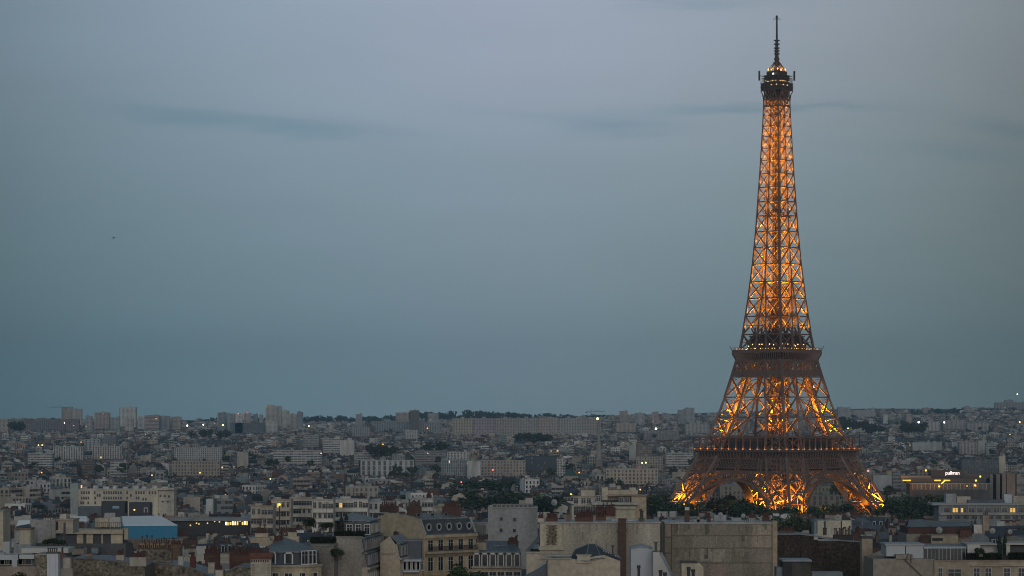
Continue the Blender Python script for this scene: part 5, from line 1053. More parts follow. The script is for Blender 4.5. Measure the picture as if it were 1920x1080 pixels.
def trees():
    r = random.Random(21)
    # long dark bank of park trees left of the tower (px 868..1070) and round its feet
    G = 'park trees around the tower'
    for i, (px, py, D) in enumerate(((876, 908, 2180), (893, 905, 2240), (910, 903, 2200), (928, 906, 2150), (945, 909, 2220), (962, 908, 2170), (979, 911, 2240), (996, 912, 2190), (1013, 915, 2150), (1030, 917, 2210), (1047, 919, 2150), (1062, 921, 2180))):
        pxtree(px, py - 6 + r.uniform(-2, 2), D, 25, f"dark broad park tree, {['first','second','third','fourth','fifth','sixth','seventh','eighth','ninth','tenth','eleventh','last'][i]} from the left in the bank left of the tower", i % 4, 1.6, G)
    for i, (px, py, D) in enumerate(((884, 920, 1900), (915, 922, 1880), (948, 924, 1910), (982, 927, 1890), (1018, 930, 1880), (1050, 932, 1900))): pxtree(px, py - 5, D, 24, f"dark park tree in the front row of the bank, {['leftmost','second from left','third from left','fourth from left','fifth from left','rightmost'][i]}", (i + 1) % 4, 1.75, G)
    feet = [(1221, 927, 1640, 'left of the left foot'), (1240, 924, 1650, 'close beside the left foot'), (1256, 931, 1600, 'against the left foot'), (1279, 945, 1590, 'in front of the left foot'), (1300, 940, 1600, 'at the inner side of the left foot'), (1318, 930, 1720, 'under the left arch near its foot'), (1338, 925, 1730, 'under the left arch'), (1358, 928, 1740, 'under the middle of the left arch'), (1377, 934, 1700, 'under the left arch beside the near leg'), (1394, 938, 1610, 'close left of the near leg'), (1413, 939, 1600, 'touching the near leg at left'), (1434, 945, 1590, 'in front of the near leg at left'), (1457, 951, 1585, 'right in front of the near leg'), (1483, 947, 1590, 'in front of the near leg at right'), (1506, 947, 1600, 'close right of the near leg'), (1527, 949, 1610, 'under the right arch'), (1549, 944, 1640, 'under the right arch near its end'), (1572, 941, 1650, 'at the inner side of the right foot'), (1604, 949, 1590, 'in front of the right foot'), (1667, 939, 1640, 'touching the right foot outside'), (1684, 931, 1650, 'close right of the right foot'), (1702, 926, 1660, 'right of the right foot'), (1721, 930, 1700, 'between the right foot and the lit hotel'), (1741, 927, 1720, 'below the yellow strips of the hotel'), (1765, 926, 1700, 'below the lit hotel sign'), (1205, 934, 1640, 'beside the stepped cream house')]
    for i, (px, py, D, t) in enumerate(feet): pxtree(px, py, D, 20, f"dark round park tree {t}", i % 4, r.uniform(1.1, 1.4), G)
    pxtree(878, 1049, 452, 13, 'bright green leafy street tree in front of the corner house', 4, .95, None); pxtree(900, 1064, 446, 11, 'lower green street tree right of the one before the corner house', 4, .9); pxtree(846, 1063, 450, 11, 'lower green street tree left of the one before the corner house', 4, .9); pxtree(925, 1072, 448, 10, 'small green street tree at the bottom right of the corner house', 4, 1)
    pxtree(20, 1068, 440, 9, 'dark tree at the bottom left corner under the balcony house', 4, 1.3); pxtree(52, 1072, 438, 9, 'dark low tree beside the rubble wall at bottom left', 4, 1.2)
    for i, (px, py) in enumerate(((1466, 968), (1480, 962), (1494, 964), (1507, 969), (1520, 973), (1458, 977))): pxtree(px, py, 790 + i * 3, 15, f"dark garden tree behind the brown wall, {['leftmost but one','tallest of its group','third in its group','fourth in its group','nearest the cream walls','leftmost at the pale pier'][i]}", i % 4, .72, 'garden trees behind the brown wall')
    # slim cypresses and roof-garden plants
    cy = MB(); q = random.Random(8)
    for i in range(900):
        t = q.random(); a = q.uniform(0, 6.28); rr = (.55 * math.sin(math.pi * min(1, t * .85 + .12)) + .05) * q.random() ** .4; p = Vector((rr * math.cos(a), rr * math.sin(a), t * 4)); s = .16 * q.uniform(.5, 1.2); u = Vector((q.gauss(0, .5), q.gauss(0, .5), 1)).normalized(); w = u.cross(Vector((math.cos(a), math.sin(a), .1))).normalized(); k = q.uniform(.6, 1.3); cy.face((p - u * s, p + w * s * .6, p + u * s, p - w * s * .6), (.022 * k, .036 * k, .02 * k))
    cym = cy.mesh('foliage', M_LEAF)
    for px, pyb, pyt, D, t in ((640, 1006, 968, 474, 'left of two slim cypresses on the roof garden of the tall grey house'), (649.5, 1006, 964, 475, 'right of two slim cypresses on the roof garden of the tall grey house'), (1874, 1041, 1005, 486, 'left of two slim dark cypresses on the penthouse terrace'), (1884.5, 1041, 1003, 487, 'right of two slim dark cypresses on the penthouse terrace')):
        p = P(px, pyb, D); H = (pyb - pyt) / F * D; root = empty('cypress', p, 0, t, 'tree', 'rooftop cypresses'); put('foliage', cym, root, (0, 0, 0), random.uniform(0, 6), (H / 4 * .95, H / 4 * .95, H / 4)); tm = MB(); tm.tube((0, 0, -.3), (0, 0, .8), .08, .06, 6); tm.build('trunk', M_BARK, root)
    sm = crown_mesh(31, 1.0, .75, 420, .16, (.026, .04, .02), 4); st = MB(); st.box((-.5, -.3, -.9), (.5, .3, -.45), (.1, .08, .07)); stm = st.mesh('planter', M_PAINT)
    def bush(px, py, D, s, label, g=None):
        root = empty('roof_shrub', P(px, py, D), random.uniform(0, 6), label, 'shrub', g); put('foliage', sm, root, (0, 0, 0), 0, (s, s, s)); put('planter', stm, root, (0, 0, 0), 0, (s, s, s))
    for i, (px, py, D, s, t) in enumerate(((578, 979, 500, 1.5, 'bushy dark shrub on the roof terrace left of the cypresses'), (608, 985, 495, 1.0, 'low shrub on the terrace halfway to the cypresses'), (1838, 1033, 483.4, 1.1, 'round dark shrub beside the white dormer box of the penthouse'), (1860, 1040, 484, .8, 'small shrub left of the penthouse cypresses'), (634, 1036, 461, 1.3, 'scraggy hanging plant in the gap by the grey concrete wall'), (86, 1016, 565, 1.0, 'dark shrub at the left end of the balcony under the grey rendered block'), (97, 1014, 564, 1.1, 'dark shrub second on the balcony under the grey rendered block'), (108, 1016, 563, .9, 'dark shrub third on the balcony under the grey rendered block'), (118, 1017, 562, .9, 'dark shrub at the right end of the balcony under the grey rendered block'), (620, 984, 498, .8, 'low dark shrub close left of the cypresses'))): bush(px, py, D, s, t, 'rooftop shrubs')
    # clipped hedges on the terraces
    hm = MB(); q = random.Random(4)
    for i in range(2600):
        p = Vector((q.uniform(-6, 6), q.uniform(-.9, .9), q.random() ** .6 * 1.1 + .12 * math.sin(i))); s = .17 * q.uniform(.5, 1.3); u = Vector((q.gauss(0, 1), q.gauss(0, 1), q.gauss(0, 1))).normalized(); w = u.cross(Vector((q.gauss(0, 1), q.gauss(0, 1), 1))).normalized(); k = q.uniform(.5, 1.4); hm.face((p - u * s, p + w * s, p + u * s, p - w * s), (.022 * k, .034 * k, .015 * k))
    hme = hm.mesh('hedge', M_LEAF)
    for (px, py, D, sx, rz, t) in ((610, 1020, 467, .42, .3, 'dark clipped hedge along the lower grey terrace wall'), (655, 1009, 470, .42, .22, 'dark clipped hedge on the roof edge of the tall grey house'), (1845, 1050, 484.2, .5, 0, 'dark planter hedge along the penthouse terrace'), (1920, 1049, 484, .45, 0, 'dark planter hedge at the right edge of the penthouse terrace')):
        o = put('hedge', hme, None, P(px, py, D), rz, (sx, 1, 1)); tag(o, t, 'hedge')
trees()

# ------------------------------------------------------------------ buildings one can pick out in the distance
def solve_D(py, H, lo=1650.0, hi=10500.0):
    d = lo
    while d < hi:
        if CZ - (py - HY) / F * d - gz(0, d) <= H and d > lo: return d
        d += 20
    return hi
SKY = []
def block(label, x0, x1, t, D, c, m=0, bay=3.0, fl=3.0, depth=None, cat='building', name='apartment_block', kit=True, group=None, rz=0.0, H=None):
    if D is None: D = solve_D(t, H or 30)
    p = P((x0 + x1) / 2, t, D); w = (x1 - x0) / F * D / 2; g = gz(p.x, D) - 4; zt = p.z - g; d = depth or max(10, min(w * 1.2, 18)); mb = MB(); rr = random.Random(int(x0 * 13 + t))
    ou, ov = rr.randrange(300), rr.randrange(300); nb, nf, ns = max(1, round(2 * w / bay)), max(1, round(zt / fl)), max(1, round(d / bay))
    for (a, b, n) in (((-w, 0), (w, 0), nb), ((w, 0), (w, d), ns), ((w, d), (-w, d), nb), ((-w, d), (-w, 0), ns)):
        mb.face(((a[0], a[1], 0), (b[0], b[1], 0), (b[0], b[1], zt), (a[0], a[1], zt)), c, m, [(ou, ov), (ou + n, ov), (ou + n, ov + nf), (ou, ov + nf)])
    mb.face(((-w, 0, zt), (w, 0, zt), (w, d, zt), (-w, d, zt)), (.16, .165, .17), 2)
    o = mb.build(name, MATS, None, (p.x, D, g)); o.rotation_euler = (0, 0, rz); tag(o, label, cat, group)
    if kit:
        mb = MB(); mb.box((-w - .15, -.15, zt + .01), (w + .15, d + .15, zt + .7), tuple(q * .9 for q in c), 1); mb.build('parapet', MATS, o)
        n = 0
        for i in range(max(1, int(w / 9))):
            x = rr.uniform(-.8, .6) * w; mb = MB(); mb.box((x, d * .3, zt + .7), (x + rr.uniform(2, 6), d * .7, zt + rr.uniform(2.2, 4)), tuple(q * rr.uniform(.6, 1.1) for q in c), 1, False); mb.build('roof_box', MATS, o)
    KEEP.append((p.x, D + d / 2, w + 4)) if w < 30 else KEEPBOX.append((p.x - w - 3, p.x + w + 3, D - 5, D + d + 8))
    CLEAR.append((x0 - 2, x1 + 2, min(t + (zt * F / D) * .5, t + 24), D))
    return o, p, w, zt, d
def landmarks():
    tb, wh, gr, bl, dk, br, pk = (.33, .29, .235), (.46, .45, .43), (.28, .285, .29), (.20, .225, .25), (.09, .10, .115), (.15, .125, .115), (.32, .26, .24)
    T, S = 'tower_block', 'apartment_block'
    rows = [  # label, x0, x1, top, height, colour, material, bay, storey, name
        ('beige tower block cut by the left edge of the skyline', 0, 15, 787, 42, tb, 0, 3, 3, T), ('wide dark reddish slab with pale stripes on the left skyline, below the beige twin tower', 46, 148, 786, 40, (.16, .13, .13), 4, 5, 3, S),
        ('beige twin tower with crane arm beside it on the left skyline', 116, 135, 764, 62, tb, 0, 3, 3, T), ('right half of the beige twin tower, slightly lower and paler', 135.5, 153, 767, 58, (.36, .31, .27), 0, 3, 3, T), ('slim grey tower between the beige twin and the red-topped tower', 160, 173, 781, 50, gr, 0, 3, 3, T),
        ('grey-pink tower with dark middle right of the slim grey tower on the left skyline', 177, 205, 774, 55, pk, 0, 3.4, 3, T), ('grey-green tower in front of the tall white one on the left skyline', 207, 224, 783, 45, gr, 0, 3, 3, T), ('tall white tower, highest right of the beige twin on the left skyline', 223, 255, 764, 64, wh, 0, 3.4, 3, T),
        ('narrow cream tower standing before the tall white tower', 235, 250, 785, 44, (.38, .35, .31), 0, 3, 3, T), ('pale pillar block at the left of the portal shaped building', 258, 271, 781, 46, wh, 0, 3, 3, T), ('flat grey beam block forming the portal on the left skyline', 272, 298, 779, 50, pk, 3, 4, 3.2, S), ('grey tower with dark flank right of the portal shaped block', 300, 318, 780, 48, gr, 4, 3, 3, T), ('beige tower beside the dark-flanked grey tower on the left skyline', 320.5, 339, 782, 45, tb, 0, 3, 3, T),
        ('bluish tower first in the cluster with red beacons', 408, 424, 774, 56, bl, 0, 3, 3, T), ('bluish tower second in the cluster with red beacons', 425.5, 440, 776, 54, (.26, .28, .30), 0, 3, 3, T), ('pale tower carrying the left red beacon', 441, 455, 777, 54, wh, 0, 3, 3, T), ('pale tower carrying the right red beacon', 457, 471, 775, 55, (.38, .34, .32), 0, 3, 3, T), ('slim blue tower right of the red beacons', 474, 483, 777, 52, bl, 0, 3, 3, T), ('slimmest grey tower left of the tall cream towers', 486, 493, 779, 50, gr, 0, 3, 3, T),
        ('wide dark blue slab below the red-beacon cluster', 432, 496, 793, 34, dk, 0, 3.2, 3, S), ('beige low slab left of the dark blue slab', 412, 431, 789, 36, tb, 0, 3, 3, S), ('pale short block joined to the foot of the tall cream tower', 497, 520, 791, 36, wh, 0, 3, 3, S), ('tallest cream tower of the stepped group at left centre', 498, 514, 760, 70, (.43, .40, .34), 0, 3, 3, T), ('second cream tower of the stepped group, just right of the tallest', 514.5, 528, 762, 68, (.40, .37, .32), 4, 3, 3, T), ('third cream tower stepping down to the right', 529, 542, 770, 58, (.43, .40, .35), 0, 3, 3, T), ('last cream tower stepping down at the right of the stepped group', 543, 561, 777, 50, (.41, .38, .33), 4, 3, 3, T), ('small blue tower behind the last stepped cream tower', 557, 568, 773, 56, bl, 0, 3, 3, T),
        ('small grey tower alone on the skyline at centre left', 667, 679, 777, 46, gr, 0, 3, 3, T), ('dark brown cubic tower on the centre skyline', 768, 786, 770, 62, (.10, .085, .085), 0, 3, 3, T), ('pinkish low tower left of the dark brown cubic tower', 742, 766, 774, 52, pk, 0, 3, 3, T), ('grey block among the skyline woods right of the dark brown cube', 802, 822, 775, 48, gr, 0, 3, 3, T),
        ('long blue-grey slab below the dark brown cubic tower', 703, 785, 791, 34, bl, 4, 4, 3, S), ('blue-grey slab right of the long blue-grey one', 786, 828, 793, 32, (.24, .255, .265), 4, 4, 3, S), ('low white cube under the blue-grey slabs', 759, 784, 807, 28, wh, 0, 3.4, 3, S), ('dark-sided pale block left of the low white cube', 660, 694, 801, 30, (.30, .30, .30), 0, 4, 3, S),
        ('pinkish tower right of the long grey slab', 1162, 1177, 771, 56, pk, 0, 3, 3, T), ('grey twin tower next right of the pinkish tower', 1190, 1208, 775, 52, gr, 0, 3, 3, T), ('single reddish-grey tower standing left of the tower frame', 1223, 1235, 773, 54, pk, 0, 3, 3, T), ('cream low slab below the pinkish tower', 1155, 1192, 794, 34, tb, 0, 3, 3, S), ('grey ribbed slab below the single reddish tower', 1207, 1273, 808, 30, (.26, .25, .255), 4, 3, 3, S), ('tall bluish tower close left of the iron tower', 1271, 1284, 769, 60, (.22, .235, .245), 0, 3, 3, T), ('tall grey tower adjoining the bluish one left of the iron tower', 1284.5, 1302, 765, 64, gr, 0, 3, 3, T), ('pale ribbed slab just left of the iron frame at first floor height', 1284, 1330, 795, 36, (.33, .32, .31), 4, 3, 3, S),
        ('grey tower right beside the iron tower on the skyline', 1571, 1595, 764, 64, gr, 0, 3, 3, T), ('long pale ridge-top block right of the grey tower', 1599, 1640, 770, 50, (.32, .30, .29), 0, 3, 3, S), ('slim pale tower on the right slope', 1656, 1665, 778, 46, wh, 0, 3, 3, T), ('slim grey-pink tower right of the slim pale tower', 1699, 1710, 778, 46, pk, 0, 3, 3, T), ('grey tower left of a matching pair on the right ridge', 1716, 1728, 767, 50, gr, 0, 3, 3, T), ('broad grey-pink tower of the pair on the right ridge', 1730, 1750, 765, 52, pk, 0, 3, 3, T), ('dark ridge-top block near the right end', 1767, 1792, 768, 46, (.19, .19, .20), 0, 3, 3, S),
        ('pale ribbed tower on the right slope beside a lamp', 1737, 1763, 791, 42, (.37, .35, .34), 4, 3, 3, T), ('long pinkish ribbed slab on the right slope, left half', 1768, 1812, 789, 40, (.29, .265, .255), 4, 3, 3, S), ('long pinkish ribbed slab on the right slope, right half', 1813, 1854, 793, 38, (.30, .275, .26), 4, 3, 3, S), ('big pink-grey slab at the far right end of the ridge', 1866, 1935, 755, 66, (.24, .215, .215), 4, 5, 3, S), ('raised roof tower on the big slab at the right end', 1884, 1900, 750, 70, (.25, .23, .23), 0, 3, 3, T),
        ('dark-roofed white box at left, below the grey-green tower', 158, 188, 824, 30, (.36, .35, .35), 0, 6, 3.2, S), ('blue-grey box right of the dark-roofed white box', 192, 218, 819, 30, bl, 4, 3, 3, S), ('white pier-fronted block at left', 100, 155, 838, 28, wh, 4, 3.6, 3, S), ('white pier-fronted block, right neighbour of the first', 173, 228, 837, 28, (.44, .42, .40), 4, 3.6, 3, S), ('white strip-windowed block at far left middle', 52, 98, 851, 26, wh, 3, 4, 3, S), ('white banded block at left, above the long cream office block', 207, 238, 867, 24, wh, 3, 4, 3.2, S), ('dark banded block left of the white banded block', 153, 178, 864, 25, br, 3, 4, 3, S), ('white gridded block under the portal building', 327, 416, 840, 28, (.38, .375, .365), 0, 3, 3, S), ('beige ornate long facade with arched shadows at left middle', 322, 412, 865, 25, tb, 0, 3.2, 3.4, S), ('pale beige gable block left of centre', 445, 465, 848, 28, (.38, .35, .30), 1, 3, 3, S), ('long white banded wing beside the white tower block', 512, 603, 845, 28, (.44, .43, .42), 3, 5, 3.1, S), ('banded grey block behind the dark hall roof at left centre', 569, 598, 817, 32, (.32, .31, .30), 3, 4, 3.2, S),
        ('white tower block with banded left half at left centre', 606, 637, 823, 38, (.50, .485, .46), 3, 4, 3.1, T), ('plain right half of the white tower block', 637.5, 664, 826, 37, (.48, .46, .43), 1, 3, 3, T), ('dark-roofed white wing right of the white tower block', 664, 706, 849, 26, (.40, .39, .37), 3, 4, 3.1, S), ('long banded grey block at centre', 778, 836, 846, 27, (.26, .25, .25), 3, 4, 3.2, S), ('white low block above the ribbed blue building', 838, 880, 848, 27, wh, 0, 4, 3.2, S), ('ribbed blue-grey office building at centre', 827, 875, 863, 26, (.27, .31, .34), 4, 2, 3.2, S), ('plain white wall right of the ribbed blue building', 876, 901, 865, 25, wh, 1, 3, 3, S), ('beige block with square windows right of the plain white wall', 902, 985, 864, 25, (.36, .31, .26), 0, 3.4, 3.2, S), ('white and black striped facade at centre left', 676, 776, 864, 24, (.42, .43, .42), 4, 6, 6, S),
        ('dark teal glass block left of the slender spire', 982, 1043, 856, 26, (.05, .075, .085), 0, 4, 3, S), ('white chequered block between teal block and spire', 1044, 1060, 862, 25, wh, 0, 3, 3, S), ('pale grey upright block right of the spire', 1180, 1192, 835, 34, (.38, .39, .38), 1, 3, 3, T), ('brown banded block joined to the pale upright block', 1192.5, 1222, 836, 33, (.22, .18, .165), 3, 4, 3, S), ('long beige block with many windows below the brown banded one', 1193, 1243, 857, 25, (.33, .30, .25), 0, 3, 3, S), ('cream palace-like long block left of the iron tower', 1136, 1234, 880, 24, (.46, .40, .31), 0, 3.6, 3.6, S), ('white banded block against the left edge of the iron base', 1248, 1300, 850, 27, (.42, .41, .39), 3, 4, 3, S),
        ('pale long-roofed hall on the right slope', 1711, 1766, 830, 20, (.40, .41, .40), 1, 3, 3, S), ('white-framed block with red panel at right', 1799, 1832, 829, 30, (.36, .33, .31), 0, 5, 3, S), ('plain pale upright block at right', 1833, 1848, 827, 31, (.37, .37, .34), 1, 3, 3, S), ('white banded block right of the plain pale upright one', 1848.5, 1868, 832, 28, (.40, .40, .39), 3, 4, 3, S), ('wide dark glass block at right above the hotel', 1803, 1872, 862, 26, (.10, .115, .125), 0, 3, 3, S), ('small cream block at the end of the dark glass block', 1873, 1885, 856, 29, (.46, .41, .32), 1, 3, 3, S),
        ('white block with blank wall beside the right foot of the iron tower', 1637, 1672, 892, 24, (.33, .33, .33), 1, 3, 3, S), ('grey block left of the lit hotel', 1674, 1690, 889, 24, (.25, .26, .27), 3, 4, 3, S)]
    for (l, a, b, t, H, c, m, bay, fl, nm) in rows: block(l, a, b, t, None, tuple(q * 1.3 for q in c) if t < 800 else c, m, bay, fl, name=nm, H=H, cat='tower block' if nm == T else 'building', group='tower blocks on the skyline' if nm == T else 'large distant blocks')
    # the very long slab on the centre skyline, in seven stepped segments
    D = 5600; root = None
    o, p, w, zt, d = block('very long grey slab of flats across the centre skyline', 848, 1127, 785, D, (.33, .305, .29), 0, 3.2, 2.9, 14, kit=False)
    rr = random.Random(2)
    for i in range(7):
        a, b = lerp(-w, w, i / 7), lerp(-w, w, (i + 1) / 7); mb = MB(); c = tuple(q * rr.uniform(.88, 1.12) for q in (.36, .33, .31)); z = zt - abs(i - 3) * .3; nb = round((b - a) / 3.2); u0 = rr.randrange(200)
        mb.face(((a + .4, -2.5, 0), (b - .6, -2.5, 0), (b - .6, -2.5, z + 1.5), (a + .4, -2.5, z + 1.5)), c, 0, [(u0, 0), (u0 + nb, 0), (u0 + nb, round(zt / 2.9)), (u0, round(zt / 2.9))]); mb.box((a + .4, -2.49, zt + .02), (b - .6, d, z + 1.5), c, 1, False); mb.face(((b - .6, -2.5, 0), (b - .6, 0, 0), (b - .6, 0, z + 1.5), (b - .6, -2.5, z + 1.5)), c, 1); mb.build('slab_segment', MATS, o)
        mb = MB(); x = lerp(a, b, .4); mb.box((x, 3, z + 1.6), (x + 7, 9, z + 4.2), c, 1); mb.build('lift_house', MATS, o)
    # the slender spire before it
    D = 3000; q = P(1123, 875, D); root = empty('church_spire', (q.x, D, gz(q.x, D)), 0, 'slender pale spire rising in front of the long grey slab', 'spire'); zt = P(0, 787, D).z - gz(q.x, D); zb = P(0, 862, D).z - gz(q.x, D)
    mb = MB(); mb.box((-3.6, -3.6, 0), (3.6, 3.6, zb), (.20, .18, .165), 1); mb.box((-3.9, -3.9, zb), (3.9, 3.9, zb + .8), (.22, .2, .18), 1); mb.build('belfry', MATS, root)
    mb = MB(); mb.tube((0, 0, zb + .8), (0, 0, zt), 3.2, .5, 8, (.27, .265, .255), 1); mb.ball((0, 0, zt), .7); mb.build('steeple', MATS, root)
    for sx in (-1, 1):
        for sy in (-1, 1): mb = MB(); mb.tube((sx * 3.1, sy * 3.1, zb + .8), (sx * 3.1, sy * 3.1, zb + 6), .7, .08, 6, (.2, .185, .17), 1); mb.build('pinnacle', MATS, root)
    KEEP.append((q.x, D, 14)); CLEAR.append((1114, 1132, 872, D))
    # teal pyramid roof
    D = 2450; q = P(1070, 881, D); root = empty('pyramid_roof_house', (q.x, D, 0), 0, 'house with broad teal green pyramid roof left of the cream palace-like block', 'building'); w = 6.6; zt = q.z; ze = P(0, 892, D).z; mb = MB()
    for a, b in (((-w, -w), (w, -w)), ((w, -w), (w, w)), ((w, w), (-w, w)), ((-w, w), (-w, -w))): mb.face(((*a, ze), (*b, ze), (b[0] * .25, b[1] * .25, zt), (a[0] * .25, a[1] * .25, zt)), (.06, .115, .105), 2)
    mb.box((-w * .25, -w * .25, zt - .05), (w * .25, w * .25, zt + .2), (.06, .1, .1), 2); mb.build('roof', MATS, root); mb = MB(); mb.box((-w + .3, -w + .3, 0), (w - .3, w - .3, ze - .01), (.34, .3, .24), 1); mb.build('walls', MATS, root); KEEP.append((q.x, D, 14)); CLEAR.append((1055, 1086, 893, D))
    # long cream office block with rows of dark windows, left
    D = 1610; n = Near('office_block', 'long cream office block with rows of small dark windows and white roof boxes at left', 'building', 228, D); c = (.52, .465, .365)
    n.box('walls', 146, 296, 919, None, 0, 14, c); n.box('walls', 132, 146, 907, None, -1, 10, (.36, .385, .38)); n.box('walls', 282, 326, 915, None, 2, 14, (.50, .46, .38)); n.box('parapet', 145, 327, 916.5, 919, -.4, 14.3, (.46, .43, .37))
    for x0, x1, y in ((151, 169, 924), (175, 180, 924), (193, 229, 924), (236, 241, 924), (253, 272, 924), (278, 294, 924), (181, 189, 929), (242, 249, 929), (151, 168, 934), (193, 229, 934), (254, 262, 934), (236, 241, 934), (176, 181, 934), (266, 276, 936), (163, 168, 943), (176, 181, 943), (150, 158, 943)):
        k = max(1, round((x1 - x0) / 4.8))
        for i in range(k): x = lerp(x0, x1, (i + .5) / k); n.window(W_MED if x != 274.5 else W_LIT, x, y + 2.4, 0 if x < 296 else 2, sc=(.86, 1, 1.15))
    for i in range(9): n.box('roof_box', 156 + i * 18.5, 163 + i * 18.5 + (i % 3) * 2, 912.5 - (i % 2) * 2, 917, 3, 7, (.50, .50, .49))
    for px, py in ((301, 930), (309, 930), (317, 931), (305, 940), (315, 940)): n.window(W_MED, px, py + 2, 2)
    n.box('balcony', 298, 325, 937, 939, 1.2, 2, (.5, .48, .43)); n.done(); KEEPBOX.append((n.o.x - 32, n.o.x + 34, 1600, 1630)); CLEAR.append((128, 328, 944, D))
    n = Near('dark_block', 'two dark blue-black boxes with a lit blue window standing before the long cream office block', 'building', 236, 1300)
    n.box('walls', 190, 234, 940, None, 0, 10, (.035, .042, .055), paint); n.box('walls', 242, 281, 942, None, .5, 10, (.04, .045, .06), paint); n.box('walls', 146, 190, 950, None, -.5, 9, (.085, .105, .125), zinc); n.box('lit_panel', 211, 223.5, 948.6, 953.5, -.08, 0, (.25, .38, .48), paint); n.box('arch', 269.5, 271.5, 953, 961, -.7, -.3, (.45, .45, .45)); n.box('arch', 275.5, 277.5, 953, 961, -.7, -.3, (.45, .45, .45)); n.box('arch', 270, 277, 951.5, 953.5, -.7, -.3, (.45, .45, .45)); n.done(); KEEPBOX.append((n.o.x - 24, n.o.x + 14, 1290, 1320)); CLEAR.append((144, 284, 956, 1300))
    # block with yellow windows, right
    D = 1180; n = Near('office_block', 'long grey block with piers, some windows lit yellow, right of the iron tower', 'building', 1845, D)
    n.box('walls', 1760, 1960, 947.5, None, 0, 13, (.21, .215, .215)); n.box('roof_slab', 1748, 1962, 943.5, 947.5, -.9, 13.5, (.28, .285, .285), paint); n.box('ledge', 1762, 1962, 962, 965.5, -1.2, 0, (.30, .29, .275)); n.box('roof_block', 1774, 1793, 926, 944, 4, 10, (.32, .32, .32)); n.box('roof_block', 1794, 1820, 931, 944, 5, 10, (.42, .37, .30)); n.box('roof_block', 1883, 1898, 927, 943, 4, 8, (.42, .46, .49)); n.box('roof_block', 1815, 1884, 937, 944, 3, 8, (.10, .115, .14)); n.box('roof_block', 1900, 1960, 930, 943, 7, 12, (.34, .30, .25))
    for i in range(13):
        x = 1773 + i * 15.4; lit = i in (1, 2, 8)
        for k in (0, 1): n.window(W_LIT if lit and not (i == 2 and k == 1) else W_WIDE, x + k * 5.2, 960.5, -.01, sc=(.48, 1, 1.05))
        n.box('pier', x - 4.4, x - 2.4, 947.6, 961.9, -.5, 0, (.26, .26, .26))
    for i in range(12):
        for k in (0, 1): n.window(W_WIDE, 1778 + i * 15.4 + k * 5, 973, -.01, sc=(.5, 1, 1))
    n.done(); KEEPBOX.append((n.o.x - 22, n.o.x + 30, 1170, 1196)); CLEAR.append((1745, 1925, 967, D))
    # the hotel with the lit sign
    D = 1760; n = Near('hotel', 'dark hotel block with lit white sign, glowing yellow strips and rows of small windows', 'hotel', 1785, D)
    n.box('walls', 1706, 1856, 906.5, None, 0, 16, (.085, .085, .085)); n.box('walls', 1700, 1845, 897, 906.4, 2, 16, (.055, .055, .06), paint); n.box('walls', 1745, 1806, 882, 897, 5, 15, (.028, .034, .046), paint); n.box('walls', 1806, 1856, 888, 897, 6, 15, (.06, .06, .065), paint); n.box('walls', 1690, 1745, 892, 897, 3, 14, (.15, .155, .16), paint)
    for i in range(18): n.box('pier', 1711 + i * 8.1, 1712.6 + i * 8.1, 908, 918, -.4, 0, (.36, .32, .26))
    n.box('ledge', 1706, 1857, 906.3, 908, -.6, 0, (.36, .33, .29))
    for i in range(17):
        for y in (912.4, 917.5): n.window(W_WIDE, 1716 + i * 8.1, y, -.01, sc=(.62, 1, .6)) if i not in (12, 14) or y > 915 else n.window(W_LIT, 1716 + i * 8.1, y, -.01, sc=(.45, 1, .5))
    for x0, x1 in ((1692.5, 1708), (1752, 1764), (1769.5, 1781.5)): m_ = MB(); m_.box(n.pt(x0, 902, 1.8), n.pt(x1, 899.6, 1.8) + Vector((0, .15, 0))); m_.build('light_strip', M_STRIP, n.root)
    m_ = MB(); m_.bar(n.pt(1772, 901, 1.6), n.pt(1765, 907, -.7), .5); m_.build('light_strip', M_AMBER, n.root)
    for px, py, me in ((1761, 912, M_AMBER), (1828, 910, M_AMBER), (1838, 893.5, M_AMBER), (1830, 901, M_AMBER), (1736, 882, M_AMBER)): m_ = MB(); m_.ball((0, 0, 0), .62); put('lamp', m_.mesh('lamp', me), n.root, n.pt(px, py, -.9 if py > 905 else 1.5))
    n.done()
    cu = bpy.data.curves.new('sign_lettering', 'FONT'); cu.body = 'pullman'; cu.size = 3.15; cu.extrude = .08; cu.align_x = 'CENTER'; cu.space_character = .92; cu.offset = .012; cu.materials.append(M_SIGN)
    dg = bpy.context.evaluated_depsgraph_get(); tmp = bpy.data.objects.new('sign_tmp', cu); col.objects.link(tmp); dg.update(); me = bpy.data.meshes.new_from_object(tmp.evaluated_get(dg)); bpy.data.objects.remove(tmp)
    so = bpy.data.objects.new('sign_lettering', me); col.objects.link(so); so.parent = n.root; so.location = n.pt(1786, 889.8, 4.7); so.rotation_euler = (R(90), 0, 0)
    KEEPBOX.append((n.o.x - 35, n.o.x + 30, 1752, 1785)); CLEAR.append((1688, 1860, 920, D))
    for i, (a, b, t, c) in enumerate(((1856, 1862, 889, (.20, .18, .17)), (1868, 1875, 889, (.19, .17, .16)), (1879, 1886, 888, (.24, .19, .16)), (1887.5, 1904, 888, (.25, .19, .15)), (1906, 1940, 889, (.22, .215, .20)))): block(f"brown vertical-striped block right of the hotel, {['first strip','second strip','third strip','widest brown strip','banded part at the right edge'][i]}", a, b, t, 1765, c, 1 if i < 4 else 3, 3, 3, 16, name='apartment_block', kit=False)
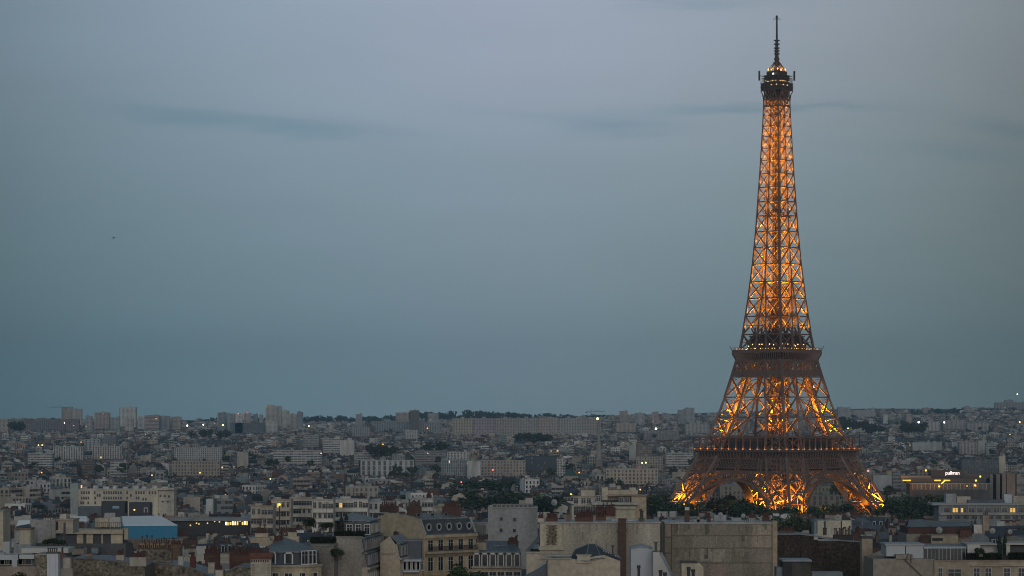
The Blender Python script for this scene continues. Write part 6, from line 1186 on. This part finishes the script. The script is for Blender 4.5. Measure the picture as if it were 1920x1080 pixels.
    # building under the right arch, and balconied houses at left centre
    for (l, a, b, t, D, c, m, bay) in (('beige long house with slate top seen through the left arch', 1350, 1412, 912, 2150, (.27, .24, .19), 0, 3), ('beige long house seen through the right arch', 1505, 1590, 914, 2150, (.27, .24, .19), 0, 3), ('low pale house seen low in the right arch', 1500, 1575, 930, 2000, (.23, .21, .18), 4, 4)): block(l, a, b, t, D, c, m, bay, 3.2, kit=True)
    for i, (x0, x1, t, D, c, l) in enumerate(((470, 512, 950, 940, (.44, .38, .31), 'pinkish cream balcony house left of the ochre lamp'), (508, 545, 938, 1010, (.42, .37, .29), 'cream balcony house with an orange lit window'), (585, 625, 938, 900, (.48, .45, .40), 'white balcony house with two storeys of dark openings'), (625, 690, 937, 930, (.50, .48, .43), 'long white balcony house with a bright and a red lit window'), (545, 585, 934, 1050, (.46, .42, .36), 'white flat house behind the cream balcony houses'), (690, 740, 941, 1000, (.36, .36, .35), 'grey balcony house left of the brown chimneys'), (770, 812, 936, 950, (.42, .41, .39), 'white slotted house behind the corner house'), (812, 858, 951, 880, (.30, .26, .20), 'brown gabled house behind the corner house roof'))):
        n = Near('balcony_house', l, 'building', (x0 + x1) / 2, D, 'balcony houses'); n.box('walls', x0, x1, t, None, 0, 11, c); n.box('parapet', x0 - .6, x1 + .6, t - 1.6, t, -.3, 11.2, tuple(q * .9 for q in c)); s = D / F; rr = random.Random(i); k = max(3, int((x1 - x0) / 8.5)); fh = 3.1 / s
        for f in range(3):
            yb = t + fh * (f + .92)
            n.box('balcony', x0 + 1, x1 - 1, yb, yb + 1.1 / s, -1.5, 0, tuple(min(.6, q * 1.1) for q in c))
            for j in range(k): n.window(W_LIT if (i, f, j) in ((1, 0, 1), (3, 0, 1)) else (W_WIDE if rr.random() < .6 else W_TALL), x0 + (x1 - x0) * (j + .5) / k, yb - .3 / s, 0, sc=(.5 if (i, f, j) in ((1, 0, 1), (3, 0, 1)) else .85, 1, .85))
        n.box('roof_box', lerp(x0, x1, .2), lerp(x0, x1, .5), t - 6, t - 1.7, 3, 6, tuple(q * .85 for q in c)); n.stack(lerp(x0, x1, .7), lerp(x0, x1, .92), t - 7, t - 1.5, 4, 1, BRICK, 5); n.done()
        KEEPBOX.append((n.o.x - (x1 - x0) / 2 * s - 2, n.o.x + (x1 - x0) / 2 * s + 2, D - 5, D + 14)); CLEAR.append((x0, x1, t + 26, D))
    # masts with lamps
    for i, (px, py, D, r, me, lab) in enumerate(((38.5, 798, 5200, 2.5, M_WHITE, 'brightest white floodlight at the left end of the skyline'), (351, 798, 5600, 1.9, M_WHITE, 'white floodlight left of a row of three below the skyline'), (381, 796.5, 5900, 1.4, M_WHITE, 'small white floodlight, middle of the row of three'), (418, 797, 5400, 2.1, M_WARM, 'warm white floodlight at the right of the row of three'), (579, 799, 5400, 1.9, M_WARM, 'warm floodlight right of the stepped cream towers'), (1120.5, 785, 4200, 2.3, M_WARM, 'bright warm lamp at the top of the long grey slab beside the spire'), (1230, 804, 4800, 2.2, M_WHITE, 'white floodlight above the grey ribbed slab left of the iron tower'), (1722.5, 791.5, 5300, 2.2, M_WHITE, 'bright white floodlight on the right slope over dark trees'), (1770.5, 792, 5300, 1.9, M_WHITE, 'white floodlight between the ribbed slabs on the right slope'), (1912, 791.5, 5300, 1.7, M_WARM, 'warm floodlight near the right edge'), (1495.5, 792, 5000, 1.5, M_WARM, 'small lamp seen between the legs of the iron tower'), (1590, 803, 4600, 1.3, M_WARM, 'small warm lamp right of the iron leg'), (1581, 809, 4500, 1.5, M_WHITE, 'white lamp just right of the iron leg'), (1628, 883, 2200, .9, M_RED, 'red lamp right of the iron base'), (72, 834.5, 3600, .9, M_WARM, 'left of two warm lamps at the far left middle'), (79, 834.5, 3600, .9, M_WARM, 'right of two warm lamps at the far left middle'), (152, 829, 3700, .8, M_AMBER, 'amber lamp by the white piers at left'), (78, 886, 2400, .7, M_AMBER, 'amber lamp low at far left'), (285, 891, 2300, .7, M_AMBER, 'amber lamp left of the ornate facade'), (375, 886.5, 2400, .8, M_AMBER, 'amber lamp by the pale gables at left'), (524, 964 - 18, 1004, .55, M_AMBER, 'orange lamp beside the cream balcony house'), (507, 898, 2150, .6, M_WARM, 'small lamp at left centre'), (602, 850, 3350, .9, M_AMBER, 'orange lamp by the white tower block'), (802, 850, 3300, .7, M_AMBER, 'orange lamp on the banded grey block'), (718, 833, 3700, 1.0, M_AMBER, 'amber lamp at centre left'), (801.5, 803, 5000, 1.4, M_AMBER, 'amber lamp before the blue-grey slabs'), (924, 881, 2500, .7, M_RED, 'red lamp by the beige block'), (1086, 886, 2350, .7, M_AMBER, 'amber lamp beside the teal roof'), (1204, 868, 2700, .8, M_WARM, 'left of two warm lamps below the brown banded block'), (1211, 867.5, 2700, .9, M_WARM, 'right of two warm lamps below the brown banded block'), (1070.5, 926.5, 1860, .7, M_AMBER, 'amber lamp at the right end of the tree bank'), (1200.5, 918, 1900, .6, M_AMBER, 'amber lamp above the stepped cream house'), (865, 904, 2100, .6, M_RED, 'reddish lamp left of the tree bank'), (138, 798, 5250, 1.1, M_RED, 'small reddish lamp on the dark striped slab'), (121, 793, 5230, 1.0, M_WHITE, 'small white lamp on the dark striped slab'), (447, 776, 7000, 1.6, M_RED, 'left red beacon on the pale tower'), (463, 774.5, 7000, 1.6, M_RED, 'right red beacon on the pale tower'), (252, 956, 1280, .5, M_AMBER, 'yellow lamp at the foot of the dark boxes'))):
        r *= .8; p = P(px, py, D); g = gz(p.x, D); root = empty('floodlight_mast', (p.x, D, g), 0, lab, 'lamp', 'lamps in the city'); mb = MB(); mb.tube((0, 0, 0), (0, 0, p.z - g - r * .9), .28, .18, 6); mb.build('mast', M_METAL, root); mb = MB(); mb.ball((0, 0, p.z - g), r, n=10, k=7); mb.build('lamp_head', me, root)
    # tower cranes
    for px, py, D, a, lab in ((116, 764, 6800, math.pi, 'tower crane beside the beige twin tower'), (1108, 772, 6400, .3, 'thin tower crane above the long grey slab')):
        p = P(px, py, D); g = gz(p.x, D); root = empty('tower_crane', (p.x, D, g), a, lab, 'crane'); z = p.z - g; mb = MB(); mb.bar((0, 0, 0), (0, 0, z), .9); mb.build('mast', M_METAL, root); mb = MB(); mb.bar((0, 0, z), (34, 0, z + .6), .55); mb.bar((0, 0, z + 5), (26, 0, z + 1), .4); mb.bar((0, 0, z), (0, 0, z + 5), .8); mb.build('jib', M_METAL, root); mb = MB(); mb.bar((0, 0, z), (-12, 0, z), .6); mb.box((-12, -1, z - 3), (-9, 1, z), (.2, .2, .2)); mb.build('counter_jib', M_METAL, root)
M_STRIP = mat_glow('yellow_strip_light', (1.0, .66, .10), .8); M_SIGN = mat_glow('white_sign_light', (.95, .95, 1.0), 1.1)
landmarks()

# rooftop things near the camera
def rooftop_things():
    dm = MB(); n = 10
    for j in range(3):
        r0, r1 = .55 * j / 3, .55 * (j + 1) / 3
        for i in range(n):
            a, b = 2 * math.pi * i / n, 2 * math.pi * (i + 1) / n; f = lambda r, t: (r * math.cos(t), -r * r * .5 * -1 - .1, r * math.sin(t))
            dm.face((f(r0, a), f(r1, a), f(r1, b), f(r0, b)), (.30, .30, .30))
    dme = dm.mesh('reflector', M_PAINT); am = MB(); am.bar((0, .1, 0), (0, .15, -1.0), .07); am.bar((0, 0, -.3), (0, -.5, .05), .04); arm = am.mesh('bracket', M_METAL)
    for i, (px, py, D, s, t) in enumerate(((1039, 942, 560, 1.7, 'big grey satellite dish left of the stepped cream house'), (1351, 965, 488, 1.1, 'satellite dish on the stained wall roof, in its middle'), (1394, 967, 489, 1.0, 'satellite dish by the white railing on the stained wall roof'), (1761, 994, 655, 2.0, 'round satellite dish before the red brick band'), (1590, 965, 718, 1.7, 'white dish above the cream blank walls'), (1571, 968, 717, 1.3, 'smaller dish left of the white one above the cream walls'), (1861, 995, 560, 1.5, 'dish on the roofs above the penthouse cypresses'), (1894, 997, 560, 1.3, 'dish above the penthouse at the right edge'), (1330, 968, 489, .8, 'small dish on the stained wall roof left of the larger dish'), (817, 958, 505, 1.0, 'left dish among the chimneys of the corner house'), (829, 956, 506, 1.0, 'right dish among the chimneys of the corner house'))):
        root = empty('satellite_dish', P(px, py, D), random.uniform(-.7, .7), t, 'dish', 'satellite dishes'); s *= .72; put('reflector', dme, root, (0, 0, 0), 0, (s, s, s)); put('bracket', arm, root, (0, 0, 0), 0, (s, s, s))
    an = MB(); an.bar((0, 0, 0), (0, 0, 2.6), .05); 
    for k in range(6): an.bar((-.45 + .04 * k, 0, 2.5 - .0 * k), (.45 - .04 * k, 0, 2.5), .03) if k == 0 else an.bar((-.4, -.15 * k, 2.45), (.4, -.15 * k, 2.45), .03)
    an.bar((0, 0, 2.45), (0, -.95, 2.45), .04); ame = an.mesh('antenna', M_METAL); rr = random.Random(6)
    for i, (px, py, D, w) in enumerate(((96, 1004, 600, 'on the grey rendered block'), (206, 990, 641, 'on the cream penthouse below the tents'), (612, 972, 500, 'behind the roof garden'), (741, 962, 502, 'beside the bare side gable'), (945, 947, 625, 'on the grey four-window block'), (1052, 968, 486, 'above the cream quoined panel'), (1216, 966, 485, 'over the dark gap in the rear walls'), (1268, 970, 490, 'at the left of the dark stained wall'), (1376, 965, 490, 'behind the pale skylight of the stained wall'), (1546, 990, 525, 'on the brown wall roof'), (1652, 1006, 500, 'right of the pale stone pier'), (1745, 1012, 490, 'on the white dormer boxes'), (1822, 1010, 488, 'on the penthouse roof'), (335, 1040, 456, 'above the stepped stone gable'), (452, 1030, 500, 'over the long brown chimney wall'), (1905, 1010, 490, 'at the right edge of the penthouse'))):
        o = put('roof_antenna', ame, None, P(px, py, D), rr.uniform(0, 6), (1, 1, rr.uniform(.8, 1.3))); tag(o, f'thin television antenna {w}', 'antenna', 'roof antennas')
    bd = MB(); bd.ball((0, 0, 0), .16, (.03, .03, .03), 0, 8, 5, .6); bd.face(((0, -.1, .05), (-.75, -.05, .28), (-.8, .08, .28), (0, .14, .05)), (.03,) * 3); bd.face(((0, -.1, .05), (0, .14, .05), (.8, .08, .2), (.75, -.05, .2)), (.03,) * 3)
    o = bd.build('flying_bird', M_PAINT, None, P(213, 446, 420)); tag(o, 'tiny dark bird gliding alone in the left sky', 'bird')
    ac = MB(); ac.ball((0, 0, 0), 1.3, n=8, k=5); root = empty('aircraft', P(1907.5, 739, 7000), .6, 'far aircraft with a white light above the right ridge', 'aircraft'); ac.build('landing_light', M_WHITE, root); fb = MB(); fb.tube((-3, 2, .5), (14, 8, .5), 1.0, .6, 8); fb.bar((4, -4, .4), (6, 14, .4), 1.6, .25); fb.build('fuselage', M_METAL, root)
rooftop_things()
# ------------------------------------------------------------------ the rest of the city
for x0, x1, y0, y1 in ((-9, 9, 612, 640), (-112, -82, 596, 652), (-112, -90, 580, 610), (-124, -86, 685, 705), (-132, -104, 895, 915), (-120, -84, 950, 976), (72, 96, 712, 732), (88, 112, 652, 678), (12, 38, 712, 736)): KEEPBOX.append((x0, x1, y0, y1))
CLEAR += [(906, 1014, 1036, 618), (60, 242, 1030, 600), (118, 242, 1022, 642), (26, 60, 1020, 592), (1526, 1600, 1003, 718), (1697, 1862, 1003, 662), (1068, 1216, 972, 718), (220, 338, 1013, 894), (318, 484, 985, 950), (1250, 1680, 953, 1340), (860, 1250, 946, 1880), (0, 1920, 950, 1340), (130, 168, 976, 690), (28, 62, 990, 700), (690, 900, 976, 600), (0, 1920, 1012, 660), (0, 1920, 990, 800), (0, 1920, 974, 930)]
specs = generate()
# what shows: sweep the picture columns from front to back
specs.sort(key=lambda s: s.y)
sky_ = [1080.0] * 480
for s in specs:
    px, py = screen(s.x, s.y, s.z0 + s.top); hw = (abs(math.cos(s.ang)) * s.w + abs(math.sin(s.ang)) * s.d) * .5 / s.y * F
    a, b = int((px - hw) / 4), int((px + hw) / 4) + 1; s.vis = 0; s.px, s.py, s.pw = px, py, hw
    for i in range(max(0, a), min(480, b)):
        if py < sky_[i]: s.vis += (sky_[i] - py) * 4; sky_[i] = py
N_IND = 205
seen = sorted([s for s in specs if s.vis > 30], key=lambda s: -s.vis)
ind = seen[:N_IND]; inds = set(id(s) for s in ind); rest = [s for s in specs if id(s) not in inds]
far = MB()
for s in rest:
    far.T = xform(s); house(far, s, 1 if s.y < 1000 else 0)
far.T = None
o = far.build('distant_houses', MATS); o['kind'] = 'stuff'; tag(o, 'dense mass of small pale houses and zinc roofs filling the city to the skyline', 'houses')
REF = [(280, 990, 'the blue marquee'), (228, 925, 'the long cream office block'), (430, 980, 'the lit pavilion'), (835, 1020, 'the corner house'), (962, 985, 'the grey four-window block'), (1135, 945, 'the stepped cream house'), (1457, 930, 'the near leg of the iron tower'), (1272, 930, 'the left foot of the iron tower'), (1645, 935, 'the right foot of the iron tower'), (1786, 895, 'the lit hotel sign'), (1845, 955, 'the block with yellow windows'), (985, 805, 'the long grey slab'), (635, 845, 'the white tower block'), (1123, 830, 'the slender spire'), (850, 875, 'the ribbed blue building'), (1560, 990, 'the two cream blank walls'), (1760, 985, 'the long zinc roof'), (970, 925, 'the dark tree bank'), (600, 1000, 'the roof garden'), (90, 995, 'the grey rendered block'), (700, 985, 'the tall grey street house'), (1350, 1000, 'the dark stained wall'), (1536, 1020, 'the brown wall'), (175, 1000, 'the terrace house'), (530, 950, 'the cream balcony houses'), (660, 950, 'the white balcony house'), (370, 875, 'the ornate facade')]
ORD = ['first', 'second', 'third', 'fourth', 'fifth', 'sixth', 'seventh', 'eighth', 'ninth', 'tenth']
def place_words(s):
    b = min(REF, key=lambda q: (q[0] - s.px) ** 2 + ((q[1] - s.py) * 1.8) ** 2); dx, dy = s.px - b[0], s.py - b[1]
    if abs(dx) < 28: rel = 'behind' if dy < 0 else 'before'
    else: rel = ('left of' if dx < 0 else 'right of')
    return f'{rel} {b[2]}'
base = {}
for s in ind:
    wd = 'narrow' if s.w < 12.5 else ('wide' if s.w > 17 else 'medium'); s.lab = f"{wd} {s.wall[0]} {'house, ' + s.roofc[0] + ' roof' if s.old else 'flat-roofed block'}, {place_words(s)}"; base.setdefault(s.lab, []).append(s)
for lab, L_ in base.items():
    if len(L_) > 1:
        L_.sort(key=lambda s: s.px)
        for i, s in enumerate(L_): s.lab = f"{lab}, {ORD[min(i, 9)]} from left"
for s in ind:
    if len(s.lab.replace('-', ' ').split()) > 16: s.lab = s.lab.split(' ', 1)[1]
    near_ = s.y < 1340
    root = empty('city_house' if s.old else 'city_block', (s.x, s.y, s.z0 - .5), s.ang, s.lab, 'building', 'houses of the city')
    full = near_ and s.vis > 150
    if full and s.old: s.mat = 0
    for part in ('walls', 'roof'):
        mb = MB(); house(mb, s, 1 if near_ else 0, part); mb.build(part, MATS, root)
    r = random.Random(s.rs + 1)
    if s.old and not full:
        mb = MB(); house(mb, s, 1 if near_ else 0, 'dormers')
        if mb.f and len(mb.f) < 60:
            n = 6; k = len(mb.f) // 6
            for i in range(k):
                q = MB(); o_ = i * 6
                for f in range(o_, o_ + 6):
                    q.face([mb.v[v] for v in mb.f[f]], mb.c[f], mb.m[f])
                q.build('dormer', MATS, root)
    elif s.old:
        nb = max(1, round(s.w / s.bay)); front = math.cos(s.ang) > 0
        for i in range(nb):
            x = -s.w / 2 + (i + .5) * s.w / nb
            if s.h > 6: put('dormer', DORMER_ME, root, (x, .22, s.h + .3) if front else (x, s.d - .22, s.h + .3), 0 if front else math.pi, (.85, .8, 1.05))
    for c in s.ch:
        mb = MB(); x, y0, ln, zt, cc = c
        if full:
            mb.box((x - .36, y0, s.h + 1.5), (x + .36, y0 + ln, zt), cc, 1, False); mb.box((x - .42, y0 - .06, zt), (x + .42, y0 + ln + .06, zt + .14), tuple(q * .8 for q in cc), 1); ch = mb.build('chimney', MATS, root); n = max(2, int(ln / .5))
            for i in range(n): put('chimney_pot', COWL_ME if r.random() < .25 else POT_ME, ch, (x, y0 + .25 + (ln - .5) * i / (n - 1), zt + .14), 0, (1, 1, r.uniform(.7, 1.5)))
        else: chimney(mb, c, s.h, 0, r); mb.build('chimney', MATS, root)
# far trees between the houses, and the wooded ridge
r = random.Random(77); mb = MB()
def clump(p, rx, rz, n, leaf, base):
    for i in range(n):
        d = Vector((r.gauss(0, 1), r.gauss(0, 1), r.gauss(0, 1))).normalized() * r.random() ** .4; c = p + Vector((d.x * rx, d.y * rx, d.z * rz)); s = leaf * r.uniform(.5, 1.3); u = Vector((r.gauss(0, 1), r.gauss(0, .5), r.gauss(0, 1))).normalized(); w = u.cross(Vector((r.gauss(0, .3), 1, r.gauss(0, .3)))).normalized(); k = r.uniform(.6, 1.35); mb.face((c - u * s, c + w * s * .8, c + u * s, c - w * s * .8), tuple(q * k for q in base))
for i in range(300):
    y = 1900 + 6500 * r.random() ** 1.2; x = r.uniform(-.2, .2) * y
    if abs(x - TX) < 120 and y < 2100: continue
    for j in range(r.choice((1, 1, 2, 3))): rr_ = r.uniform(3.5, 7); clump(Vector((x + r.uniform(-22, 22), y + r.uniform(-10, 10), gz(x, y) + r.uniform(14, 20))), rr_, rr_ * .8, 46, 1.7, (.032, .045, .026))
for x0, x1, D, py, dens in ((1692, 1736, 5000, 798, 30), (1578, 1625, 5200, 795, 24), (1630, 1655, 5000, 800, 14), (690, 745, 3500, 842, 8), (962, 1030, 4300, 817, 16), (1560, 1600, 6000, 787, 10), (20, 45, 5200, 796, 12), (790, 830, 3900, 836, 5), (345, 430, 5000, 811, 12)):
    for i in range(dens): p = P(r.uniform(x0, x1), py + r.uniform(-2, 7), D + r.uniform(-60, 60)); clump(p, r.uniform(5, 10), r.uniform(4, 7), 46, 1.9, (.028, .040, .026))
o = mb.build('distant_trees', M_LEAF); o['kind'] = 'stuff'; tag(o, 'dark green trees scattered between the far houses', 'trees')
mb = MB()
for i in range(900):
    px = r.uniform(-60, 1980); D = r.uniform(8300, 9600); 
    top = interp([(0, 788), (300, 788), (560, 784), (690, 781), (780, 777), (830, 773), (870, 771), (905, 772), (960, 777), (1130, 781), (1330, 782), (1560, 780), (1640, 776), (1720, 771), (1800, 767), (1870, 767), (1920, 768)], px)
    if px < 560 and r.random() < .5: continue
    p = P(px, top + r.uniform(1.5, 14) + (3 if r.random() < .6 else 0), D); clump(p, r.uniform(12, 26), r.uniform(7, 12), 40, 4.2, (.030, .042, .030))
o = mb.build('distant_woods', M_LEAF); o['kind'] = 'stuff'; tag(o, 'dark wooded ridge along the skyline', 'woods')

# ------------------------------------------------------------------ the evening haze over the city
mb = MB(); mb.box((-5200, -400, -12), (5200, 12500, 420)); hz = bpy.data.meshes.new('haze'); hz.from_pydata(mb.v, [], mb.f)
hm = bpy.data.materials.new('evening_haze'); hm.use_nodes = True; nt = hm.node_tree
for n in list(nt.nodes): nt.nodes.remove(n)
ou = nt.nodes.new('ShaderNodeOutputMaterial'); pv = nt.nodes.new('ShaderNodeVolumePrincipled'); pv.inputs['Density'].default_value = HAZE; pv.inputs['Color'].default_value = (.38, .65, .87, 1); pv.inputs['Anisotropy'].default_value = 0.0
nt.links.new(pv.outputs[0], ou.inputs['Volume']); hz.materials.append(hm)
o = bpy.data.objects.new('haze', hz); col.objects.link(o); o['kind'] = 'stuff'; tag(o, 'thin blue-grey evening haze over the whole city', 'haze')
